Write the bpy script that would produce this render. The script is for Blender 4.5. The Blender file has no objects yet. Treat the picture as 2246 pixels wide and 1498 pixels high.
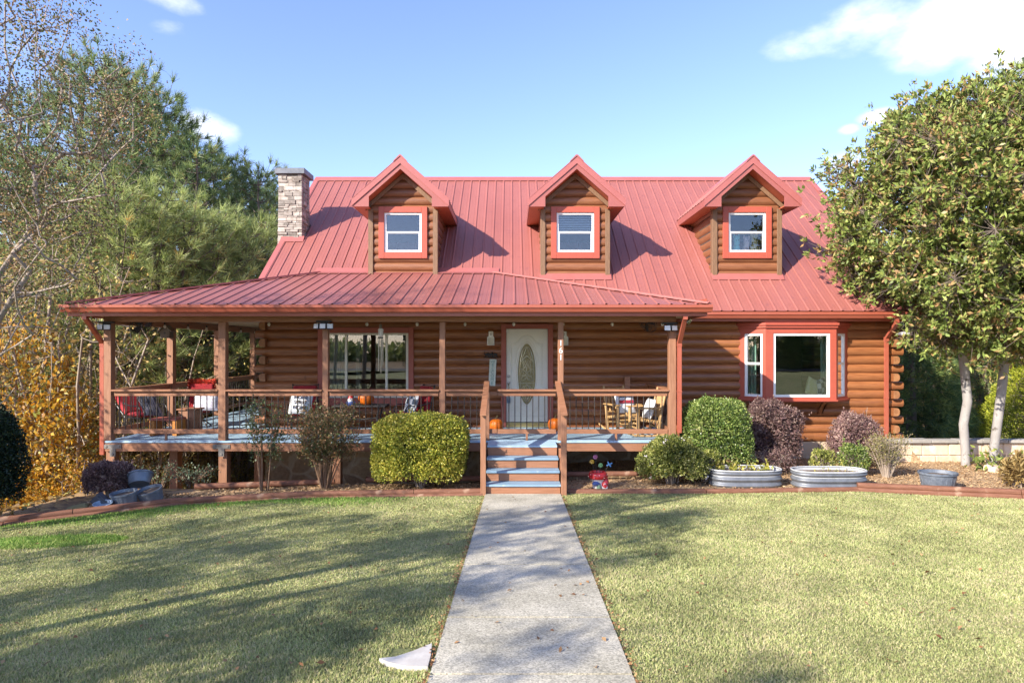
import bpy, math, random
import numpy as np
from mathutils import Vector, Matrix, Euler

scene = bpy.context.scene
COL = scene.collection
R = math.radians

# ---------------------------------------------------------------- camera
F = 1450.0                                   # focal length in photo pixels (2246 wide)
CAM_H = 2.4
cam_d = bpy.data.cameras.new("camera")
cam = bpy.data.objects.new("camera", cam_d)
COL.objects.link(cam)
cam.location = (0, 0, CAM_H)
cam.rotation_euler = (R(90), 0, 0)
cam_d.sensor_width = 36.0
cam_d.lens = F / 2246 * 36
cam_d.shift_y = 16 / 2246
cam_d.clip_start = 0.05
cam_d.clip_end = 2000
scene.camera = cam

# ---------------------------------------------------------------- sun + sky
SUN_DIR = Vector((-1.27, -1.16, 0.99)).normalized()       # towards the sun
SUN_EL = math.asin(SUN_DIR.z)
sun_d = bpy.data.lights.new("sun", 'SUN')
sun_d.energy = 3.5
sun_d.angle = R(0.53)
sun_d.color = (1.0, 0.93, 0.82)
sun = bpy.data.objects.new("sun", sun_d)
COL.objects.link(sun)
sun.rotation_euler = (-SUN_DIR).to_track_quat('-Z', 'Y').to_euler()
sun.location = (-12, -10, 14)

world = bpy.data.worlds.new("World")
scene.world = world
world.use_nodes = True
def build_world():
    nt = world.node_tree; N = nt.nodes; L = nt.links
    N.clear()
    out = N.new('ShaderNodeOutputWorld'); bg = N.new('ShaderNodeBackground')
    sky = N.new('ShaderNodeTexSky'); sky.sky_type = 'NISHITA'; sky.sun_disc = False
    sky.sun_elevation = SUN_EL
    sky.sun_rotation = math.atan2(SUN_DIR.x, SUN_DIR.y)
    sky.air_density = 1.0; sky.dust_density = 0.6; sky.ozone_density = 2.5
    sky.altitude = 300
    hs = N.new('ShaderNodeHueSaturation'); hs.inputs['Saturation'].default_value = 1.0
    hs.inputs['Value'].default_value = 1.0
    tn = N.new('ShaderNodeMix'); tn.data_type = 'RGBA'; tn.blend_type = 'MULTIPLY'; tn.inputs['Factor'].default_value = 1
    L.new(sky.outputs[0], tn.inputs[6]); tn.inputs[7].default_value = (.93, .868, 1.01, 1); L.new(tn.outputs[2], hs.inputs['Color'])
    tc = N.new('ShaderNodeTexCoord')
    # clouds: soft noise inside a few regions of the sky, each given by its direction
    def math_(op, a, b=None, clamp=False):
        m = N.new('ShaderNodeMath'); m.operation = op; m.use_clamp = clamp
        for i, v in enumerate((a, b)):
            if v is None: continue
            if isinstance(v, (int, float)): m.inputs[i].default_value = v
            else: L.new(v, m.inputs[i])
        return m.outputs[0]
    sep = N.new('ShaderNodeSeparateXYZ'); L.new(tc.outputs['Generated'], sep.inputs[0])
    az = math_('ARCTAN2', sep.outputs['X'], sep.outputs['Y'])
    el = math_('ARCSINE', sep.outputs['Z'])
    nz = N.new('ShaderNodeTexNoise'); nz.inputs['Scale'].default_value = 1.0
    nz.inputs['Detail'].default_value = 9; nz.inputs['Roughness'].default_value = 0.56
    mp = N.new('ShaderNodeMapping'); L.new(tc.outputs['Generated'], mp.inputs[0])
    mp.inputs['Scale'].default_value = (6.5, 6.5, 13)
    L.new(mp.outputs[0], nz.inputs['Vector'])
    total = None
    for (a, e, ra, re, amp) in CLOUDS:
        da = math_('DIVIDE', math_('SUBTRACT', az, a), ra)
        de = math_('DIVIDE', math_('SUBTRACT', el, e), re)
        d2 = math_('ADD', math_('MULTIPLY', da, da), math_('MULTIPLY', de, de))
        g = math_('MULTIPLY', math_('SUBTRACT', 1.0, d2, True), amp)
        total = g if total is None else math_('MAXIMUM', total, g)
    dens = math_('MULTIPLY', math_('SUBTRACT', math_('ADD', nz.outputs['Fac'], total), 0.93), 2.3)
    mr = N.new('ShaderNodeMapRange'); mr.interpolation_type = 'SMOOTHSTEP'
    L.new(dens, mr.inputs['Value'])
    mix = N.new('ShaderNodeMix'); mix.data_type = 'RGBA'
    L.new(mr.outputs[0], mix.inputs['Factor'])
    L.new(hs.outputs[0], mix.inputs[6])
    mix.inputs[7].default_value = (CLOUD_V, CLOUD_V * 1.01, CLOUD_V * 1.04, 1)
    L.new(mix.outputs[2], bg.inputs['Color'])
    bg.inputs['Strength'].default_value = 0.125
    L.new(bg.outputs[0], out.inputs['Surface'])
def sky_dir(px, py):
    v = Vector(((px - 1123) / F, 1, (765 - py) / F)).normalized()
    return math.atan2(v.x, v.y), math.asin(v.z)
CLOUD_V = 5.0
CLOUDS = []
for (px, py, rx, ry, amp) in [(1790, 88, 150, 66, .62), (1900, 66, 190, 88, .70), (2080, 62, 260, 110, .78), (2330, 50, 260, 130, .80),
                              (1925, 258, 75, 30, .80), (1862, 284, 45, 22, .78), (1850, 358, 80, 46, .72),
                              (455, 285, 105, 52, .66), (380, 5, 130, 40, .60), (372, 62, 90, 36, .52), (440, 88, 40, 20, .36),
                              (1760, 365, 50, 14, .42), (960, 398, 60, 10, .42), (1140, 330, 50, 12, .34), (1510, 6, 60, 18, .45),
                              (60, 130, 160, 60, .5), (750, 120, 60, 40, .28)]:
    a, e = sky_dir(px, py)
    CLOUDS.append((a, e, rx / F, ry / F, amp))
CLOUDS += [(2.9, 0.35, .5, .12, .5), (-2.5, .45, .6, .15, .5), (3.6, .6, .6, .2, .45)]
build_world()

scene.view_settings.view_transform = 'Standard'
scene.view_settings.look = 'None'
scene.view_settings.gamma = 1
scene.view_settings.exposure = 1.52
scene.render.engine = 'CYCLES'
scene.cycles.use_denoising = True
scene.cycles.max_bounces = 8
scene.cycles.transparent_max_bounces = 12
scene.cycles.sample_clamp_indirect = 6

# ---------------------------------------------------------------- helpers
def X(px, D): return (px - 1123) / F * D
def Z(py, D): return CAM_H + (765 - py) / F * D

def tag(o, label=None, cat=None, group=None, kind=None):
    if label: o["label"] = label
    if cat: o["category"] = cat
    if group: o["group"] = group
    if kind: o["kind"] = kind
    return o

def empty(name, loc=(0, 0, 0), rz=0, parent=None):
    o = bpy.data.objects.new(name, None)
    o.empty_display_size = 0.2
    COL.objects.link(o)
    o.location = loc; o.rotation_euler = (0, 0, rz)
    if parent: o.parent = parent
    return o

def link_mesh(name, me, mat=None, parent=None):
    o = bpy.data.objects.new(name, me)
    COL.objects.link(o)
    if mat: me.materials.append(mat)
    if parent: o.parent = parent
    return o

def np_mesh(name, V, faces, smooth=False):
    """faces: list of integer arrays (n,k)"""
    me = bpy.data.meshes.new(name)
    V = np.asarray(V, dtype=np.float32)
    me.vertices.add(len(V)); me.vertices.foreach_set("co", V.ravel())
    faces = [np.asarray(f, dtype=np.int32) for f in faces if len(f)]
    nl = sum(f.size for f in faces); npol = sum(len(f) for f in faces)
    me.loops.add(nl); me.polygons.add(npol)
    me.loops.foreach_set("vertex_index", np.concatenate([f.ravel() for f in faces]))
    tot = np.concatenate([np.full(len(f), f.shape[1], dtype=np.int32) for f in faces])
    st = np.concatenate([[0], np.cumsum(tot)[:-1]]).astype(np.int32)
    me.polygons.foreach_set("loop_start", st)
    me.polygons.foreach_set("loop_total", tot)
    if smooth: me.polygons.foreach_set("use_smooth", np.ones(npol, dtype=bool))
    me.update(calc_edges=True)
    return me

class MB:
    def __init__(s): s.v = []; s.f = []
    def add(s, vs, fs):
        b = len(s.v); s.v += [tuple(v) for v in vs]; s.f += [tuple(i + b for i in f) for f in fs]; return s
    def box(s, x0, x1, y0, y1, z0, z1):
        v = [(x0, y0, z0), (x1, y0, z0), (x1, y1, z0), (x0, y1, z0), (x0, y0, z1), (x1, y0, z1), (x1, y1, z1), (x0, y1, z1)]
        return s.add(v, [(0, 3, 2, 1), (4, 5, 6, 7), (0, 1, 5, 4), (1, 2, 6, 5), (2, 3, 7, 6), (3, 0, 4, 7)])
    def bbox(s, x0, x1, y0, y1, z0, z1, c=.006):
        """box with chamfered edges"""
        v = []; 
        for z, i in ((z0, c), (z0 + c, 0), (z1 - c, 0), (z1, c)):
            v += [(x0 + i + c, y0 + i, z), (x1 - i - c, y0 + i, z), (x1 - i, y0 + i + c, z), (x1 - i, y1 - i - c, z), (x1 - i - c, y1 - i, z), (x0 + i + c, y1 - i, z), (x0 + i, y1 - i - c, z), (x0 + i, y0 + i + c, z)]
        f = [tuple(range(7, -1, -1)), tuple(range(24, 32))]
        for k in range(3):
            for i in range(8): f.append((k * 8 + i, k * 8 + (i + 1) % 8, k * 8 + 8 + (i + 1) % 8, k * 8 + 8 + i))
        return s.add(v, f)
    def obox(s, c, size, rot=None):
        hx, hy, hz = size[0] / 2, size[1] / 2, size[2] / 2
        m = rot if rot is not None else Matrix.Identity(3)
        c = Vector(c)
        v = [c + m @ Vector(p) for p in [(-hx, -hy, -hz), (hx, -hy, -hz), (hx, hy, -hz), (-hx, hy, -hz), (-hx, -hy, hz), (hx, -hy, hz), (hx, hy, hz), (-hx, hy, hz)]]
        return s.add(v, [(0, 3, 2, 1), (4, 5, 6, 7), (0, 1, 5, 4), (1, 2, 6, 5), (2, 3, 7, 6), (3, 0, 4, 7)])
    def bar(s, p, q, w, h, up=(0, 0, 1)):
        p = Vector(p); q = Vector(q); d = (q - p)
        L = d.length; d.normalize(); up = Vector(up)
        sx = d.cross(up)
        if sx.length < 1e-4: sx = d.cross(Vector((0, 1, 0)))
        sx.normalize(); uz = sx.cross(d)
        m = Matrix((sx, d, uz)).transposed()
        return s.obox((p + q) / 2, (w, L, h), m)
    def prism(s, poly, axis, a, b):
        """poly: 2d points; axis 'x' -> (y,z), 'y' -> (x,z), 'z' -> (x,y)"""
        def P(u, w, t): return {'x': (t, u, w), 'y': (u, t, w), 'z': (u, w, t)}[axis]
        n = len(poly)
        v = [P(u, w, a) for u, w in poly] + [P(u, w, b) for u, w in poly]
        f = [tuple(range(n)), tuple(range(2 * n - 1, n - 1, -1))]
        f += [(i, n + i, n + (i + 1) % n, (i + 1) % n) for i in range(n)]
        return s.add(v, f)
    def tube(s, pts, rad, n=8, cap=True):
        pts = [Vector(p) for p in pts]
        if not isinstance(rad, (list, tuple)): rad = [rad] * len(pts)
        up = Vector((0, 0, 1)); rings = []
        prev = None
        for i, p in enumerate(pts):
            d = (pts[min(i + 1, len(pts) - 1)] - pts[max(i - 1, 0)])
            if d.length < 1e-9: d = Vector((0, 0, 1))
            d.normalize()
            if prev is None:
                a = d.cross(up if abs(d.z) < .95 else Vector((0, 1, 0))); a.normalize()
            else:
                a = prev - d * prev.dot(d)
                if a.length < 1e-5: a = d.cross(Vector((0, 1, 0)))
                a.normalize()
            prev = a; b = d.cross(a)
            rings.append([p + (a * math.cos(2 * math.pi * k / n) + b * math.sin(2 * math.pi * k / n)) * rad[i] for k in range(n)])
        v = [q for r in rings for q in r]
        f = []
        for i in range(len(pts) - 1):
            for k in range(n):
                f.append((i * n + k, i * n + (k + 1) % n, (i + 1) * n + (k + 1) % n, (i + 1) * n + k))
        if cap:
            f.append(tuple(range(n - 1, -1, -1))); m = (len(pts) - 1) * n
            f.append(tuple(range(m, m + n)))
        return s.add(v, f)
    def lathe(s, prof, c=(0, 0, 0), n=24, sx=1, sy=1, lobes=0, lamp=0, cap=True):
        v = []; f = []
        for r, z in prof:
            for k in range(n):
                t = 2 * math.pi * k / n
                rr = r * (1 - lamp * (0.5 + 0.5 * math.cos(lobes * t)) ** 3) if lobes else r
                v.append((c[0] + rr * math.cos(t) * sx, c[1] + rr * math.sin(t) * sy, c[2] + z))
        for i in range(len(prof) - 1):
            for k in range(n):
                f.append((i * n + k, i * n + (k + 1) % n, (i + 1) * n + (k + 1) % n, (i + 1) * n + k))
        if cap:
            f.append(tuple(range(n - 1, -1, -1))); m = (len(prof) - 1) * n; f.append(tuple(range(m, m + n)))
        return s.add(v, f)
    def xf(s, m):
        s.v = [tuple(m @ Vector(p)) for p in s.v]; return s
    def build(s, name, mat, parent=None, smooth=False, angle=35, off=None):
        me = bpy.data.meshes.new(name)
        vs = s.v if off is None else [(a - off[0], b - off[1], c - off[2]) for a, b, c in s.v]
        me.from_pydata(vs, [], s.f); me.update()
        if smooth:
            me.polygons.foreach_set("use_smooth", [True] * len(me.polygons))
            try: me.set_sharp_from_angle(angle=R(angle))
            except Exception: pass
        return link_mesh(name, me, mat, parent)

def copy_tree(o, parent=None):
    c = o.copy(); COL.objects.link(c)
    if parent is not None: c.parent = parent
    for ch in list(o.children): copy_tree(ch, c)
    return c

def text_mesh(name, txt, size, mat, parent, loc, rot, ext=.002, align='CENTER', off=None, vertical=False, bold=0.0):
    cu = bpy.data.curves.new(name, 'FONT')
    cu.body = txt; cu.size = size; cu.extrude = ext; cu.align_x = align; cu.align_y = 'CENTER'
    cu.space_line = .95; cu.offset = bold
    t = bpy.data.objects.new(name, cu); COL.objects.link(t)
    dg = bpy.context.evaluated_depsgraph_get()
    me = bpy.data.meshes.new_from_object(t.evaluated_get(dg))
    bpy.data.objects.remove(t); bpy.data.curves.remove(cu)
    me.name = name
    o = link_mesh(name, me, None, parent)
    me.materials.clear(); me.materials.append(mat)
    o.location = Vector(loc) - (Vector(off) if off is not None else Vector((0, 0, 0)))
    o.rotation_euler = rot
    return o

# ---------------------------------------------------------------- materials
MATS = {}
def newmat(name):
    m = bpy.data.materials.new(name); m.use_nodes = True
    nt = m.node_tree; nt.nodes.clear()
    out = nt.nodes.new('ShaderNodeOutputMaterial')
    p = nt.nodes.new('ShaderNodeBsdfPrincipled')
    nt.links.new(p.outputs[0], out.inputs[0])
    MATS[name] = m
    return m, nt, p, out

def rgba(c): return (c[0], c[1], c[2], 1)

def surf(name, c1, c2=None, rough=.6, scale=6, stretch=(1, 1, 1), bump=.0, bscale=None, metal=0, detail=5, isl=0.0, c3=None, spots=None, lo=.35, hi=.68, spec=.5, bdist=.01, fine=None):
    """noise-mottled paint / wood / stone.  isl: per-piece brightness variation.  spots:(rgb,scale,threshold)"""
    m, nt, p, out = newmat(name); N = nt.nodes; L = nt.links
    if c2 is None: c2 = tuple(v * .8 for v in c1)
    tc = N.new('ShaderNodeTexCoord'); mp = N.new('ShaderNodeMapping')
    mp.inputs['Scale'].default_value = stretch
    L.new(tc.outputs['Object'], mp.inputs[0])
    nz = N.new('ShaderNodeTexNoise'); nz.inputs['Scale'].default_value = scale
    nz.inputs['Detail'].default_value = detail; nz.inputs['Roughness'].default_value = .6
    L.new(mp.outputs[0], nz.inputs['Vector'])
    rp = N.new('ShaderNodeValToRGB'); rp.color_ramp.elements[0].position = lo; rp.color_ramp.elements[1].position = hi
    rp.color_ramp.elements[0].color = rgba(c1); rp.color_ramp.elements[1].color = rgba(c2)
    if c3:
        e = rp.color_ramp.elements.new((lo + hi) / 2); e.color = rgba(c3)
    L.new(nz.outputs['Fac'], rp.inputs[0])
    col = rp.outputs[0]
    if spots:
        n2 = N.new('ShaderNodeTexNoise'); n2.inputs['Scale'].default_value = spots[1]; n2.inputs['Detail'].default_value = 4
        L.new(tc.outputs['Object'], n2.inputs['Vector'])
        mr = N.new('ShaderNodeMapRange'); mr.inputs['From Min'].default_value = spots[2]; mr.inputs['From Max'].default_value = spots[2] + .12
        L.new(n2.outputs['Fac'], mr.inputs['Value'])
        mx = N.new('ShaderNodeMix'); mx.data_type = 'RGBA'; L.new(mr.outputs[0], mx.inputs['Factor'])
        L.new(col, mx.inputs[6]); mx.inputs[7].default_value = rgba(spots[0]); col = mx.outputs[2]
    if isl:
        g = N.new('ShaderNodeNewGeometry'); mr = N.new('ShaderNodeMapRange')
        mr.inputs['To Min'].default_value = 1 - isl; mr.inputs['To Max'].default_value = 1 + isl
        L.new(g.outputs['Random Per Island'], mr.inputs['Value'])
        h = N.new('ShaderNodeHueSaturation'); L.new(col, h.inputs['Color']); L.new(mr.outputs[0], h.inputs['Value']); col = h.outputs[0]
    L.new(col, p.inputs['Base Color'])
    p.inputs['Roughness'].default_value = rough; p.inputs['Metallic'].default_value = metal
    p.inputs['Specular IOR Level'].default_value = spec
    if bump:
        b = N.new('ShaderNodeBump'); b.inputs['Strength'].default_value = bump; b.inputs['Distance'].default_value = bdist
        if bscale:
            n3 = N.new('ShaderNodeTexNoise'); n3.inputs['Scale'].default_value = bscale; n3.inputs['Detail'].default_value = 6
            L.new(mp.outputs[0], n3.inputs['Vector']); L.new(n3.outputs['Fac'], b.inputs['Height'])
        else: L.new(nz.outputs['Fac'], b.inputs['Height'])
        L.new(b.outputs[0], p.inputs['Normal'])
    return m

def stone(name, c1, c2, mortar, scale=2.2, bump=.6, stretch=(1, 1, 1)):
    m, nt, p, out = newmat(name); N = nt.nodes; L = nt.links
    tc = N.new('ShaderNodeTexCoord'); mp = N.new('ShaderNodeMapping'); mp.inputs['Scale'].default_value = stretch
    L.new(tc.outputs['Object'], mp.inputs[0])
    wn = N.new('ShaderNodeTexNoise'); wn.inputs['Scale'].default_value = 3; L.new(mp.outputs[0], wn.inputs['Vector'])
    wm = N.new('ShaderNodeMix'); wm.data_type = 'RGBA'; wm.inputs['Factor'].default_value = .12
    L.new(mp.outputs[0], wm.inputs[6]); L.new(wn.outputs['Color'], wm.inputs[7])
    vo = N.new('ShaderNodeTexVoronoi'); vo.inputs['Scale'].default_value = scale; L.new(wm.outputs[2], vo.inputs['Vector'])
    ve = N.new('ShaderNodeTexVoronoi'); ve.feature = 'DISTANCE_TO_EDGE'; ve.inputs['Scale'].default_value = scale; L.new(wm.outputs[2], ve.inputs['Vector'])
    sp = N.new('ShaderNodeSeparateColor'); L.new(vo.outputs['Color'], sp.inputs[0])
    mx = N.new('ShaderNodeMix'); mx.data_type = 'RGBA'; L.new(sp.outputs[0], mx.inputs['Factor'])
    mx.inputs[6].default_value = rgba(c1); mx.inputs[7].default_value = rgba(c2)
    nz = N.new('ShaderNodeTexNoise'); nz.inputs['Scale'].default_value = 22; nz.inputs['Detail'].default_value = 6; L.new(tc.outputs['Object'], nz.inputs['Vector'])
    h = N.new('ShaderNodeHueSaturation'); L.new(mx.outputs[2], h.inputs['Color'])
    mr = N.new('ShaderNodeMapRange'); mr.inputs['To Min'].default_value = .6; mr.inputs['To Max'].default_value = 1.35; L.new(nz.outputs['Fac'], mr.inputs['Value']); L.new(mr.outputs[0], h.inputs['Value'])
    me = N.new('ShaderNodeMapRange'); me.inputs['From Min'].default_value = .03; me.inputs['From Max'].default_value = .07; L.new(ve.outputs['Distance'], me.inputs['Value'])
    m2 = N.new('ShaderNodeMix'); m2.data_type = 'RGBA'; L.new(me.outputs[0], m2.inputs['Factor']); m2.inputs[6].default_value = rgba(mortar); L.new(h.outputs[0], m2.inputs[7])
    L.new(m2.outputs[2], p.inputs['Base Color']); p.inputs['Roughness'].default_value = .85
    b = N.new('ShaderNodeBump'); b.inputs['Strength'].default_value = bump; b.inputs['Distance'].default_value = .03
    mr2 = N.new('ShaderNodeMapRange'); mr2.inputs['From Max'].default_value = .12; L.new(ve.outputs['Distance'], mr2.inputs['Value'])
    ad = N.new('ShaderNodeMath'); L.new(mr2.outputs[0], ad.inputs[0]); L.new(nz.outputs['Fac'], ad.inputs[1]); L.new(ad.outputs[0], b.inputs['Height'])
    L.new(b.outputs[0], p.inputs['Normal'])
    return m

def leafmat(name, cols, rough=.5, trans=.3, clump=.35, spec=.4, nscale=1.1, nw=.9, iw=1.):
    """cols: list of (pos, rgb) over the per-leaf random value"""
    m, nt, p, out = newmat(name); N = nt.nodes; L = nt.links
    g = N.new('ShaderNodeNewGeometry'); rp = N.new('ShaderNodeValToRGB')
    el = rp.color_ramp.elements
    el[0].position = cols[0][0]; el[0].color = rgba(cols[0][1]); el[1].position = cols[-1][0]; el[1].color = rgba(cols[-1][1])
    for pos, c in cols[1:-1]:
        e = el.new(pos); e.color = rgba(c)
    tc = N.new('ShaderNodeTexCoord'); nz = N.new('ShaderNodeTexNoise'); nz.inputs['Scale'].default_value = nscale; nz.inputs['Detail'].default_value = 3
    L.new(tc.outputs['Object'], nz.inputs['Vector'])
    ad = N.new('ShaderNodeMath'); ad.operation = 'MULTIPLY_ADD'; ad.inputs[1].default_value = nw; ad.inputs[2].default_value = -nw / 2 + (1 - iw) / 2
    L.new(nz.outputs['Fac'], ad.inputs[0])
    a2 = N.new('ShaderNodeMath'); a2.operation = 'MULTIPLY_ADD'; a2.use_clamp = True; a2.inputs[1].default_value = iw; L.new(ad.outputs[0], a2.inputs[2]); L.new(g.outputs['Random Per Island'], a2.inputs[0])
    L.new(a2.outputs[0], rp.inputs[0])
    h = N.new('ShaderNodeHueSaturation'); L.new(rp.outputs[0], h.inputs['Color'])
    mr = N.new('ShaderNodeMapRange'); mr.inputs['From Min'].default_value = .3; mr.inputs['From Max'].default_value = .7
    mr.inputs['To Min'].default_value = 1 - clump; mr.inputs['To Max'].default_value = 1 + clump
    oi = N.new('ShaderNodeObjectInfo'); n2 = N.new('ShaderNodeTexNoise'); n2.inputs['Scale'].default_value = nscale * 2.3
    L.new(tc.outputs['Object'], n2.inputs['Vector']); L.new(n2.outputs['Fac'], mr.inputs['Value'])
    m3 = N.new('ShaderNodeMapRange'); m3.inputs['To Min'].default_value = .82; m3.inputs['To Max'].default_value = 1.15; L.new(oi.outputs['Random'], m3.inputs['Value'])
    mu = N.new('ShaderNodeMath'); mu.operation = 'MULTIPLY'; L.new(mr.outputs[0], mu.inputs[0]); L.new(m3.outputs[0], mu.inputs[1])
    L.new(mu.outputs[0], h.inputs['Value'])
    L.new(h.outputs[0], p.inputs['Base Color']); p.inputs['Roughness'].default_value = rough; p.inputs['Specular IOR Level'].default_value = spec
    if trans:
        t = N.new('ShaderNodeBsdfTranslucent'); L.new(h.outputs[0], t.inputs[0])
        ms = N.new('ShaderNodeMixShader'); ms.inputs[0].default_value = trans
        L.new(p.outputs[0], ms.inputs[1]); L.new(t.outputs[0], ms.inputs[2]); L.new(ms.outputs[0], out.inputs[0])
    return m

def glassmat(name, tint=(.9, .95, .93), base=.06, k=1.6, rough=.0):
    m, nt, p, out = newmat(name); N = nt.nodes; L = nt.links
    N.remove(p)
    tr = N.new('ShaderNodeBsdfTransparent'); tr.inputs[0].default_value = rgba(tint)
    gl = N.new('ShaderNodeBsdfGlossy'); gl.inputs['Roughness'].default_value = rough; gl.inputs[0].default_value = (1, 1, 1, 1)
    fr = N.new('ShaderNodeFresnel'); fr.inputs['IOR'].default_value = 1.6
    ma = N.new('ShaderNodeMath'); ma.operation = 'MULTIPLY_ADD'; ma.use_clamp = True
    L.new(fr.outputs[0], ma.inputs[0]); ma.inputs[1].default_value = k; ma.inputs[2].default_value = base
    tc = N.new('ShaderNodeTexCoord'); nz = N.new('ShaderNodeTexNoise'); nz.inputs['Scale'].default_value = 1.3; L.new(tc.outputs['Object'], nz.inputs['Vector'])
    b = N.new('ShaderNodeBump'); b.inputs['Strength'].default_value = .03; b.inputs['Distance'].default_value = .02; L.new(nz.outputs['Fac'], b.inputs['Height']); L.new(b.outputs[0], gl.inputs['Normal'])
    ms = N.new('ShaderNodeMixShader'); L.new(ma.outputs[0], ms.inputs[0]); L.new(tr.outputs[0], ms.inputs[1]); L.new(gl.outputs[0], ms.inputs[2])
    L.new(ms.outputs[0], out.inputs[0])
    return m

def emis(name, c, s):
    m, nt, p, out = newmat(name)
    p.inputs['Base Color'].default_value = rgba(c); p.inputs['Emission Color'].default_value = rgba(c); p.inputs['Emission Strength'].default_value = s
    return m

GR = (1.1, 1.1, 16)                                             # wood grain along the length, fine across z
M = dict(
    log=surf('log_stain', (.20, .072, .027), (.315, .124, .046), rough=.36, scale=2.6, stretch=GR, bump=.25, isl=.16, detail=8, spots=((.085, .03, .012), 5, .70)),
    log_end=surf('log_end_grain', (.36, .17, .07), (.22, .09, .035), rough=.6, scale=14, bump=.3, detail=8),
    dormer_log=surf('dormer_log', (.18, .064, .025), (.27, .108, .045), rough=.5, scale=2.6, stretch=GR, bump=.3, isl=.14, detail=8),
    dormer_board=surf('dormer_board', (.155, .083, .042), (.23, .128, .068), rough=.6, scale=4, stretch=(14, 14, 1.5), bump=.3),
    porch=surf('porch_stain', (.26, .112, .054), (.34, .158, .085), rough=.55, scale=3, stretch=GR, bump=.25, detail=8, isl=.07),
    porch_v=surf('porch_stain_post', (.25, .112, .058), (.33, .16, .088), rough=.55, scale=3, stretch=(14, 14, 1.1), bump=.25, detail=8, isl=.05, spots=((.14, .06, .03), 9, .70)),
    roof=surf('red_metal_roof', (.285, .094, .076), (.325, .113, .093), rough=.42, scale=1.4, detail=8, stretch=(1, .35, .35), spots=((.26, .09, .08), 7, .60), isl=.045),
    roof_trim=surf('red_metal_trim', (.35, .105, .09), (.38, .12, .105), rough=.4, scale=3),
    gutter=surf('gutter_red', (.34, .085, .05), (.37, .10, .06), rough=.35, scale=4),
    trim=surf('red_paint_trim', (.40, .082, .048), (.37, .075, .044), rough=.5, scale=5, stretch=(1, 1, 3)),
    trim_dull=surf('dull_red_casing', (.33, .09, .062), (.37, .105, .075), rough=.6, scale=5),
    white=surf('white_vinyl', (.80, .80, .78), (.76, .76, .74), rough=.4, scale=4),
    cream=surf('cream_vinyl', (.66, .64, .53), (.62, .60, .50), rough=.45, scale=4),
    door=surf('door_paint', (.74, .72, .62), (.70, .68, .59), rough=.45, scale=5),
    deck=surf('deck_paint', (.40, .54, .64), (.30, .45, .58), rough=.6, scale=3, stretch=(1.2, 9, 1), bump=.2, isl=.12, spots=((.20, .28, .36), 14, .68), detail=8),
    tread=surf('tread_paint', (.23, .34, .43), (.17, .27, .37), rough=.55, scale=4, stretch=(1, 6, 1), bump=.2, spots=((.36, .45, .52), 16, .64), detail=8),
    ceiling=surf('porch_ceiling', (.50, .36, .22), (.42, .29, .17), rough=.6, scale=3, stretch=(9, 1, 1), isl=.1),
    soffit=surf('cedar_soffit', (.40, .10, .05), (.48, .14, .07), rough=.5, scale=4, stretch=(9, 1, 1)),
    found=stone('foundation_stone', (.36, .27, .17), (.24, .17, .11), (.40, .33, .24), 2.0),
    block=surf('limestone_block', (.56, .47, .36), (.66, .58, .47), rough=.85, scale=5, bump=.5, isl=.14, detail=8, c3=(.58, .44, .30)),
    capstone=surf('slate_cap', (.27, .25, .22), (.36, .33, .29), rough=.85, scale=8, bump=.6, isl=.12),
    ledge=surf('ledge_stone', (.235, .195, .16), (.42, .37, .32), rough=.85, scale=9, bump=.9, isl=.42, detail=8),
    black=surf('black_metal', (.018, .017, .017), (.025, .023, .022), rough=.45, scale=6),
    baluster=surf('bronze_baluster', (.045, .035, .03), (.06, .046, .038), rough=.45, scale=6, metal=.3),
    steel=surf('grey_bracket', (.17, .16, .15), (.23, .21, .19), rough=.5, scale=9, metal=.4),
    dark=surf('dark_interior', (.05, .045, .04), (.065, .055, .05), rough=.8, scale=2),
    inner=surf('interior_wall', (.17, .15, .12), (.14, .12, .10), rough=.8, scale=2),
    glass=glassmat('window_glass', (.90, .93, .91), .03, 1.15),
    glass_up=glassmat('dormer_glass', (.88, .91, .93), .02, .95),
    brass=surf('leaded_glass', (.17, .13, .03), (.05, .042, .014), rough=.12, scale=26, bump=.7, metal=.0, c3=(.26, .22, .09), bdist=.02),
    came=surf('brass_came', (.45, .36, .16), (.52, .44, .24), rough=.3, scale=9, metal=.8),
    nickel=surf('brushed_metal', (.32, .29, .24), (.40, .37, .31), rough=.3, scale=20, metal=.9),
    blue=surf('blue_lockbox', (.07, .16, .26), (.09, .2, .3), rough=.5),
    concrete=None, 
)
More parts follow.
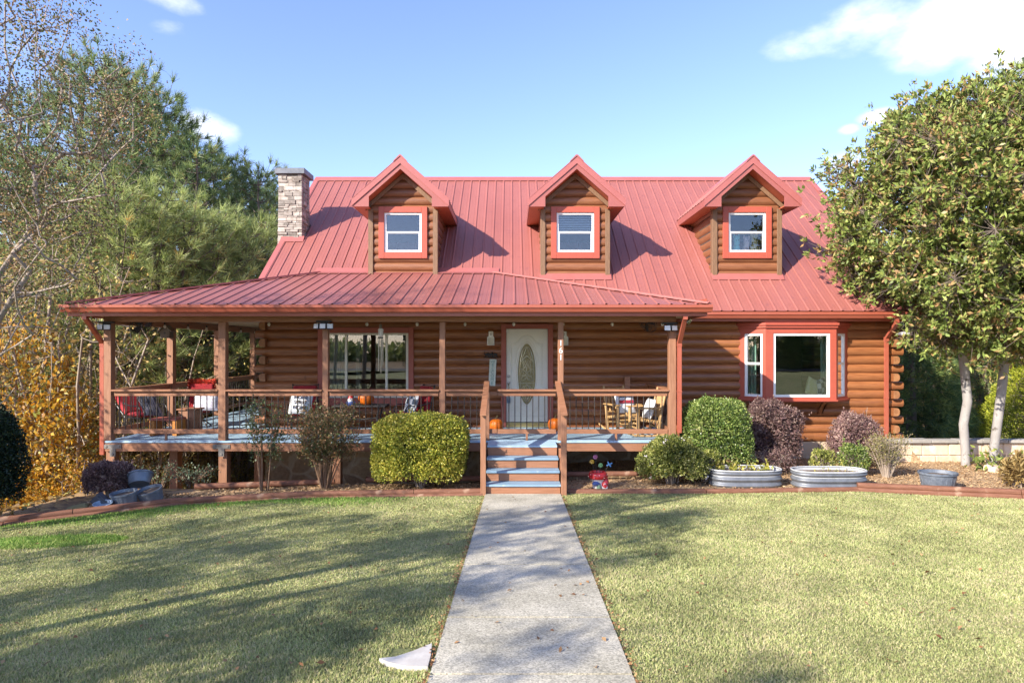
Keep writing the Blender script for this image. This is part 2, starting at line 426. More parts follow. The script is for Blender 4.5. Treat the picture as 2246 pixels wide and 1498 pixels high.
# ---------------------------------------------------------------- terrain
def sm(t):
    t = np.clip(t, 0, 1); return t * t * (3 - 2 * t)
BX = np.array([-40, -14, -9, -6.96, -6.3, -5.97, -4.97, -3.08, -.47, .82, 3.22, 4.38, 5.83, 8.09, 11, 16, 40.])
BY = np.array([2.0, 5.5, 7.9, 8.99, 9.4, 9.7, 10.1, 10.55, 10.77, 10.94, 10.94, 11.2, 11.1, 10.45, 9.5, 7.5, 3.])
def border(x): return np.interp(x, BX, BY)
def hgt(x, y):
    x = np.asarray(x, float); y = np.asarray(y, float)
    z = np.where(y < 10.8, .0572 * (10.8 - np.maximum(y, -6)), 0.)
    z = z - .03 * np.maximum(0, np.minimum(-3 - x, 8)) * sm((11 - y) / 2) 
    under = np.interp(x, [-12, -7.5, -5, -1, 1, 3, 8, 9], [-2.2, -1.15, -.7, -.5, -.12, -.02, 0, 0])
    z = z + sm((y - 11.5) / 1.6) * under
    left = np.maximum(0, -7.3 - x)
    z = z - np.minimum(.30 * left, 8) * sm((y - 8.6 - .1 * left) / 3)
    z = z - np.clip(.16 * (y - 15), 0, 7) * sm((-5 - x) / 6)
    z = z + .43 * ((x > 7.9) & (y > 14.12)) * 1.0
    z = z - np.clip(.16 * (y - 14.2), 0, 2.2) * sm((x - 7.9) / 1.5)
    z = z + .05 * np.sin(x * .9 + 1.3) * np.sin(y * .8) * sm((np.hypot(x, y - 8) - 14) / 6)
    return z
def hz(x, y): return float(hgt(x, y))

def grid_mesh(name, xs, ys, off=0.):
    xx, yy = np.meshgrid(xs, ys, indexing='ij') if np.ndim(ys) == 1 else (np.repeat(xs[:, None], ys.shape[1], 1), ys)
    V = np.stack([xx, yy, hgt(xx, yy) + off], -1).reshape(-1, 3)
    nx, ny = xx.shape
    i = np.arange(nx - 1)[:, None] * ny + np.arange(ny - 1)[None, :]
    f = np.stack([i, i + ny, i + ny + 1, i + 1], -1).reshape(-1, 4)
    return np_mesh(name, V, [f], smooth=True)

def ground_mat():
    m, nt, p, out = newmat('leaf_litter'); N = nt.nodes; L = nt.links
    tc = N.new('ShaderNodeTexCoord')
    vo = N.new('ShaderNodeTexVoronoi'); vo.inputs['Scale'].default_value = 11; L.new(tc.outputs['Object'], vo.inputs['Vector'])
    sp = N.new('ShaderNodeSeparateColor'); L.new(vo.outputs['Color'], sp.inputs[0])
    rp = N.new('ShaderNodeValToRGB'); e = rp.color_ramp.elements
    e[0].position = 0; e[0].color = (.11, .07, .035, 1); e[1].position = 1; e[1].color = (.42, .26, .10, 1)
    k = e.new(.5); k.color = (.24, .14, .06, 1)
    L.new(sp.outputs[0], rp.inputs[0]); L.new(rp.outputs[0], p.inputs['Base Color']); p.inputs['Roughness'].default_value = .9
    b = N.new('ShaderNodeBump'); b.inputs['Strength'].default_value = .8; b.inputs['Distance'].default_value = .05; L.new(sp.outputs[1], b.inputs['Height']); L.new(b.outputs[0], p.inputs['Normal'])
    return m
def lawn_mat(name='lawn_turf'):
    m, nt, p, out = newmat(name); N = nt.nodes; L = nt.links
    tc = N.new('ShaderNodeTexCoord')
    def nz(s, d=5, r=.6):
        n = N.new('ShaderNodeTexNoise'); n.inputs['Scale'].default_value = s; n.inputs['Detail'].default_value = d; n.inputs['Roughness'].default_value = r
        L.new(tc.outputs['Object'], n.inputs['Vector']); return n.outputs['Fac']
    rp = N.new('ShaderNodeValToRGB'); e = rp.color_ramp.elements
    e[0].position = .34; e[0].color = (.22, .24, .08, 1); e[1].position = .68; e[1].color = (.40, .36, .17, 1)
    k = e.new(.5); k.color = (.31, .31, .12, 1)
    L.new(nz(1.1, 6), rp.inputs[0])
    fine = nz(60, 4, .7)
    mr = N.new('ShaderNodeMapRange'); mr.inputs['From Min'].default_value = .3; mr.inputs['From Max'].default_value = .7; mr.inputs['To Min'].default_value = .55; mr.inputs['To Max'].default_value = 1.25
    L.new(fine, mr.inputs['Value'])
    h = N.new('ShaderNodeHueSaturation'); L.new(rp.outputs[0], h.inputs['Color']); L.new(mr.outputs[0], h.inputs['Value'])
    L.new(h.outputs[0], p.inputs['Base Color']); p.inputs['Roughness'].default_value = .9
    b = N.new('ShaderNodeBump'); b.inputs['Strength'].default_value = 1; b.inputs['Distance'].default_value = .03; L.new(fine, b.inputs['Height']); L.new(b.outputs[0], p.inputs['Normal'])
    return m
def concrete_mat():
    m, nt, p, out = newmat('walk_concrete'); N = nt.nodes; L = nt.links
    tc = N.new('ShaderNodeTexCoord')
    def nz(s, d=5, r=.6):
        n = N.new('ShaderNodeTexNoise'); n.inputs['Scale'].default_value = s; n.inputs['Detail'].default_value = d; n.inputs['Roughness'].default_value = r
        L.new(tc.outputs['Object'], n.inputs['Vector']); return n.outputs['Fac']
    rp = N.new('ShaderNodeValToRGB'); e = rp.color_ramp.elements
    e[0].position = .33; e[0].color = (.33, .30, .225, 1); e[1].position = .66; e[1].color = (.51, .465, .365, 1)
    L.new(nz(1.6, 7), rp.inputs[0])
    vo = N.new('ShaderNodeTexVoronoi'); vo.inputs['Scale'].default_value = 95; L.new(tc.outputs['Object'], vo.inputs['Vector'])
    sp = N.new('ShaderNodeSeparateColor'); L.new(vo.outputs['Color'], sp.inputs[0])
    mr = N.new('ShaderNodeMapRange'); mr.inputs['To Min'].default_value = .62; mr.inputs['To Max'].default_value = 1.32; L.new(sp.outputs[0], mr.inputs['Value'])
    h = N.new('ShaderNodeHueSaturation'); L.new(rp.outputs[0], h.inputs['Color']); L.new(mr.outputs[0], h.inputs['Value'])
    L.new(h.outputs[0], p.inputs['Base Color']); p.inputs['Roughness'].default_value = .85
    b = N.new('ShaderNodeBump'); b.inputs['Strength'].default_value = .5; b.inputs['Distance'].default_value = .006; L.new(sp.outputs[1], b.inputs['Height']); L.new(b.outputs[0], p.inputs['Normal'])
    return m
M['litter'] = ground_mat(); M['lawn'] = lawn_mat(); M['concrete'] = concrete_mat()
M['mulch'] = surf('pine_mulch', (.27, .17, .09), (.55, .39, .22), rough=.95, scale=26, bump=1, detail=8, c3=(.42, .28, .15), bdist=.03)
M['chip'] = surf('mulch_chip', (.50, .34, .18), (.36, .21, .10), rough=.9, scale=9, isl=.5, stretch=(1, 1, 1))
M['asphalt'] = surf('asphalt', (.05, .05, .052), (.07, .07, .07), rough=.9, scale=12)
M['timber'] = surf('landscape_timber', (.15, .058, .03), (.24, .105, .06), rough=.75, scale=3, stretch=(1.5, 1.5, 14), bump=.5, detail=8, spots=((.33, .2, .13), 5, .62))

ax = np.concatenate([np.arange(-400, -60, 20), np.arange(-60, -30, 3), np.arange(-30, -15, .5), np.arange(-15, 15, .25), np.arange(15, 30, .5), np.arange(30, 60, 3), np.arange(60, 401, 20)])
ax = np.sort(np.concatenate([ax, [7.895, 7.905]]))
ay = np.concatenate([np.arange(-300, -60, 20), np.arange(-60, -20, 2), np.arange(-20, 5, .5), np.arange(5, 24, .25), np.arange(24, 60, 2), np.arange(60, 801, 20)])
ay = np.sort(np.concatenate([ay, [14.115, 14.125]]))
g = link_mesh('ground', grid_mesh('ground', ax, ay, -.03), M['litter']); tag(g, kind='structure')

lx = np.arange(-30, 30.01, .25)
t = np.concatenate([np.linspace(0, .6, 40), np.linspace(.6, 1, 100)[1:]])
yb = border(lx)
g = link_mesh('lawn', grid_mesh('lawn', lx, -24 + (yb[:, None] + 24) * t[None, :], 0.), M['lawn']); tag(g, kind='structure')
bx_ = np.arange(-5.7, 14.01, .15)
yt = np.where(bx_ > 8.5, 14.1, np.interp(bx_, [-6.9, -5.6, -5.2, 14], [10.9, 11.1, 11.6, 14.6]))
yt = np.where((bx_ > -5.3) & (bx_ <= 8.5), np.interp(bx_, [-5.3, -.5, .8, 2, 8.5], [11.9, 12.4, 14.3, 14.7, 14.7]), yt)
yb = border(bx_)
g = link_mesh('mulch_bed', grid_mesh('mulch_bed', bx_, yb[:, None] - .02 + (yt - yb + .02)[:, None] * np.linspace(0, 1, 30)[None, :], .012), M['mulch']); tag(g, kind='structure')

# concrete walk: slabs with tooled joints, slightly skewed
def walk():
    mb = MB(); ys = [-5., -3.2, -1.4, .4, 2.2, 4.05, 5.05, 6.55, 8.45, 10.86]
    xl = lambda y: -.437 + (10.8 - y) * -.0098; xr = lambda y: .797 + (10.8 - y) * -.0088
    for a, b in zip(ys[:-1], ys[1:]):
        a2, b2 = a + .014, b - .014
        n = 4
        for i in range(n):
            ya, yb_ = a2 + (b2 - a2) * i / n, a2 + (b2 - a2) * (i + 1) / n
            za, zb = hz(0, ya) + .025, hz(0, yb_) + .025
            v = [(xl(ya), ya, za), (xr(ya), ya, za), (xr(yb_), yb_, zb), (xl(yb_), yb_, zb)]
            w = [(x, y, z - .12) for x, y, z in v]
            f = [(0, 1, 2, 3), (1, 0, 4, 5), (3, 2, 6, 7), (2, 1, 5, 6), (0, 3, 7, 4)]
            mb.add(v + w, [f[0], f[3], f[4]] + ([f[1]] if i == 0 else []) + ([f[2]] if i == n - 1 else []))
    # joint floor
    for b in ys[1:-1]:
        z = hz(0, b) - .06
        mb.add([(xl(b), b - .02, z), (xr(b), b - .02, z), (xr(b), b + .02, z), (xl(b), b + .02, z)], [(0, 1, 2, 3)])
    o = mb.build('walkway', M['concrete']); tag(o, kind='structure')
walk()
mb = MB(); yy0, yy1 = -19., -14.
for i in range(30):
    x0 = -60 + i * 4
    mb.add([(x0, yy0, .985), (x0 + 4, yy0, .985), (x0 + 4, yy1, .985), (x0, yy1, .985)], [(0, 1, 2, 3)])
tag(mb.build('road', M['asphalt']), kind='structure')

# a broken concrete piece beside the walk
def slab():
    P = [(832, 1444), (868, 1440), (905, 1428), (947, 1411), (945, 1436), (938, 1462), (880, 1460), (852, 1452)]
    pts = []
    for px, py in P:
        D = 4.3
        for _ in range(8): D = (CAM_H - hz(0, D) - .03) * F / (py - 765)
        pts.append((X(px, D), D))
    cx = sum(p[0] for p in pts) / 8; cy = sum(p[1] for p in pts) / 8
    mb = MB(); n = 8
    z = lambda q: hz(q[0], q[1]) + .034
    v = [(a - cx, b - cy, z((a, b)) - hz(cx, cy)) for a, b in pts] + [(a - cx, b - cy, z((a, b)) - .1 - hz(cx, cy)) for a, b in pts]
    mb.add(v, [tuple(range(n - 1, -1, -1))] + [(i, (i + 1) % n, n + (i + 1) % n, n + i) for i in range(n)])
    o = mb.build('concrete_slab', surf('pale_concrete', (.54, .51, .46), (.44, .40, .36), rough=.85, scale=9, bump=.4))
    o.location = (cx, cy, hz(cx, cy))
    tag(o, 'broken pale concrete piece set in the grass against the left edge of the walk', 'concrete slab')
slab()
# ---------------------------------------------------------------- the log house
HB = Vector((1.4, 16.0, 0.0))
house = empty('log_house', HB)
tag(house, 'brown log cabin with red metal roof, three dormers and a railed wraparound porch', 'house')
class H(MB):
    def b(s, name, mat, parent=None, smooth=False, angle=35):
        return s.build(name, mat, parent or house, smooth, angle, off=HB)

PITCH = .1876
D_W = 14.5                                  # front wall plane
XL, XR = -5.42, 8.32                        # house corners
EAVE_Y, EAVE_Z, SL = 14.0, 3.2, .786        # main roof: front edge and slope
RIDGE_Y = 19.3; RIDGE_Z = EAVE_Z + SL * (RIDGE_Y - EAVE_Y)
BACK_Y = 2 * RIDGE_Y - D_W
def roof_z(y): return EAVE_Z + SL * (y - EAVE_Y)
def roof_y(z): return EAVE_Y + (z - EAVE_Z) / SL
rnd = random.Random(5)

def log_rows(mb, fmap, z0, z1, urange, openings=(), bulge=.055, nz=10, pitch=PITCH, start=None):
    k0 = start if start is not None else z0
    z = k0
    while z < z1 - .004:
        za, zb = z, z + pitch
        # break u at the openings
        a0, b0 = urange(max(za, z0) + .001)
        a1, b1 = urange(min(zb, z1) - .001); lo_, hi_ = max(a0, a1), min(b0, b1)
        seams = []
        if hi_ - lo_ > 4:
            q_ = lo_ + rnd.uniform(1.0, 4.5)
            while q_ < hi_ - .6: seams.append(q_); q_ += rnd.uniform(2.5, 5)
        cuts = sorted(set(seams) | {c for o in openings for c in (o[0], o[1]) if o[2] < zb and o[3] > za})
        edges = [None] + cuts + [None]
        for e0, e1 in zip(edges[:-1], edges[1:]):
            um = ((e0 if e0 is not None else a0) + (e1 if e1 is not None else b0)) / 2
            if e0 is not None and e1 is None and e0 >= b0: continue
            free = [(max(za, z0), min(zb, z1))]
            for o in openings:
                if o[0] - 1e-6 <= um <= o[1] + 1e-6:
                    nf = []
                    for p, q in free:
                        if o[3] <= p or o[2] >= q: nf.append((p, q)); continue
                        if o[2] > p: nf.append((p, o[2]))
                        if o[3] < q: nf.append((o[3], q))
                    free = nf
            for p, q in free:
                if q - p < .004: continue
                vs = []; fs = []
                for i in range(nz + 1):
                    zz = p + (q - p) * i / nz
                    tt = abs(2 * (zz - za) / pitch - 1)
                    bb = bulge * .72 * (1 - tt ** 2.2) + (.009 if tt < .9 else 0)
                    ua, ub = urange(zz)
                    ua = e0 if e0 is not None else ua; ub = e1 if e1 is not None else ub
                    vs += [fmap(ua, zz, bb), fmap(ub, zz, bb)]
                for i in range(nz): fs.append((2 * i, 2 * i + 1, 2 * i + 3, 2 * i + 2))
                mb.add(vs, fs)
        z += pitch
    return mb

# openings in the front wall (x0,x1,z0,z1)
OP_DOOR = (-.15, .81, .69, 2.86)
OP_WIN = (-4.13, -2.24, 1.30, 2.76)
OP_BAY = (5.0, 7.32, 1.27, 2.93)
LOG0 = 2.4 - (968 - 765) / 100 - PITCH * 0      # bottom of the lowest log
m = H(); log_rows(m, lambda u, z, b: (u, D_W - b, z), LOG0, 3.32, lambda z: (XL, XR), (OP_DOOR, OP_WIN, OP_BAY))
wall = m.b('front_wall', M['log'], smooth=True)
# corner log ends
k = 0; z = LOG0
while z < 3.2:
    c = z + PITCH / 2; hb = PITCH / 2 - .006
    def dlog(mb, axis, u0, u1, v, sgn):
        prof = [(-.085, -hb), (.0, -hb), (.035, -hb * .8), (.055, -hb * .35), (.055, hb * .35), (.035, hb * .8), (0, hb), (-.085, hb)]
        if axis == 'x': mb.prism([(v - sgn * p, c + q) for p, q in prof], 'x', u0, u1)
        else: mb.prism([(v + sgn * p, c + q) for p, q in prof], 'y', u0, u1)
    if k % 2 == 0:
        for a_, b_ in ((XL - .20, XL), (XR, XR + .24)):
            m = H(); dlog(m, 'x', a_, b_, D_W, 1); m.b('corner_log', M['log'])
    else:
        for xx, sg in ((XL - .02, -1), (XR + .04, 1)):
            m = H(); dlog(m, 'y', D_W - .16, D_W + .1, xx, sg); cl_ = m.b('corner_log', M['log'])
            m = H(); m.prism([(xx + sg * p, c + q * .94) for p, q in [(-.08, -hb), (0, -hb), (.035, -hb * .8), (.052, -hb * .35), (.052, hb * .35), (.035, hb * .8), (0, hb), (-.08, hb)]], 'y', D_W - .162, D_W - .1605); m.b('log_end', M['log_end'], cl_)
    z += PITCH; k += 1
# side and back walls with gables
def gable_u(z):
    if z < 3.3: return D_W, BACK_Y
    y = roof_y(z) + .12; return max(D_W, y), min(BACK_Y, 2 * RIDGE_Y - y)
m = H(); log_rows(m, lambda u, z, b: (XL - b, u, z), LOG0, RIDGE_Z - .25, gable_u); m.b('left_wall', M['log'], smooth=True)
m = H(); log_rows(m, lambda u, z, b: (XR + b, u, z), LOG0, RIDGE_Z - .25, gable_u); m.b('right_wall', M['log'], smooth=True)
m = H(); log_rows(m, lambda u, z, b: (u, BACK_Y + b, z), LOG0, 3.32, lambda z: (XL, XR)); m.b('back_wall', M['log'], smooth=True)
# foundation
m = H(); m.box(XL + .02, XR - .02, D_W - .03, D_W + .25, -1.2, LOG0 - .003); m.box(XL + .02, XL + .25, D_W + .251, BACK_Y, -5, LOG0 - .003); m.box(XR - .25, XR - .02, D_W + .251, BACK_Y, -1, LOG0 - .003); m.box(XL + .251, XR - .251, BACK_Y - .2, BACK_Y, -5, LOG0 - .003)
m.b('foundation', M['found'])
m = H()                                        # pale block course right of the porch
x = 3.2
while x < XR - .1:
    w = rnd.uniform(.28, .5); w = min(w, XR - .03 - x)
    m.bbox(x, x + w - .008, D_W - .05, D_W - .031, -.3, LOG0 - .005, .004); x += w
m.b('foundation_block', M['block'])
# interior shell
m = H(); m.box(XL + .1, XR - .1, D_W + .14, BACK_Y - .25, LOG0, .66); m.b('floor', M['dark'])
m = H(); m.box(XL + .15, XR - .15, 18.6, 18.7, .67, 3.1); m.box(1.9, 2.0, D_W + .15, 18.5, .67, 3.1); m.b('inner_wall', M['inner'])
m = H(); m.box(XL + .1, XR - .1, D_W + .1, BACK_Y - .25, 3.33, 3.4); m.b('inner_ceiling', M['inner'])

# ---- metal roofing
def rib_profile(x0, x1, pitch=.2335, h=.019, phase=0.):
    pts = []
    n0 = math.ceil((x0 - phase) / pitch)
    pts.append((x0, 0))
    k = n0
    while phase + k * pitch < x1 - .03:
        c = phase + k * pitch
        if c > x0 + .03:
            pts += [(c - .026, 0), (c - .011, h), (c + .011, h), (c + .026, 0)]
            for q in (.078, .156):
                if c + q + .008 < x1 - .005: pts += [(c + q - .007, 0), (c + q, .003), (c + q + .007, 0)]
        k += 1
    pts.append((x1, 0)); return pts
def panel(mb, prof, fbot, ftop, nrm, fmap):
    """fmap(u,t): point on the plane; t from fbot(u) to ftop(u)"""
    vs = []; fs = []
    step = 40                                                # one sheet = four ribs
    for s0 in range(0, len(prof) - 1, step):
        part = prof[s0:s0 + step + 1]; vs = []; fs = []
        for u, h in part:
            p = Vector(fmap(u, fbot(u))) + nrm * h; q = Vector(fmap(u, ftop(u))) + nrm * h
            vs += [p, q]
        for i in range(len(part) - 1): fs.append((2 * i, 2 * i + 2, 2 * i + 3, 2 * i + 1))
        mb.add(vs, fs)
    return mb

RXL, RXR = -5.71, 8.70
nrm_main = Vector((0, -SL, 1)).normalized()
CH = (-5.80, -5.21, 16.42, 17.02)             # chimney footprint
m = H()
full = lambda u: RIDGE_Y
cut = lambda u: CH[2] + .01
panel(m, rib_profile(RXL, CH[1] + .03), lambda u: EAVE_Y, lambda u: CH[2] + .02, nrm_main, lambda u, t: (u, t, roof_z(t)))
panel(m, rib_profile(RXL, CH[1] + .03), lambda u: CH[3] + .02, full, nrm_main, lambda u, t: (u, t, roof_z(t)))
panel(m, rib_profile(CH[1] + .03, RXR), lambda u: EAVE_Y, full, nrm_main, lambda u, t: (u, t, roof_z(t)))
nb = Vector((0, SL, 1)).normalized()
panel(m, rib_profile(RXL, RXR), lambda u: BACK_Y + .5, full, nb, lambda u, t: (u, t, EAVE_Z + SL * (2 * RIDGE_Y - EAVE_Y - t)))
roof = m.b('roof', M['roof'])
# deck below the metal, soffits
m = H()
m.prism([(EAVE_Y + .01, EAVE_Z - .03), (RIDGE_Y, RIDGE_Z - .03), (BACK_Y + .49, EAVE_Z - .03), (BACK_Y + .49, EAVE_Z - .10), (RIDGE_Y, RIDGE_Z - .14), (EAVE_Y + .01, EAVE_Z - .10)], 'x', CH[1] + .04, RXR - .02)
m.prism([(EAVE_Y + .01, EAVE_Z - .03), (CH[2] - .01, roof_z(CH[2]) - .04), (CH[2] - .01, roof_z(CH[2]) - .12), (EAVE_Y + .01, EAVE_Z - .10)], 'x', RXL + .02, CH[1] + .03)
m.b('roof_deck', M['soffit'], roof)
m = H(); m.prism([(RIDGE_Y - .17, RIDGE_Z - .105), (RIDGE_Y - .17, RIDGE_Z - .09), (RIDGE_Y, RIDGE_Z + .05), (RIDGE_Y + .17, RIDGE_Z - .09), (RIDGE_Y + .17, RIDGE_Z - .105), (RIDGE_Y, RIDGE_Z + .035)], 'x', RXL - .01, RXR + .01)
m.b('ridge_cap', M['roof_trim'], roof)
for xx, s in ((RXL, -1), (RXR, 1)):
    m = H()
    x0, x1 = sorted((xx - s * .10, xx + s * .012))
    for ya, yb_ in (((EAVE_Y, CH[2]), (CH[3] + .03, RIDGE_Y)) if s < 0 else ((EAVE_Y, RIDGE_Y),)):
        m.prism([(ya, roof_z(ya) + .012), (yb_, roof_z(yb_) + .012), (yb_, roof_z(yb_) + .034), (ya, roof_z(ya) + .034)], 'x', x0, x1)
        x2, x3 = sorted((xx + s * .012, xx + s * .03))
        m.prism([(ya, roof_z(ya) - .16), (yb_, roof_z(yb_) - .16), (yb_, roof_z(yb_) + .034), (ya, roof_z(ya) + .034)], 'x', x2, x3)
    m.b('rake_trim', M['roof_trim'], roof)
# chimney flashing
m = H(); m.prism([(CH[2] - .10, roof_z(CH[2] - .10) + .022), (CH[2] + .01, roof_z(CH[2]) + .03), (CH[2] + .01, roof_z(CH[2]) + .10), (CH[2] - .10, roof_z(CH[2] - .1) + .03)], 'x', RXL - .02, CH[1] + .05); m.b('flashing', M['roof_trim'], roof)

GUT = [(0, -.005), (0, .125), (-.012, .125), (-.012, .02), (-.085, .02), (-.105, .06), (-.128, .085), (-.128, .125), (-.142, .125), (-.142, .078), (-.118, .05), (-.096, 0)]
def gutter_x(mb, x0, x1, y, z):
    mb.prism([(y + a, z + b) for a, b in GUT[::-1]], 'x', x0, x1)
    mb.prism([(y + a, z + b) for a, b in [(0, 0), (0, .12), (-.13, .12), (-.11, .05), (-.095, 0)]], 'x', x0 - .004, x0 - .0005); mb.prism([(y + a, z + b) for a, b in [(0, 0), (0, .12), (-.13, .12), (-.11, .05), (-.095, 0)]], 'x', x1 + .0005, x1 + .004)
m = H(); gutter_x(m, 3.40, 8.62, EAVE_Y + .03, 3.045); m.b('gutter', M['gutter'], roof)
m = H(); m.box(3.3, RXR, EAVE_Y + .031, EAVE_Y + .055, 2.985, 3.175); m.box(3.3, RXR, EAVE_Y + .056, D_W, 2.99, 3.01); m.b('eave_fascia', M['gutter'], roof)

# chimney
chim = None
m = H(); m.box(CH[0] + .05, CH[1] - .05, CH[2] + .05, CH[3] - .05, -3, 6.74)
chim = m.b('chimney', M['ledge'])
m = H(); z = -1.0
while z < 6.70:
    hh = min(rnd.choice([.045, .06, .07, .085, .10]), 6.72 - z)
    taper = 0.012 * max(0, (6.2 - z)) if z > 4 else .03
    for face in 'fblr':
        a, b = (CH[0] - taper, CH[1]) if face in 'fb' else (CH[2] + .10, CH[3] - .10)
        u = a
        while u < b - .01:
            w = min(rnd.uniform(.09, .26), b - u)
            if b - u - w < .05: w = b - u
            pr = rnd.uniform(0, .035)
            if face == 'f': m.bbox(u, u + w - .005, CH[2] - pr, CH[2] + .12, z, z + hh - .005, .005)
            if face == 'b': m.bbox(u, u + w - .005, CH[3] - .12, CH[3] + pr, z, z + hh - .005, .005)
            if face == 'l': m.bbox(CH[0] - taper - pr, CH[0] + .12, u, u + w - .005, z, z + hh - .005, .005)
            if face == 'r': m.bbox(CH[1] - .12, CH[1] + pr, u, u + w - .005, z, z + hh - .005, .005)
            u += w
    z += hh
m.b('stonework', M['ledge'], chim)
m = H(); m.bbox(CH[0] - .07, CH[1] + .08, CH[2] - .08, CH[3] + .08, 6.73, 6.87, .008); m.b('chimney_cap', surf('chimney_cap', (.10, .11, .13), (.15, .16, .18), rough=.5, scale=7), chim)

# ---- dormers
def window_sash(parent, cx, y, z0, z1, w, mat, glass, rail=True, fw=.055, name='window_frame', op=None):
    """double hung window facing -y, outer size w x (z1-z0)"""
    m = H(); x0, x1 = cx - w / 2, cx + w / 2
    m.bbox(x0, x0 + fw, y, y + .07, z0, z1, .004); m.bbox(x1 - fw, x1, y, y + .07, z0, z1, .004)
    m.bbox(x0 + fw + .001, x1 - fw - .001, y, y + .07, z1 - fw, z1, .004); m.bbox(x0 + fw + .001, x1 - fw - .001, y - .004, y + .07, z0, z0 + fw, .004)
    zm = (z0 + z1) / 2
    if rail:
        m.bbox(x0 + fw + .001, x1 - fw - .001, y + .006, y + .045, zm - .022, zm + .022, .003)
        for a in (x0 + fw + .001, x1 - fw - .024): m.bbox(a, a + .023, y + .012, y + .045, z0 + fw + .001, zm - .023, .003)
    f = m.b(name, mat, parent)
    if rail:
        g = H(); g.box(x0 + fw * .6, x1 - fw * .6, y + .034, y + .038, zm, z1 - fw * .6); g.b('pane', glass, parent)
        g = H(); g.box(x0 + fw * .6, x1 - fw * .6, y + .024, y + .028, z0 + fw * .6, zm); g.b('pane', glass, parent)
    else:
        g = H(); g.box(x0 + fw * .6, x1 - fw * .6, y + .03, y + .035, z0 + fw * .6, z1 - fw * .6); g.b('pane', glass, parent)
    return f

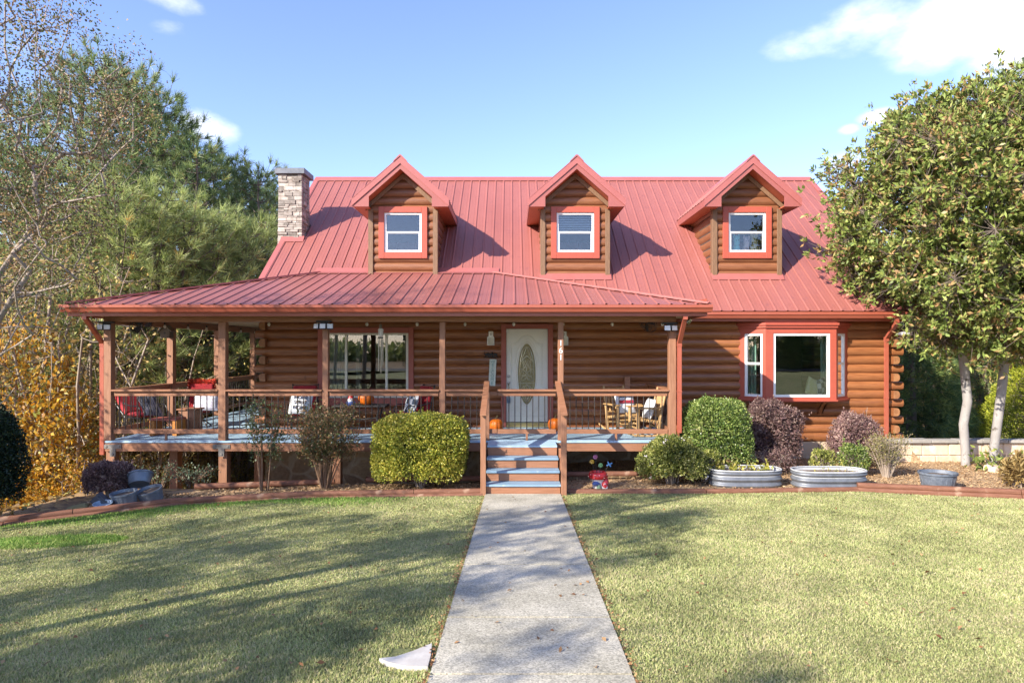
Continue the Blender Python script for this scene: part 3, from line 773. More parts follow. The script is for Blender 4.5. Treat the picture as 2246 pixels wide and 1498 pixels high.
DY = 15.1; DFY = 14.7
def dormer(cx, blind):
    w = .725; zb = roof_z(DY) + .01; zs = 5.58; zp = 6.39; ds = .873
    wu = lambda z: (cx - min(w, max(.02, (zp - z) / ds)), cx + min(w, max(.02, (zp - z) / ds)))
    wz0, wz1 = 4.452, 5.628
    op = (cx - .43, cx + .43, 4.60, 5.50)
    m = H(); log_rows(m, lambda u, z, b: (u, DY - b, z), zb, zp - .03, wu, (op,), bulge=.05, start=zb - .09)
    root = m.b('dormer', M['dormer_log'], smooth=True)
    for s in (-1, 1):
        m = H(); log_rows(m, lambda u, z, b: (cx + s * (w + b), u, z), zb, zs + .02, lambda z: (DY + .09, max(DY + .1, roof_y(z) + .04)), bulge=.05, start=zb - .09)
        m.b('side_wall', M['dormer_log'], root, smooth=True)
        m = H(); m.bbox(*sorted((cx + s * (w - .045), cx + s * (w + .065))), DY - .072, DY - .045, zb - .04, zs, .004); m.bbox(*sorted((cx + s * (w + .04), cx + s * (w + .066))), DY - .044, DY + .09, zb - .0, zs, .004)
        m.b('corner_board', M['dormer_board'], root)
        # slope board under the rake, on the wall
        m = H(); P = [(0, zp - .005), (w + .12, zp - ds * (w + .12) - .005), (w + .12, zp - ds * (w + .12) - .12), (0, zp - .12)]
        m.prism([(cx + s * a, b) for a, b in P], 'y', DY - .085, DY - .06); m.b('rake_board', M['dormer_board'], root)
    # window casing + sash
    m = H(); y0, y1 = DY - .085, DY - .02
    a, b_ = .553, .425
    m.bbox(cx - a, cx - b_, y0, y1, wz0, wz1, .004); m.bbox(cx + b_, cx + a, y0, y1, wz0, wz1, .004)
    m.bbox(cx - b_ + .0005, cx + b_ - .0005, y0 + .001, y1, 5.495, wz1, .004); m.bbox(cx - b_ + .0005, cx + b_ - .0005, y0 + .001, y1, wz0, 4.595, .004)
    m.b('window_casing', M['trim'], root)
    window_sash(root, cx, DY - .05, 4.589, 5.503, .866, M['white'], M['glass_up'])
    # room behind the window
    m = H(); m.box(cx - .72, cx + .72, 16.3, 16.34, 4.0, 6.0); m.box(cx - .74, cx - .70, DY + .1, 16.29, 4.0, 5.6); m.box(cx + .70, cx + .74, DY + .1, 16.29, 4.0, 5.6); m.box(cx - .69, cx + .69, DY + .07, 16.29, 5.7, 5.74); m.box(cx - .69, cx + .69, DY + .07, 16.29, 4.42, 4.46)
    m.b('window_recess', M['dark'], root)
    if blind:
        m = H()
        for k in range(9 if blind == 1 else 16):
            z = 5.46 - k * .052; m.obox((cx, DY + .075, z), (.78, .045, .003), Euler((.9, 0, 0)).to_matrix())
        m.b('window_blind', surf('blind_slat', (.40, .45, .50), (.36, .41, .46), rough=.5), root)
    # roof
    hw = 1.065; yf = DFY - .05; th = .035
    m = H()
    for s in (-1, 1):
        n = Vector((s * ds, 0, 1)).normalized()
        prof = [(yf, 0)]
        c = yf + .08
        while c < 18.4:
            prof += [(c - .026, 0), (c - .011, .019), (c + .011, .019), (c + .026, 0)]; c += .2335
        prof.append((18.7, 0))
        zt = 6.66
        def fm(u, t): return (cx + s * t, u, zt - ds * t)
        def lo(u):   # the eave end, cut by the main roof
            return hw
        vs = []; fs = []
        for u, h in prof:
            tmin = max(0, (zt - roof_z(u)) / ds)          # below the main roof beyond this
            t1 = min(hw, max(0.0, tmin + .05)) if roof_z(u) > zt - ds * hw else hw
            p = Vector(fm(u, 0)) + n * h; q = Vector(fm(u, t1)) + n * h
            vs += [p, q]
        for i in range(len(prof) - 1): fs.append((2 * i, 2 * i + 2, 2 * i + 3, 2 * i + 1))
        m.add(vs, fs)
    m.b('dormer_roof', M['roof'], root)
    m = H()
    # underside (boxed eaves) and side fascia
    yb_ = roof_y(zs) + .06
    for s in (-1, 1):
        m.box(*sorted((cx + s * w, cx + s * (hw - .02))), DFY + .002, yb_, zs - .012, zs + .012)
        P = [(0, 6.40), (w + .05, 6.40 - ds * (w + .05)), (w + .05, 6.42 - ds * (w + .05)), (0, 6.42)]
        m.prism([(cx + s * a, b) for a, b in P], 'y', DFY + .003, DY + .05)
    m.b('dormer_soffit', M['soffit'], root)
    m = H()
    for s in (-1, 1):
        yq = roof_y(5.60) + .05
        m.prism([(cx + s * (hw - .018), 5.565), (cx + s * hw, 5.565), (cx + s * hw, 6.645 - ds * hw), (cx + s * (hw - .018), 6.645 - ds * (hw - .018))], 'y', DFY - .0, yq)
        # rake fascia with its boxed return
        P = [(0, 6.53), (hw, 6.53 - ds * hw), (hw, 5.555), (.70, 5.555), (.70, zp - ds * .70), (0, zp)]
        m.prism([(cx + s * a, b) for a, b in P], 'y', DFY - .022, DFY)
    m.b('dormer_fascia', M['trim_dark'], root)
    m = H()
    for s in (-1, 1):
        P = [(0, 6.678), (hw + .015, 6.678 - ds * (hw + .015)), (hw + .015, 6.51 - ds * (hw + .015)), (0, 6.51)]
        m.prism([(cx + s * a, b) for a, b in P], 'y', DFY - .045, DFY - .023)
        n = [(0, 6.672), (.15, 6.672 - ds * .15), (.15, 6.695 - ds * .15), (.02, 6.70), (0, 6.70)]
        m.prism([(cx + s * a, b) for a, b in n], 'y', DFY - .06, 18.55)
    m.b('dormer_edge_trim', M['roof_trim'], root)
    m = H(); m.prism([(DY - .16, roof_z(DY - .16) + .022), (DY - .03, roof_z(DY) + .035), (DY - .03, roof_z(DY) + .06), (DY - .16, roof_z(DY - .16) + .032)], 'x', cx - w - .09, cx + w + .09)
    m.b('flashing', M['roof_trim'], root)
    return root
M['trim_dark'] = surf('red_fascia', (.33, .10, .085), (.30, .09, .076), rough=.5, scale=3)
for i, (cx, bl) in enumerate([(-2.48, 0), (1.44, 1), (5.35, 0)]): dormer(cx, bl)

# ---- porch roof
PY, PZ = 11.82, 3.19; PXL, PXR = -8.0, 3.53; AY = 15.16; AZ = roof_z(AY) + .02
HLX, HRX = -4.42, -.40
ps = (AZ - PZ) / (AY - PY)
def p_top(u):
    if u < HLX: return PY + (AY - PY) * (u - PXL) / (HLX - PXL)
    if u > HRX: return PY + (AY - PY) * (PXR - u) / (PXR - HRX)
    return AY
np_ = Vector((0, -ps, 1)).normalized()
m = H(); prof = rib_profile(PXL, PXR, phase=.05)
prof = sorted(prof + [(HLX, 0), (HRX, 0)])
panel(m, prof, lambda u: PY, lambda u: p_top(u), np_, lambda u, t: (u, t, PZ + ps * (t - PY)))
# left slope over the side porch
sl = (AZ - PZ) / (HLX - PXL); PBY = 21.4
nl = Vector((-sl, 0, 1)).normalized()
prof = rib_profile(PY, PBY)
hipx = lambda y: PXL + (HLX - PXL) * (y - PY) / (AY - PY)
panel(m, prof, lambda u: PXL, lambda u: min(hipx(u), -5.40) if u < AY else -5.40, nl, lambda u, t: (t, u, PZ + sl * (t - PXL)))
m.add([(HLX, AY, AZ), (-5.40, AY, PZ + sl * (-5.40 - PXL)), (-5.40, AY - .9, PZ + sl * (-5.40 - PXL))], [(0, 1, 2)])
sr = (AZ - PZ) / (PXR - HRX); nr = Vector((sr, 0, 1)).normalized()
prof = rib_profile(PY, AY)
hipr = lambda y: PXR - (PXR - HRX) * (y - PY) / (AY - PY)
panel(m, prof, lambda u: PXR, hipr, nr, lambda u, t: (t, u, PZ + sr * (PXR - t)))
proof = m.b('porch_roof', M['roof'])
for a, b in (((PXL, PY, PZ), (HLX, AY, AZ)), ((PXR, PY, PZ), (HRX, AY, AZ))):
    m = H(); a = Vector(a) + Vector((0, 0, .022)); b = Vector(b) + Vector((0, 0, .02))
    m.bar(a, b, .16, .022); m.bar(a + Vector((0, 0, .014)), b + Vector((0, 0, .014)), .05, .02)
    m.b('hip_cap', M['roof_trim'], proof)
m = H(); m.prism([(AY - .12, AZ - .12 * ps + .024), (AY + .05, roof_z(AY + .05) + .024), (AY + .16, roof_z(AY + .16) + .026), (AY + .16, roof_z(AY + .16) + .036), (AY + .04, roof_z(AY + .04) + .034), (AY - .12, AZ - .12 * ps + .034)], 'x', HLX - .1, HRX + .1)
m.b('flashing', M['roof_trim'], proof)
m = H(); gutter_x(m, PXL - .03, PXR + .03, PY + .025, 3.055); m.b('gutter', M['gutter'], proof)
m = H(); m.prism([(PXL + .025 + a, 3.055 + b) for a, b in GUT], 'y', PY + .03, PBY); m.b('gutter', M['gutter'], proof)
m = H(); m.box(PXL + .03, PXR - .03, PY + .026, PY + .05, 2.985, 3.17); m.box(PXL + .026, PXL + .05, PY + .051, PBY, 2.985, 3.17); m.box(PXR - .05, PXR - .026, PY + .051, AY, 2.985, 3.30)
m.b('porch_fascia', M['gutter'], proof)
m = H()
x = PXL + .06
while x < PXR - .06:
    w = min(.14, PXR - .06 - x)
    m.box(x, x + w - .004, PY + .06, D_W - .001, 3.02, 3.04)
    if x < XL: m.box(x, x + w - .004, D_W + .001, PBY, 3.02, 3.04)
    x += .14
m.b('porch_ceiling', M['ceiling'], proof)
m = H()
m.bbox(-7.60, 3.05, 12.30, 12.40, 2.90, 3.018, .006); m.bbox(-7.58, -7.46, 12.41, PBY - .3, 2.86, 3.018, .006); m.bbox(2.94, 3.04, 12.41, D_W - .1, 2.90, 3.018, .006)
m.b('porch_beam', M['porch'])
# wall fill above the log wall (between main roof and porch)
# ---- deck
m = H(); rn = random.Random(3)
y = 12.272
while y < D_W - .1:
    x = -7.56
    segs = [(-7.56, -4.9), (-4.897, -1.9), (-1.897, .9), (.903, 3.14)] if rn.random() < .5 else [(-7.56, -3.6), (-3.597, -.3), (-.297, 3.14)]
    for a, b in segs: m.bbox(a, b, y, y + .137, .655, .69, .003)
    y += .142
while y < PBY - .3:
    m.bbox(-7.56, XL - .07, y, y + .137, .655, .69, .003); y += .142
for k in range(4):                                          # landing in front of the gate
    yy = 12.27 - .142 * (k + 1); m.bbox(-.44, .80, yy, yy + .137, .655, .69, .003)
deck = m.b('porch_deck', M['deck'])
m = H(); m.bbox(-7.57, -.42, 12.29, 12.33, .495, .654, .004); m.bbox(.80, 3.15, 12.29, 12.33, .495, .654, .004); m.bbox(-7.57, -7.53, 12.331, PBY - .3, .495, .654, .004); m.bbox(3.11, 3.15, 12.331, D_W - .1, .495, .654, .004)
m.bbox(-.44, .80, 11.715, 11.745, .53, .654, .004); m.box(-.43, .79, 11.746, 12.289, .50, .654)
m.b('rim_board', M['porch'], deck)
m = H()
for k in range(16): m.box(-7.5 + k * .66, -7.46 + k * .66, 12.34, D_W - .05, .5, .654)
m.b('joist', M['porch'], deck)

# ---- posts
def post(x, y, w, z0, z1, name='porch_post'):
    m = H(); m.bbox(x - w / 2, x + w / 2, y - w / 2, y + w / 2, z0, z1, .007); return m.b(name, M['porch_v'])
FPY = 12.37
posts = {}
for i, (x, w) in enumerate([(-7.53, .14), (-5.40, .14), (-3.48, .108), (-1.30, .108), (.91, .106), (2.99, .135)]):
    posts[i] = post(x, FPY, w, .691, 2.90)
for y in (14.6, 16.9, 19.2, 21.0): post(-7.52, y, .14, .691, 2.86)
# lower posts under the deck
for x, y in ((-7.50, 12.42), (-5.40, 12.42), (-7.40, 14.6), (-5.35, 14.0), (-7.4, 16.9), (-3.3, 12.5), (-1.3, 12.5), (2.9, 12.5)):
    post(x, y, .16, hz(x, y) - .3, .494, 'deck_post')
xs_ = X(385, 13.0); post(xs_, 13.0, .16, hz(xs_, 13.0) - .4, .494, 'deck_post')
# iron post brackets
for x in (-7.42, -5.40):
    m = H(); m.prism([(x - .16, .545), (x + .16, .545), (x + .16, .625), (x - .16, .625)], 'y', 12.278, 12.289); m.prism([(x - .05, .40), (x + .05, .40), (x + .055, .545), (x - .055, .545)], 'y', 12.278, 12.289)
    for a, b in ((x - .12, .585), (x + .12, .585), (x, .44)):
        m.lathe([(.0, .012), (.022, .010), (.024, 0)], (0, 0, 0), 8).v[-24:]
        vs = m.v[-24:]; m.v[-24:] = [(a + p[0], 12.278 - p[2], b + p[1]) for p in vs]
    m.b('post_bracket', M['steel'])

# ---- railings
bal_me = None
def baluster(x, y, z0, z1, parent):
    global bal_me
    m = MB(); m.tube([(0, 0, 0), (0, 0, z1 - z0)], .0095, 7)
    if bal_me is None:
        o = m.build('baluster', M['baluster'], parent, smooth=True); bal_me = o.data
    else:
        o = bpy.data.objects.new('baluster', bal_me); COL.objects.link(o); o.parent = parent
    o.location = Vector((x, y, z0)) - HB
    return o
def rail_x(x0, x1, y, nbal=None, label=None):
    m = H(); m.bbox(x0, x1, y - .075, y + .065, 1.605, 1.642, .006)
    root = m.b('railing', M['porch'])
    if label: root["label"] = label
    m = H(); m.bbox(x0 + .02, x1 - .02, y - .02, y + .02, 1.518, 1.603, .004); m.b('top_rail', M['porch'], root)
    m = H(); m.bbox(x0 + .01, x1 - .01, y - .02, y + .02, .814, .90, .004); m.b('bottom_rail', M['porch'], root)
    m = H(); xm = (x0 + x1) / 2; m.bbox(xm - .02, xm + .02, y - .018, y + .018, .691, .813, .003); m.b('rail_foot', M['porch'], root)
    n = max(2, round((x1 - x0) / .117))
    for k in range(1, n): baluster(x0 + (x1 - x0) * k / n, y, .899, 1.519, root)
    return root
RY = 12.36
rail_x(-7.46, -5.47, RY); rail_x(-5.33, -3.534, RY); rail_x(-3.426, -1.354, RY); rail_x(-1.246, -.42, RY)
rail_x(-.28, .835, RY, label='low porch railing section across the front door')
rail_x(.97, 2.92, RY)
# shaded stub between the stair post and the gate
m = H(); m.bbox(-.42, -.281, RY + .0, RY + .04, 1.53, 1.60, .004); m.bbox(-.42, -.281, RY, RY + .04, .82, .90, .004); m.b('rail_stub', M['porch'])
def rail_y(x, y0, y1):
    m = H(); m.bbox(x - .065, x + .075, y0, y1, 1.605, 1.642, .006); root = m.b('railing', M['porch'])
    m = H(); m.bbox(x - .02, x + .02, y0 + .01, y1 - .01, 1.518, 1.603, .004); m.b('top_rail', M['porch'], root)
    m = H(); m.bbox(x - .02, x + .02, y0 + .01, y1 - .01, .814, .90, .004); m.b('bottom_rail', M['porch'], root)
    m = H(); n = max(2, round((y1 - y0) / .117))
    for k in range(1, n): m.tube([(x, y0 + (y1 - y0) * k / n, .899), (x, y0 + (y1 - y0) * k / n, 1.519)], .0095, 6)
    o = m.b('balusters', M['baluster'], root, smooth=True); o["kind"] = "stuff"
rail_y(-7.52, 12.45, 14.52); rail_y(-7.52, 14.68, 16.82); rail_y(-7.52, 16.98, 19.12); rail_y(-7.52, 19.28, 20.92)
rail_y(3.0, 12.45, D_W - .07)
m = H(); m.bbox(2.44, 2.56, D_W - .19, D_W - .07, .691, 1.80, .006); m.b('rail_end_post', M['porch'])

# ---- stairs
m = H(); 
for k, (yf, z) in enumerate([(10.84, .173), (11.11, .345), (11.38, .518)]):
    x0, x1 = -.435, .805
    m2 = H(); m2.bbox(x0, x1, yf, yf + .30, z - .035, z, .005)
    if k == 0: stair = m2.b('stairs', M['tread'])
    else: m2.b('tread', M['tread'], stair)
m = H()
for (yf, z0, z1) in [(10.87, -.05, .137), (11.14, .174, .309), (11.41, .346, .482), (11.68, .519, .654)]:
    m.bbox(-.425, .795, yf, yf + .03, z0, z1, .003)
m.b('riser', M['porch'], stair)
m = H()
for x in (-.475, .845): m.prism([(10.86, -.05), (12.28, -.05), (12.28, .50), (11.72, .64), (11.66, .64), (10.86, .15)], 'x', x - .02, x + .02)
m.b('stringer', M['porch'], stair)
for x, xt in ((-.47, -.47), (.85, .86)):
    m = H(); m.bbox(x - .045, x + .045, 10.79, 10.88, -.08, 1.33, .005); np1 = m.b('newel_post', M['porch_v'])
    m = H(); m.prism([(10.72, 1.315), (10.72, 1.35), (12.3, 1.80), (12.3, 1.755)], 'x', x - .05, x + .05); m.prism([(10.881, 1.25), (10.881, 1.355), (12.3, 1.752), (12.3, 1.66)], 'x', x - .02, x + .02)
    m.b('handrail', M['porch'], np1)
m = H(); m.bbox(-.515, -.42, 12.31, 12.40, .691, 1.80, .005); m.b('newel_post', M['porch_v'])
# house number on the post by the door
for ch, z in (('1', 2.50), ('6', 2.365), ('1', 2.235)):
    text_mesh('house_number', ch, .155, M['white'], posts[4], (.91, FPY - .053 - .004, z), (R(90), 0, 0), ext=.004, off=HB)

# ---- front door
m = H(); y0, y1 = D_W - .10, D_W + .06
m.bbox(-.238, -.128, y0, y1, .69, 2.94, .004); m.bbox(.788, .898, y0, y1, .69, 2.94, .004); m.bbox(-.127, .787, y0 + .001, y1, 2.838, 2.939, .004)
m.b('door_frame', M['trim_dull'])
m = H(); m.bbox(-.13, .79, D_W - .09, D_W + .1, .692, .735, .004); m.bbox(-.126, .786, D_W - .05, D_W + .02, .736, .79, .004); m.b('threshold', M['came'])
yd = D_W - .03
m = H(); m.bbox(-.124, .784, yd, yd + .045, .80, 2.835, .004)
door = m.b('front_door', M['door'])
def oval(cx, cz, rx, rz, n=40): return [(cx + rx * math.cos(2 * math.pi * k / n), cz + rz * math.sin(2 * math.pi * k / n)) for k in range(n)]
OC = (.323, 1.85)
m = H(); m.tube([(a, yd - .006, b) for a, b in oval(*OC, .21, .68) + [oval(*OC, .21, .68)[0]]], .018, 8, cap=False)
m.tube([(a, yd - .004, b) for a, b in oval(*OC, .275, .76)[2:19]], .008, 6)
# raised panel mouldings
arch = [(-.02, 1.55), (-.02, 2.50), (.06, 2.51), (.14, 2.57), (.22, 2.66), (.323, 2.70), (.426, 2.66), (.506, 2.57), (.586, 2.51), (.666, 2.50), (.666, 1.55)]
m.tube([(a, yd - .001, b) for a, b in arch], .011, 6)
m.tube([(a + (.323 - a) * .06, yd - .001, b - .03) for a, b in arch], .006, 6)
low = [(-.02, 1.5), (-.02, 1.16), (.08, 1.15), (.16, 1.09), (.323, 1.03), (.486, 1.09), (.566, 1.15), (.666, 1.16), (.666, 1.5)]
m.tube([(a, yd - .001, b) for a, b in low], .010, 6)
m.tube([(-.02, yd - .001, .92), (-.02, yd - .001, 1.06), (.10, yd - .001, 1.05), (.2, yd - .001, .98), (.323, yd - .001, .94), (.446, yd - .001, .98), (.546, yd - .001, 1.05), (.666, yd - .001, 1.06), (.666, yd - .001, .92), (-.02, yd - .001, .92)], .008, 6)
m.b('moulding', M['door'], door, smooth=True)
m = H(); m.prism(oval(*OC, .195, .665), 'y', yd - .008, yd - .001); m.b('oval_glass', M['brass'], door)
m = H(); yq = yd - .012
m.tube([(a, yq, b) for a, b in oval(*OC, .155, .60) + [oval(*OC, .155, .60)[0]]], .011, 5, cap=False)
for s in (-1, 1):
    for P in ([(0, .60), (.10, .33), (0, .12), (-.0, .05)], [(.155, .1), (.06, .12), (0, .22)], [(0, .02), (.09, .10), (.15, -.02), (.05, -.04), (0, .02)], [(0, -.03), (.10, -.06), (.13, -.16), (.03, -.12), (0, -.05)], [(.185, -.2), (0, -.2)], [(0, -.6), (.09, -.36), (0, -.22)], [(.05, -.25), (.12, -.33), (.04, -.42), (0, -.3)], [(.14, .27), (0, .4)], [(.08, .0), (.08, .2)], [(.04, .12), (.1, .26), (.03, .3), (0, .2)]):
        m.tube([(OC[0] + s * a, yq, OC[1] + b) for a, b in P], .0085, 5)
m.b('glass_came', surf('clear_bevel', (.62, .58, .42), (.5, .46, .3), rough=.15, metal=.5), door, smooth=True)
m = H(); hx_ = -.072
for zc, r in ((1.80, .033), (1.655, .035)):
    n0 = len(m.v); m.lathe([(r * .5, .03), (r * .9, .024), (r, .0)], (0, 0, 0), 14); m.v[n0:] = [(hx_ + p[0], yd - p[2], zc + p[1]) for p in m.v[n0:]]
m.tube([(hx_, yd - .02, 1.64), (hx_, yd - .06, 1.60), (hx_, yd - .06, 1.48), (hx_, yd - .015, 1.43)], [.014, .012, .011, .014], 8)
m.b('door_handle', M['nickel'], door, smooth=True)
m = H(); m.bbox(-.105, -.04, yd - .05, yd - .012, 1.215, 1.33, .008); m.tube([(-.09, yd - .03, 1.33), (-.09, yd - .03, 1.40), (-.055, yd - .03, 1.40), (-.055, yd - .03, 1.33)], .006, 6); m.b('key_lockbox', M['blue'], door)
n0 = None
m = H(); m.lathe([(.0, .012), (.03, .012), (.032, 0)], (0, 0, 0), 16); m.v = [(-.10 + p[0], yd - p[2], 2.78 + p[1]) for p in m.v]; m.b('door_sensor', M['white'], door)

# ---- porch window (three-part slider)
m = H(); y0, y1 = D_W - .085, D_W + .05
x0, x1 = -4.24, -2.15
m.bbox(x0, x0 + .125, y0, y1, 1.16, 2.87, .004); m.bbox(x1 - .11, x1, y0, y1, 1.16, 2.87, .004); m.bbox(x0 + .126, x1 - .111, y0 + .001, y1, 2.745, 2.869, .004); m.bbox(x0 + .126, x1 - .111, y0 + .001, y1, 1.161, 1.325, .004)
win = m.b('porch_window', M['trim_dull'])
m = H(); fx0, fx1, fz0, fz1 = -4.113, -2.262, 1.327, 2.743; y0 = D_W - .06
m.bbox(fx0, fx0 + .04, y0, y0 + .08, fz0, fz1, .004); m.bbox(fx1 - .055, fx1, y0, y0 + .08, fz0, fz1, .004); m.bbox(fx0 + .041, fx1 - .056, y0, y0 + .08, fz1 - .045, fz1, .004); m.bbox(fx0 + .041, fx1 - .056, y0, y0 + .08, fz0, fz0 + .05, .004)
for xm in (-3.63, -2.745): m.bbox(xm - .026, xm + .026, y0 + .01, y0 + .07, fz0 + .051, fz1 - .046, .004)
m.b('window_frame', M['cream'], win)
for a, b, dy in ((-4.08, -3.63, .03), (-3.63, -2.745, .045), (-2.745, -2.3, .03)):
    m = H(); m.box(a, b, y0 + dy, y0 + dy + .005, fz0 + .04, fz1 - .03); m.b('pane', M['glass'], win)

# ---- bay window
BY_ = 14.06; bx0, bx1, wx0, wx1 = 5.395, 6.90, 4.965, 7.36; zs0, zs1, zt0, zt1 = 1.265, 1.37, 2.73, 2.93
yw = D_W - .02
poly = [(wx0, yw), (bx0, BY_), (bx1, BY_), (wx1, yw)]
def off_poly(d):
    return [(wx0 - d * 1.3, yw), (bx0 - d * .42, BY_ - d), (bx1 + d * .42, BY_ - d), (wx1 + d * 1.3, yw)]
m = H(); m.prism(off_poly(.0), 'z', zs0, zs1); m.prism(off_poly(.035), 'z', zs0 + .02, zs0 + .05)
bay = m.b('bay_window', M['trim'])
m = H(); m.prism(off_poly(.0), 'z', zt0, zt0 + .115); m.prism(off_poly(.04), 'z', zt0 + .116, zt1 - .03); m.prism(off_poly(.07), 'z', zt1 - .029, zt1 + .02); m.prism(off_poly(.02), 'z', zt1 + .021, zt1 + .09); m.b('bay_head', M['trim'], bay)
# mullion posts at the corners and at the wall
def vpoly(pts, z0, z1, name, mat, parent):
    m = H(); m.prism(pts, 'z', z0, z1); return m.b(name, mat, parent)
def seg_frame(p, q, a, b, z0, z1, depth=.06, inset=.0):
    """a box standing on segment p->q from distance a to b (front face inset)"""
    p = Vector((p[0], p[1], 0)); q = Vector((q[0], q[1], 0)); d = (q - p).normalized(); n = Vector((-d.y, d.x, 0))
    if n.y < 0: n = -n
    A = p + d * a + n * inset; B = p + d * b + n * inset
    return [(A.x, A.y), (B.x, B.y), (B.x + n.x * depth, B.y + n.y * depth), (A.x + n.x * depth, A.y + n.y * depth)]
segs = [((wx0, yw), (bx0, BY_)), ((bx0, BY_), (bx1, BY_)), ((bx1, BY_), (wx1, yw))]
Ls = [math.dist(p, q) for p, q in segs]
for (p, q), L_, (ea, eb) in zip(segs, Ls, ((.13, .07), (.165, .13), (.07, .13))):
    m = H(); m.prism(seg_frame(p, q, .0, ea, 0, 0, .09), 'z', zs1 + .001, zt0 - .001); m.b('bay_post', M['trim'], bay); m = H(); m.prism(seg_frame(p, q, L_ - eb, L_, 0, 0, .09), 'z', zs1 + .001, zt0 - .001); m.b('bay_post', M['trim'], bay)
for i, ((p, q), L_, (ea, eb)) in enumerate(zip(segs, Ls, ((.13, .07), (.165, .13), (.07, .13)))):
    a, b = ea + .002, L_ - eb - .002; fw = .048 if i != 1 else .05
    m = H(); z0, z1 = zs1 + .002, zt0 - .002
    for s, e, u, v in ((a, a + fw, z0, z1), (b - fw, b, z0, z1), (a + fw + .001, b - fw - .001, z0, z0 + fw), (a + fw + .001, b - fw - .001, z1 - fw, z1)):
        m.prism(seg_frame(p, q, s, e, 0, 0, .06, .015), 'z', u, v)
    if i != 1:
        m.prism(seg_frame(p, q, a + fw + .001, b - fw - .001, 0, 0, .04, .02), 'z', 2.06, 2.105)
    m.b('window_frame', M['white'], bay)
    m = H(); m.prism(seg_frame(p, q, a + fw * .5, b - fw * .5, 0, 0, .005, .045), 'z', z0 + fw * .5, z1 - fw * .5); m.b('pane', M['glass'], bay)
m = H(); m.box(wx0 + .1, wx1 - .1, D_W - .021, D_W + .2, 1.27, 1.372); m.b('window_seat', M['white'], bay)
for x in (5.55, 6.72):
    m = H(); m.prism([(D_W - .055, .95), (D_W - .055, 1.06), (BY_ + .08, 1.262), (BY_ + .18, 1.262)], 'x', x - .04, x + .04)
    m.b('bay_bracket', M['log'], bay)

# ---- downspouts
def spout(x, y_top, z_top, y, z1, z_bot, foot=True):
    m = H()
    def rect_path(pts, w=.075, d=.055):
        for p, q in zip(pts[:-1], pts[1:]): m.bar(p, q, w, d, up=(0, 1, 0.02))
        for p in pts[1:-1]: m.obox(p, (w + .004, d + .016, d + .016))
    rect_path([(x, y_top, z_top), (x, y_top, z_top - .10), (x, y, z1), (x, y, z_bot + .12)])
    for z in (z1 - .04, (z1 + z_bot) / 2): m.obox((x, y, z), (.087, .067, .03))
    return m.b('downspout', M['gutter'])
spout(-7.67, 11.88, 3.06, 12.38, 2.50, .30)
spout(3.11, 11.88, 3.06, 12.29, 2.50, .72)
spout(8.13, 13.97, 3.05, 14.36, 2.62, .05)

# low sloped board trim at corner base
m = H(); m.bbox(8.36, 8.44, 14.36, 14.44, -.05, .55, .004); m.b('corner_board', M['log'])
# ---------------------------------------------------------------- foliage tools
def unit(v): return v / np.maximum(np.linalg.norm(v, axis=-1, keepdims=True), 1e-9)
def leaf_quads(P, D, L, W, rng, fold=.0):
    n = len(P); D = unit(D)
    r = rng.normal(size=(n, 3)); S = unit(np.cross(D, r)); Nn = np.cross(S, D)
    L = np.broadcast_to(np.asarray(L), (n,))[:, None] * rng.uniform(.7, 1.25, (n, 1)); W = np.broadcast_to(np.asarray(W), (n,))[:, None] * rng.uniform(.75, 1.2, (n, 1))
    mid = P + D * L * .48 + Nn * L * fold
    V = np.stack([P, mid + S * W * .5, P + D * L, mid - S * W * .5], 1).reshape(-1, 3)
    return V, np.arange(4 * n).reshape(-1, 4)
def needle_tris(P, D, k, L, W, rng, spread=.75):
    """k needles per tuft; P,D (n,3)"""
    n = len(P); D = unit(D)
    d = unit(np.repeat(D, k, 0) + rng.normal(size=(n * k, 3)) * spread)
    p = np.repeat(P, k, 0) + rng.normal(size=(n * k, 3)) * L * .06 - np.repeat(D, k, 0) * rng.uniform(0, .5, (n * k, 1)) * L
    s = unit(np.cross(d, rng.normal(size=(n * k, 3)))) * W
    l = L * rng.uniform(.7, 1.15, (n * k, 1))
    V = np.stack([p - s * .5, p + s * .5, p + d * l + s * .2, p + d * l - s * .2], 1).reshape(-1, 3)
    return V, np.arange(4 * n * k).reshape(-1, 4)
def tube_np(pts, rad, n=5):
    pts = np.asarray(pts, float); rad = np.asarray(rad, float); m = len(pts)
    d = unit(np.gradient(pts, axis=0)); ref = np.where(np.abs(d[:, 2:3]) < .9, np.array([[0, 0, 1.]]), np.array([[1., 0, 0]]))
    a = unit(np.cross(d, ref)); b = np.cross(d, a)
    t = np.arange(n) * 2 * np.pi / n
    V = pts[:, None, :] + (a[:, None, :] * np.cos(t)[None, :, None] + b[:, None, :] * np.sin(t)[None, :, None]) * rad[:, None, None]
    i = np.arange(m - 1)[:, None] * n; k = np.arange(n)[None, :]; k2 = (np.arange(n) + 1) % n
    f = np.stack([i + k, i + k2[None, :], i + n + k2[None, :], i + n + k], -1).reshape(-1, 4)
    return V.reshape(-1, 3), f
class NP:
    def __init__(s): s.V = []; s.F = []; s.n = 0
    def add(s, V, Fc): s.V.append(V); s.F.append(Fc + s.n); s.n += len(V); return s
    def mesh(s, name, smooth=False): return np_mesh(name, np.concatenate(s.V), [np.concatenate(s.F)], smooth)

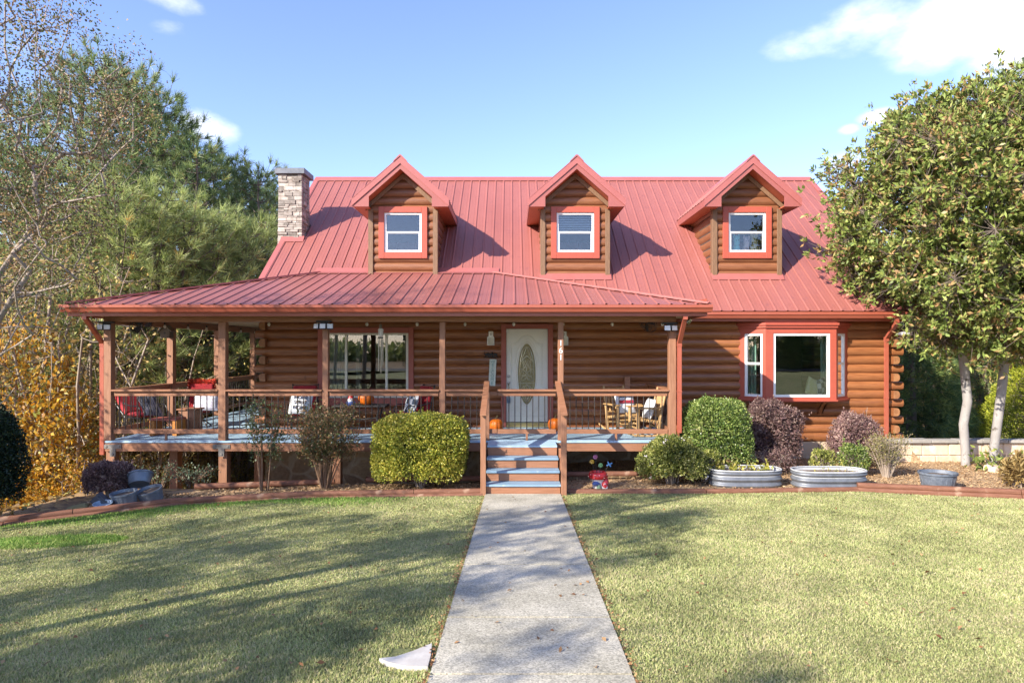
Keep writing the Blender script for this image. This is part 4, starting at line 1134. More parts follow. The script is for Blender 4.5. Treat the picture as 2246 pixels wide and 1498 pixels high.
def grow(trunks, targets, rng, r_tip=.006, r_trunk=.12, seg=.35, wig=.10, power=2.4, up=.25, split=False):
    """trunks: list of polylines (arrays).  Every target is joined to the nearest good node; radii by the pipe model."""
    nodes = []; par = []; plen = []
    for tr in trunks:
        for i, p in enumerate(tr):
            nodes.append(np.asarray(p, float)); par.append(-1 if i == 0 else len(nodes) - 2); plen.append(0 if i == 0 else plen[-1] + np.linalg.norm(tr[i] - tr[i - 1]))
    ntr = len(nodes); chains = []
    order = np.argsort([np.min([np.linalg.norm(t - p) for p in nodes]) + rng.uniform(0, .3) for t in targets])
    arr = np.array(nodes); pl = np.array(plen)
    for ti in order:
        t = targets[ti]
        d = np.linalg.norm(arr - t, axis=1)
        cost = d + .22 * pl + np.maximum(0, arr[:, 2] - t[2] + .15 * d) * 1.2
        j = int(np.argmin(cost)); p = arr[j]; L = d[j]; m = max(2, int(L / seg) + 1)
        mid = (p + t) / 2 + np.array([0, 0, -up * L * .25]) + rng.normal(size=3) * wig * L
        chain = [j]; new = []
        for k in range(1, m + 1):
            u = k / m; q = (1 - u) ** 2 * p + 2 * u * (1 - u) * mid + u * u * t
            new.append(q); par.append(chain[-1]); chain.append(len(arr) + len(new) - 1)
        arr = np.vstack([arr, new]); pl = np.concatenate([pl, pl[j] + np.arange(1, m + 1) * L / m])
        chains.append(chain)
    N_ = len(arr); w = np.zeros(N_)
    for c in chains: w[c[-1]] += 1
    for i in range(N_ - 1, -1, -1):
        if par[i] >= 0: w[par[i]] += w[i]
    rad = r_tip * np.maximum(w, 1) ** (1 / power)
    k = 0; sc = []
    for tr in trunks:
        rad[k:k + len(tr)] *= r_trunk / max(rad[k], 1e-6) if rad[k] < r_trunk or True else 1
        k += len(tr)
    B = NP(); LM = NP(); k = 0
    for tr in trunks:
        idx = np.arange(k, k + len(tr)); rr = np.maximum(rad[idx], r_tip); rr = np.minimum.accumulate(rr)
        B.add(*tube_np(arr[idx], rr, 9)); k += len(tr)
    for c in chains:
        r = rad[c].copy(); r[0] = min(r[0], r[1] * 1.25)
        (LM if split else B).add(*tube_np(arr[c], r, 5))
    if split: B.limbs = LM
    return B, arr, chains

def blob_points(n, c, r, rng, shell=.0, pw=.5, lump=.18):
    """random points in a lumpy ellipsoid"""
    d = unit(rng.normal(size=(n, 3)))
    u = rng.uniform(shell, 1, (n, 1)) ** pw
    ph = rng.uniform(0, 6.28, 6)
    l = 1 + lump * (np.sin(3 * d[:, 0:1] + ph[0]) * np.sin(3.5 * d[:, 2:3] + ph[1]) + .6 * np.sin(6 * d[:, 1:2] + ph[2]) * np.sin(5 * d[:, 0:1] + ph[3]))
    return np.asarray(c) + d * u * l * np.asarray(r), d

def bark(name, c1, c2, scale=7, **k): return surf(name, c1, c2, rough=.9, scale=scale, stretch=(1, 1, .25), bump=.8, detail=8, **k)
M['bark'] = bark('pine_bark', (.10, .072, .055), (.21, .16, .125))
M['bark_grey'] = bark('grey_bark', (.20, .16, .13), (.32, .27, .22))
M['twig'] = bark('pale_twig', (.26, .20, .15), (.38, .31, .24))
M['myrtle_bark'] = bark('myrtle_bark', (.27, .215, .175), (.38, .31, .26))
M['limb'] = bark('limb_bark', (.12, .09, .07), (.22, .175, .14))
M['bark_white'] = surf('white_bark', (.25, .23, .21), (.36, .335, .31), rough=.85, scale=5, stretch=(1, 1, .5), bump=.5, detail=8, spots=((.12, .10, .08), 11, .60))
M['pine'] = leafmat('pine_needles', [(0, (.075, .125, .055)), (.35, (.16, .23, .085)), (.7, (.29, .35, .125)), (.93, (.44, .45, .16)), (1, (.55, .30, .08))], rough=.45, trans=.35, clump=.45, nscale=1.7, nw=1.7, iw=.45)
M['pine_y'] = leafmat('pine_needles_yellow', [(0, (.15, .21, .06)), (.35, (.29, .35, .11)), (.75, (.48, .52, .19)), (.95, (.62, .56, .22)), (1, (.68, .36, .09))], rough=.45, trans=.35, clump=.4, nscale=1.7, nw=1.7, iw=.45)  # yellow-green needles of the young pines and the distant woods
M['brush'] = leafmat('brush_leaves', [(0, (.20, .12, .05)), (.3, (.38, .25, .09)), (.55, (.52, .38, .12)), (.8, (.32, .33, .11)), (1, (.60, .40, .13))], rough=.6, trans=.35, clump=.4, nscale=.6)
M['gold'] = leafmat('gold_leaves', [(0, (.18, .18, .03)), (.14, (.34, .15, .02)), (.4, (.60, .27, .02)), (.7, (.74, .42, .04)), (.92, (.76, .54, .09)), (1, (.34, .36, .08))], rough=.5, trans=.4, clump=.3)
M['myrtle'] = leafmat('myrtle_leaves', [(0, (.06, .08, .025)), (.4, (.12, .15, .045)), (.7, (.24, .22, .08)), (1, (.32, .17, .07))], rough=.5, trans=.3, clump=.3)
M['seed'] = leafmat('seed_pods', [(0, (.10, .055, .03)), (.6, (.22, .13, .07)), (1, (.36, .24, .13))], rough=.7, trans=.0, clump=.2)
M['magnolia'] = leafmat('magnolia_leaves', [(0, (.07, .105, .025)), (.3, (.15, .20, .043)), (.6, (.28, .325, .08)), (.70, (.34, .33, .11)), (.80, (.34, .20, .085)), (1, (.42, .26, .12))], rough=.45, trans=.12, clump=.4, spec=.3, nscale=2.6, nw=1.2, iw=.7)
M['gold_box'] = leafmat('golden_shrub_leaves', [(0, (.12, .17, .024)), (.35, (.32, .35, .045)), (.7, (.58, .53, .085)), (1, (.70, .58, .12))], rough=.4, trans=.25, clump=.3, nscale=1.6)
M['holly'] = leafmat('holly_leaves', [(0, (.05, .085, .02)), (.5, (.125, .185, .04)), (.85, (.26, .31, .08)), (1, (.40, .42, .16))], rough=.3, trans=.15, clump=.25, nscale=1.8)
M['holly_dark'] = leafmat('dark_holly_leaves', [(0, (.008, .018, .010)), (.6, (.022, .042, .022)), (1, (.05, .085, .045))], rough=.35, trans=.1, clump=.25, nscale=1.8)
M['azalea'] = leafmat('azalea_leaves', [(0, (.07, .095, .022)), (.4, (.19, .22, .045)), (.8, (.36, .36, .09)), (1, (.50, .46, .18))], rough=.4, trans=.25, clump=.3, nscale=1.8)
M['purple'] = leafmat('purple_leaves', [(0, (.075, .038, .038)), (.4, (.20, .11, .105)), (.8, (.30, .19, .16)), (1, (.42, .30, .24))], rough=.5, trans=.2, clump=.3, nscale=1.8)
M['rose'] = leafmat('rose_leaves', [(0, (.06, .09, .03)), (.4, (.15, .17, .055)), (.7, (.28, .15, .065)), (1, (.50, .30, .14))], rough=.45, trans=.25, clump=.25, nscale=1.8)
M['rose_g'] = leafmat('rose_green', [(0, (.06, .10, .045)), (.6, (.16, .20, .075)), (.9, (.18, .17, .07)), (1, (.36, .20, .06))], rough=.45, trans=.25, clump=.2, nscale=1.8)
M['arbor'] = leafmat('arborvitae_leaves', [(0, (.16, .20, .02)), (.5, (.36, .40, .035)), (1, (.55, .54, .08))], rough=.5, trans=.25, clump=.25, nscale=1.5)
M['conifer'] = leafmat('cypress_leaves', [(0, (.06, .12, .045)), (.5, (.14, .22, .07)), (.85, (.30, .36, .10)), (1, (.45, .46, .13))], rough=.5, trans=.25, clump=.3, nscale=.9)
M['spirea'] = leafmat('spirea_leaves', [(0, (.10, .11, .03)), (.5, (.24, .22, .07)), (1, (.42, .34, .14))], rough=.6, trans=.3, clump=.2)
M['straw'] = leafmat('straw_leaves', [(0, (.18, .11, .04)), (.5, (.38, .25, .08)), (1, (.55, .42, .18))], rough=.7, trans=.3, clump=.2)
M['dry'] = leafmat('dry_leaves', [(0, (.12, .05, .02)), (.5, (.28, .13, .05)), (1, (.46, .28, .13))], rough=.7, trans=.1, clump=.2)

def veg(name, label, cat, parts, loc, group=None, rz=0, sc=1):
    """parts: list of (part name, mesh, material)"""
    r = empty(name, loc, rz); tag(r, label, cat, group)
    if sc != 1: r.scale = (sc, sc, sc) if isinstance(sc, (int, float)) else sc
    for pn, me, mt in parts:
        o = bpy.data.objects.new(pn, me); COL.objects.link(o)
        if not me.materials: me.materials.append(mt)
        o.parent = r
    return r

# ---------------------------------------------------------------- pines
def pine_parts(seed, h=12., base_r=2.5, bare=.12, tuft=20, L=.24, dens=1.0, W=.020):
    rng = np.random.default_rng(seed)
    n = 12; zs = np.linspace(0, h, n)
    tr = np.stack([np.cumsum(rng.normal(0, .05, n)) * (zs / h), np.cumsum(rng.normal(0, .05, n)) * (zs / h), zs], -1)
    B = NP(); B.add(*tube_np(tr, .15 * (1 - zs / h) ** .8 + .012, 8))
    P = []; Dr = []
    z = h * bare; a0 = 0
    while z < h - .3:
        u = (z - h * bare) / (h * (1 - bare)); r = base_r * (1 - u) ** .68 * (.6 + .4 * min(1, u * 4 + .35)) + .38
        nb = rng.integers(4, 7); a0 += rng.uniform(.4, 1.2)
        c = np.array([np.interp(z, zs, tr[:, 0]), np.interp(z, zs, tr[:, 1]), z])
        for k in range(nb):
            if rng.random() > .9 * dens: continue
            a = a0 + 2 * np.pi * k / nb + rng.normal(0, .2); l = r * rng.uniform(.65, 1.15)
            rise = (.15 + .75 * u) * l * rng.uniform(.6, 1.2); d = np.array([np.cos(a), np.sin(a), 0])
            m = max(3, int(l / .4)); t = np.linspace(0, 1, m + 1)[:, None]
            pts = c + d * l * t + np.array([0, 0, 1.]) * (rise * t ** 1.6 - .08 * l * np.sin(np.pi * t))
            B.add(*tube_np(pts, np.linspace(.035 * (1 - u) + .012, .006, m + 1), 4))
            P.append(pts[-1]); Dr.append(pts[-1] - pts[-2] + np.array([0, 0, .12]))
            for j in range(1, m):
                if t[j] < (.42 if l > 1.2 else .25): continue
                for s in (-1, 1):
                    if rng.random() > .92: continue
                    sl = rng.uniform(.25, .5) * l * (1.1 - t[j, 0]) + .16
                    sd = unit(d * rng.uniform(.5, 1) + np.array([-d[1], d[0], 0]) * s * rng.uniform(.6, 1) + np.array([0, 0, rng.uniform(.1, .6)]))
                    q = pts[j] + sd * sl
                    B.add(*tube_np(np.array([pts[j], (pts[j] + q) / 2 - [0, 0, .03], q]), np.array([.012, .009, .005]), 3))
                    P.append(q); Dr.append(sd + np.array([0, 0, .25]))
                    if sl > .45: P.append((pts[j] + q) / 2); Dr.append(sd + rng.normal(0, .4, 3))
        z += rng.uniform(.42, .62) * (h / 12) ** .5 * (1 - .45 * u)
    P.append(tr[-1]); Dr.append(np.array([0, 0, 1.]))
    C = NP(); C.add(*needle_tris(np.array(P), np.array(Dr), tuft, L, W, rng, .52))
    return B.mesh('trunk', True), C.mesh('crown')
PINES = [pine_parts(11, 12, 2.6, .28, 40, W=.013), pine_parts(12, 12, 2.2, .2, 40, W=.013), pine_parts(13, 12, 2.9, .24, 40, W=.013), pine_parts(14, 12, 2.4, .30, 38, dens=.85, W=.013)]
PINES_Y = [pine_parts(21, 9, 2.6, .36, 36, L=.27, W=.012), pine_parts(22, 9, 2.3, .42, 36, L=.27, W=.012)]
rp_ = random.Random(8)
def put_pine(px, topy, D, yellow=False, label=None, group='pines in the woods', i=[0], wide=1.0):
    x = X(px, D); gz = hz(x, D); zt = Z(topy, D); hh = zt - gz
    src = PINES_Y if yellow else PINES; h0 = 9. if yellow else 12.
    i[0] += 1; b, c = src[i[0] % len(src)]
    s = hh / h0; sw = min(max(s, .55), 1.25) * wide
    mt = M['pine_y'] if yellow else M['pine']
    return veg('pine_tree', label, 'pine tree', [('trunk', b, M['bark']), ('crown', c, mt)], (x, D, gz - .1), group, rp_.uniform(0, 6.28), (sw, sw, s))
LP = 'green pine among the pines in the woods left of the house'
LY = 'yellow-green young pine among the woods left of the house'
for px, ty, D in [(60, 200, 27), (160, 128, 24), (240, 125, 22), (305, 165, 29), (338, 195, 25), (395, 250, 26), (432, 305, 24), (372, 300, 33), (472, 345, 29), (520, 348, 27), (568, 362, 25.5), (605, 405, 30), (645, 420, 34), (20, 330, 20), (120, 360, 21), (548, 400, 36), (680, 440, 38), (210, 260, 36), (270, 330, 40)]:
    put_pine(px, ty, D, False, LP)
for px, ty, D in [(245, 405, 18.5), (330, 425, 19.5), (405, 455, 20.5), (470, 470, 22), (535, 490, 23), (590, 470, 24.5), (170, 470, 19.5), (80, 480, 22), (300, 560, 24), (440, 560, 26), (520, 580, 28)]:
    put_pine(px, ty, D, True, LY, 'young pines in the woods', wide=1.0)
LR = 'green pine in the woods behind the right end of the house'
for px, ty, D in [(2238, 140, 24), (2150, 260, 27), (2330, 230, 26), (2050, 420, 30), (2420, 300, 24), (1960, 520, 34), (2190, 480, 29), (2360, 520, 28), (2100, 560, 31)]:
    put_pine(px, ty, D, False, LR, 'pines behind the right end')

# ---------------------------------------------------------------- understory brush
def brush_parts(seed, h=4., r=1.5, nt=70, lv=14, leafL=.085, leaves=True, lean=.2):
    rng = np.random.default_rng(seed)
    trunks = []
    for k in range(rng.integers(3, 6)):
        a = rng.uniform(0, 6.28); m = 6; t = np.linspace(0, 1, m)[:, None]
        e = np.array([np.cos(a) * r * .5, np.sin(a) * r * .5, h * rng.uniform(.6, .9)])
        b0 = np.array([np.cos(a) * .2, np.sin(a) * .2, 0])
        trunks.append(b0 + (e - b0) * t + rng.normal(0, .06, (m, 3)) * t)
    tg, _ = blob_points(nt, (0, 0, h * .55), (r, r, h * .48), rng, .2, .6)
    B, arr, ch = grow(trunks, list(tg), rng, .005, .03, .35, .16)
    P = []
    for c in ch:
        pts = arr[c[1:]]; k = rng.integers(0, len(pts), lv)
        P.append(pts[k] + rng.normal(0, .16, (lv, 3)))
    P = np.concatenate(P); C = NP(); C.add(*leaf_quads(P, rng.normal(size=P.shape) + [0, 0, -.2], leafL, leafL * .55, rng, .1))
    return B.mesh('stem', True), C.mesh('foliage')
BR = [brush_parts(31, 4.2, 1.6, 80, 20), brush_parts(32, 5., 1.5, 80, 16), brush_parts(33, 3.2, 1.7, 80, 26), brush_parts(34, 5.5, 1.8, 90, 9)]
rb = random.Random(21); cnt = 0
LB = 'bare-twigged brush with brown and yellow leaves in the woods left of the porch'
def put_brush(x, y, s, label=LB, group='brush in the woods', k=None):
    global cnt; cnt += 1
    b, c = BR[cnt % 4 if k is None else k]
    return veg('brush', label, 'bush', [('stem', b, M['twig']), ('foliage', c, M['brush'])], (x, y, hz(x, y) - .1), group, rb.uniform(0, 6.28), s)
for i in range(64):
    for _ in range(60):
        y = rb.uniform(12.5, 30); x = rb.uniform(-.80 * y - 1.5, -5.5)
        if x > -8.9 - .0 * y and y < 23.5: continue
        if y > 23 and x > -.30 * y: continue
        if x > -11.8 and y < 14.6: continue
        break
    put_brush(x, y, rb.uniform(.8, 1.45))
for i in range(12):                                        # thick growth seen below and through the porch
    put_brush(-9.6 - .22 * i + rb.uniform(-.4, .4), 15.2 + 1.0 * i + rb.uniform(-.4, .4), rb.uniform(.75, 1.0), k=2 if i % 2 else None)
for i in range(14):
    y = 22.2 + rb.uniform(0, 5); put_brush(-rb.uniform(.34, .54) * y, y, rb.uniform(1.0, 1.3), k=i % 3)
for i in range(9):
    put_brush(-8.6 - rb.uniform(0, .5), 14.6 + i * .85, rb.uniform(.42, .55), k=2)
LBR = 'bare-twigged brush in the woods behind the stone wall on the right'
for i in range(13):
    y = rb.uniform(24, 34); put_brush(rb.uniform(.52 * y, .88 * y), y, rb.uniform(.8, 1.3), LBR, 'brush behind the stone wall')

for i, (px, D, s) in enumerate([(-20, 15.5, 1.9), (40, 17, 2.1), (95, 16.2, 1.7), (150, 18, 2.0), (205, 17.2, 1.6), (250, 19, 1.7), (10, 19, 2.2), (120, 20, 2.1), (300, 20.5, 1.6), (360, 22, 1.6)]):
    put_brush(X(px, D), D, s, 'tall nearly bare brown tree among the pines at the left', 'bare trees among the pines', k=(1, 3)[i % 2])
# golden trees
def gold_parts(seed, h, r, nt, lv, leafL):
    rng = np.random.default_rng(seed)
    trunks = []
    for k in range(4):
        m = 9; t = np.linspace(0, 1, m)[:, None]; a = rng.uniform(0, 6.28)
        e = np.array([np.cos(a) * r * .45, np.sin(a) * r * .45, h * rng.uniform(.75, .97)])
        trunks.append(e * t + rng.normal(0, .05, (m, 3)) * t + np.array([np.cos(a), np.sin(a), 0]) * .08)
    tg, _ = blob_points(nt, (0, 0, h * .53), (r, r, h * .49), rng, .1, .55, .25)
    B, arr, ch = grow(trunks, list(tg), rng, .005, .04, .3, .12)
    P = []; Dd = []
    for c in ch:
        pts = arr[c[1:]]; k = rng.integers(0, len(pts), lv); q = pts[k] + rng.normal(0, .13, (lv, 3)); P.append(q)
        Dd.append(rng.normal(size=(lv, 3)) * .8 + unit(q - [0, 0, h * .4]) * .6 + [0, 0, -.3])
    P = np.concatenate(P); C = NP(); C.add(*leaf_quads(P, np.concatenate(Dd), leafL, leafL * .5, rng, .08))
    return B.mesh('stem', True), C.mesh('foliage')
g1 = gold_parts(41, 4.6, 1.45, 190, 36, .12); g2 = gold_parts(42, 4.0, 1.15, 130, 34, .11)
x, y = -10.2, 13.9
veg('autumn_tree', 'bushy golden-orange autumn tree at the left edge of the woods beside the porch downspout', 'tree', [('trunk', g1[0], M['twig']), ('crown', g1[1], M['gold'])], (x, y, hz(x, y) - .1), sc=(1, 1, (2.95 - hz(x, y)) / 4.6))
x, y = -11.9, 13.2
veg('autumn_tree', 'shorter golden-orange autumn tree at the far left edge of the photo', 'tree', [('trunk', g2[0], M['twig']), ('crown', g2[1], M['gold'])], (x, y, hz(x, y) - .1), sc=1.02)
x, y = -8.9, 13.2
veg('autumn_tree', 'low golden-orange sapling between the downspout and the purple shrub', 'tree', [('trunk', g2[0], M['twig']), ('crown', g2[1], M['gold'])], (x, y, hz(x, y) - .1), rz=2, sc=(.62, .62, .60))

# crape myrtle reaching in from the left
def broad_parts(seed, trunks, targets, lv, leafL, leafW, spread, r_tip=.006, r_trunk=.09, droop=-.2, seg=.4, wig=.1, pods=0, out=None, tipbias=True, rosette=False, keep=None):
    rng = np.random.default_rng(seed)
    B, arr, ch = grow(trunks, targets, rng, r_tip, r_trunk, seg, wig, split=rosette)
    c0 = np.mean(np.array(targets), 0)
    P = []; Dd = []; PP = []
    for c in ch:
        pts = arr[c[1:]]; t = pts[-1]; n = len(pts)
        k = np.clip((n - 1) - np.abs(rng.normal(0, n * .35, lv)).astype(int), 0, n - 1) if tipbias else rng.integers(0, n, lv)
        if rosette:
            nr = max(1, lv // 9); cen = t + rng.normal(0, spread, (nr, 3)); idx = rng.integers(0, nr, lv); q = cen[idx] + rng.normal(0, .03, (lv, 3))
            d = rng.normal(size=(lv, 3)); d = unit(d) + unit(cen[idx] - t + (t - c0) * .12) * .75 + np.array([0, 0, .3])
            for cc in cen: B.limbs.add(*tube_np(np.array([t, (t + cc) / 2 - [0, 0, .02], cc]), np.array([.007, .005, .003]), 3))
        else:
            q = pts[k] + rng.normal(0, spread, (lv, 3)); d = rng.normal(size=(lv, 3)) + unit(q - c0) * .4 + [0, 0, droop]
        P.append(q); Dd.append(d)
        if pods: PP.append(t + rng.normal(0, .13, (pods, 3)))
    P = np.concatenate(P); Dd = np.concatenate(Dd)
    if keep is not None:
        mk = keep(P); P = P[mk]; Dd = Dd[mk]
    C = NP(); C.add(*leaf_quads(P, Dd, leafL, leafW, rng, .07))
    res = [('trunk', B.mesh('trunk', True)), ('crown', C.mesh('crown'))]
    if rosette: res.append(('limbs', B.limbs.mesh('limbs')))
    if pods:
        Q = np.concatenate(PP); S = NP(); S.add(*leaf_quads(Q, rng.normal(size=Q.shape), .030, .024, rng, .3)); res.append(('seed_pods', S.mesh('seed_pods')))
    return res
rng = np.random.default_rng(50)
def fan_trunks(n, base, r0, tops, m=9, bow=.3):
    out = []
    for k, tp in enumerate(tops):
        a = 2 * np.pi * k / n; b = np.array(base) + np.array([np.cos(a) * r0, np.sin(a) * r0, 0]); t = np.linspace(0, 1, m)[:, None]
        tp = np.array(tp); mid = (b + tp) / 2 + np.array([0, 0, bow * 1.2]) - (tp - b) * np.array([1, 1, 0]) * bow * .5
        out.append((1 - t) ** 2 * b + 2 * t * (1 - t) * mid + t * t * tp)
    return out
# base at local origin; tree stands at (-8.7, 7.6)
mx, my = -7.55, 8.1; mz = hz(mx, my)
tops = [(1.5, .2, 3.4), (.9, -.7, 4.0), (-.4, .5, 4.2), (1.2, .8, 4.2), (.3, -.2, 4.6)]
tg, _ = blob_points(900, (.7, .1, 4.6), (2.6, 1.8, 3.1), rng, .1, .5, .2)
def myr_ok(t):
    D = t[1] + my; px = 1123 + (t[0] + mx) / D * F; py = 765 - (t[2] + mz - CAM_H) / D * F
    return t[2] > 1.9 and px < 335 - max(0, py - 330) * .55 - max(0, 130 - py) * .9
tg = [t for t in tg if myr_ok(t)][:430]
mp = broad_parts(51, fan_trunks(5, (0, 0, 0), .18, tops), tg, 40, .046, .026, .16, .0058, .034, pods=60, seg=.3, wig=.12)
veg('crape_myrtle', 'crape myrtle with bare pale branches, sparse leaves and brown seed clusters at the upper left', 'tree',
    [(mp[0][0], mp[0][1], M['myrtle_bark']), (mp[1][0], mp[1][1], M['myrtle']), (mp[2][0], mp[2][1], M['seed'])], (mx, my, mz - .05))

# trees standing to the left of the viewer: they shade the lawn
def shade_tree(seed, x, y, h, r, nt, lv, ll, flat=.24):
    rng = np.random.default_rng(seed); m = 10; t = np.linspace(0, 1, m)[:, None]
    tr = np.array([[0, 0, 0]]) + np.array([[.2, .1, h * .75]]) * t + rng.normal(0, .06, (m, 3)) * t
    tg, _ = blob_points(nt, (0, 0, h * .64), (r, r, h * flat), rng, .15, .55, .3)
    p = broad_parts(seed, [tr], list(tg), lv, ll, ll * .6, .16, .006, .08, seg=.5, wig=.12)
    return veg('shade_tree', None, 'tree', [(p[0][0], p[0][1], M['bark_grey']), (p[1][0], p[1][1], M['brush'])], (x, y, hz(x, y) - .1))
for a in [(61, -8.2, -.1, 8.0, 2.7, 46, 150, .11), (62, -12.4, .4, 8.6, 3.2, 30, 150, .11), (63, -8.9, -4.2, 8.2, 2.5, 34, 150, .11), (64, -12.8, -4.0, 9.0, 2.9, 22, 150, .11), (65, -5.9, 2.7, 9.0, 1.5, 18, 190, .11, .17), (66, -11.0, 8.9, 6.8, 1.3, 14, 150, .10)]:
    o = shade_tree(*a)
    tag(o, {61: 'autumn shade tree on the lawn left of the viewer, nearest the myrtle', 62: 'broad autumn shade tree at the far left of the front lawn', 63: 'smaller autumn shade tree on the lawn behind the viewer', 64: 'tallest autumn shade tree behind and left of the viewer', 65: 'slim autumn shade tree on the lawn next to the crape myrtle', 66: 'leafy autumn tree standing left of the dark holly, outside the photo'}[a[0]])
# trees across the road (seen in the window reflections)
for i, x in enumerate([-34, -27, -21, -15, -8, -2, 5, 11, 17, 24, 31]):
    b, c = PINES[i % 4]
    if x < 8: continue
    veg('pine_tree', 'pine across the road facing the house', 'pine tree', [('trunk', b, M['bark']), ('crown', c, M['pine'])], (x + rb.uniform(-2, 2), -27 + rb.uniform(-4, 4), .8), 'pines across the road', rb.uniform(0, 6), rb.uniform(1.15, 1.3) if x > 14 else rb.uniform(.4, .6))

# ---------------------------------------------------------------- magnolia
rng = np.random.default_rng(71)
gx, gy = 9.55, 13.35; gz = hz(gx, gy)
def W(px, py, D): return np.array([X(px, D) - gx, D - gy, Z(py, D) - gz])
t1 = np.array([W(2118, 1030, 13.55), W(2117, 985, 13.55), W(2113, 930, 13.5), W(2122, 880, 13.5), W(2117, 830, 13.5), W(2112, 780, 13.4), W(2100, 700, 13.3), W(2090, 610, 13.2), W(2080, 500, 13.1), W(2090, 380, 13.1)])
t2 = np.array([W(2172, 1032, 13.45), W(2180, 985, 13.45), W(2187, 930, 13.45), W(2195, 870, 13.4), W(2203, 800, 13.4), W(2208, 740, 13.3), W(2200, 640, 13.2), W(2195, 520, 13.1), W(2190, 400, 13.1), W(2185, 300, 13.1)])
def refine(t, k=2):
    s = np.linspace(0, len(t) - 1, (len(t) - 1) * k + 1); return np.stack([np.interp(s, np.arange(len(t)), t[:, j]) for j in range(3)], -1)
tg = []
# crown outline in the picture plane, filled in depth
OUT = [(1822, 430), (1850, 325), (1935, 262), (2040, 205), (2120, 195), (2246, 165), (2420, 130), (2560, 300), (2560, 640), (2400, 760), (2246, 790), (2120, 805), (2075, 790), (2000, 742), (1905, 690), (1868, 610), (1830, 480)]
def inside(px, py):
    c = False; n = len(OUT)
    for i in range(n):
        x1, y1 = OUT[i]; x2, y2 = OUT[(i + 1) % n]
        if (y1 > py) != (y2 > py) and px < (x2 - x1) * (py - y1) / (y2 - y1) + x1: c = not c
    return c
while len(tg) < 520:
    px, py = rng.uniform(1810, 2460), rng.uniform(120, 770)
    if not inside(px, py): continue
    if not (inside(px - 44, py) and inside(px - 26, py - 28) and inside(px, py - 28)): continue
    e = min(1, min(math.hypot(px - a, py - b) for a, b in OUT) / 190)
    dd = 13.1 + rng.uniform(-1, 1) * (.45 + 2.3 * e)
    if math.sin(px * .034 + dd * 2.1) * math.sin(py * .037 + dd * 1.7 + 1) + .5 * math.sin(px * .071 + py * .05) < -.30: continue
    tg.append(np.array([X(px, 13.1) - gx, dd - gy, Z(py, 13.1) - gz]))
def keep(P):
    wx, wy, wz = P[:, 0] + gx, P[:, 1] + gy, P[:, 2] + gz
    return ~((wx < 8.95) & (wy > 13.75) & (wz < roof_z(wy) + .12)) & ~((wx < 8.75) & (wy > 13.7) & (wz < 3.3))
mp = broad_parts(72, [refine(t1), refine(t2)], tg, 275, .12, .048, .23, .006, .085, seg=.35, wig=.1, rosette=True, keep=keep)
veg('magnolia', 'tall magnolia with two white trunks and glossy green-and-rust leaves at the house corner', 'tree',
    [(mp[0][0], mp[0][1], M['bark_white']), (mp[1][0], mp[1][1], M['magnolia']), (mp[2][0], mp[2][1], M['limb'])], (gx, gy, gz))
sp_ = NP(); P = np.array([0, 0, .12]) + rng.normal(0, .16, (150, 3)) * [1.6, 1, .7]; P[:, 2] = np.abs(P[:, 2])
sp_.add(*leaf_quads(P, rng.normal(size=P.shape) + [0, 0, .7], .15, .06, rng, .07))
st = NP()
for k in range(9): st.add(*tube_np(np.array([[rng.normal(0, .12), rng.normal(0, .08), 0], [rng.normal(0, .2), rng.normal(0, .12), .3]]), np.array([.008, .004]), 4))
veg('magnolia_sucker', 'leafy green sprouts at the foot of the two white magnolia trunks', 'plant', [('stem', st.mesh('stem'), M['twig']), ('foliage', sp_.mesh('foliage'), M['magnolia'])], (9.5, 13.05, hz(9.5, 13.05)))

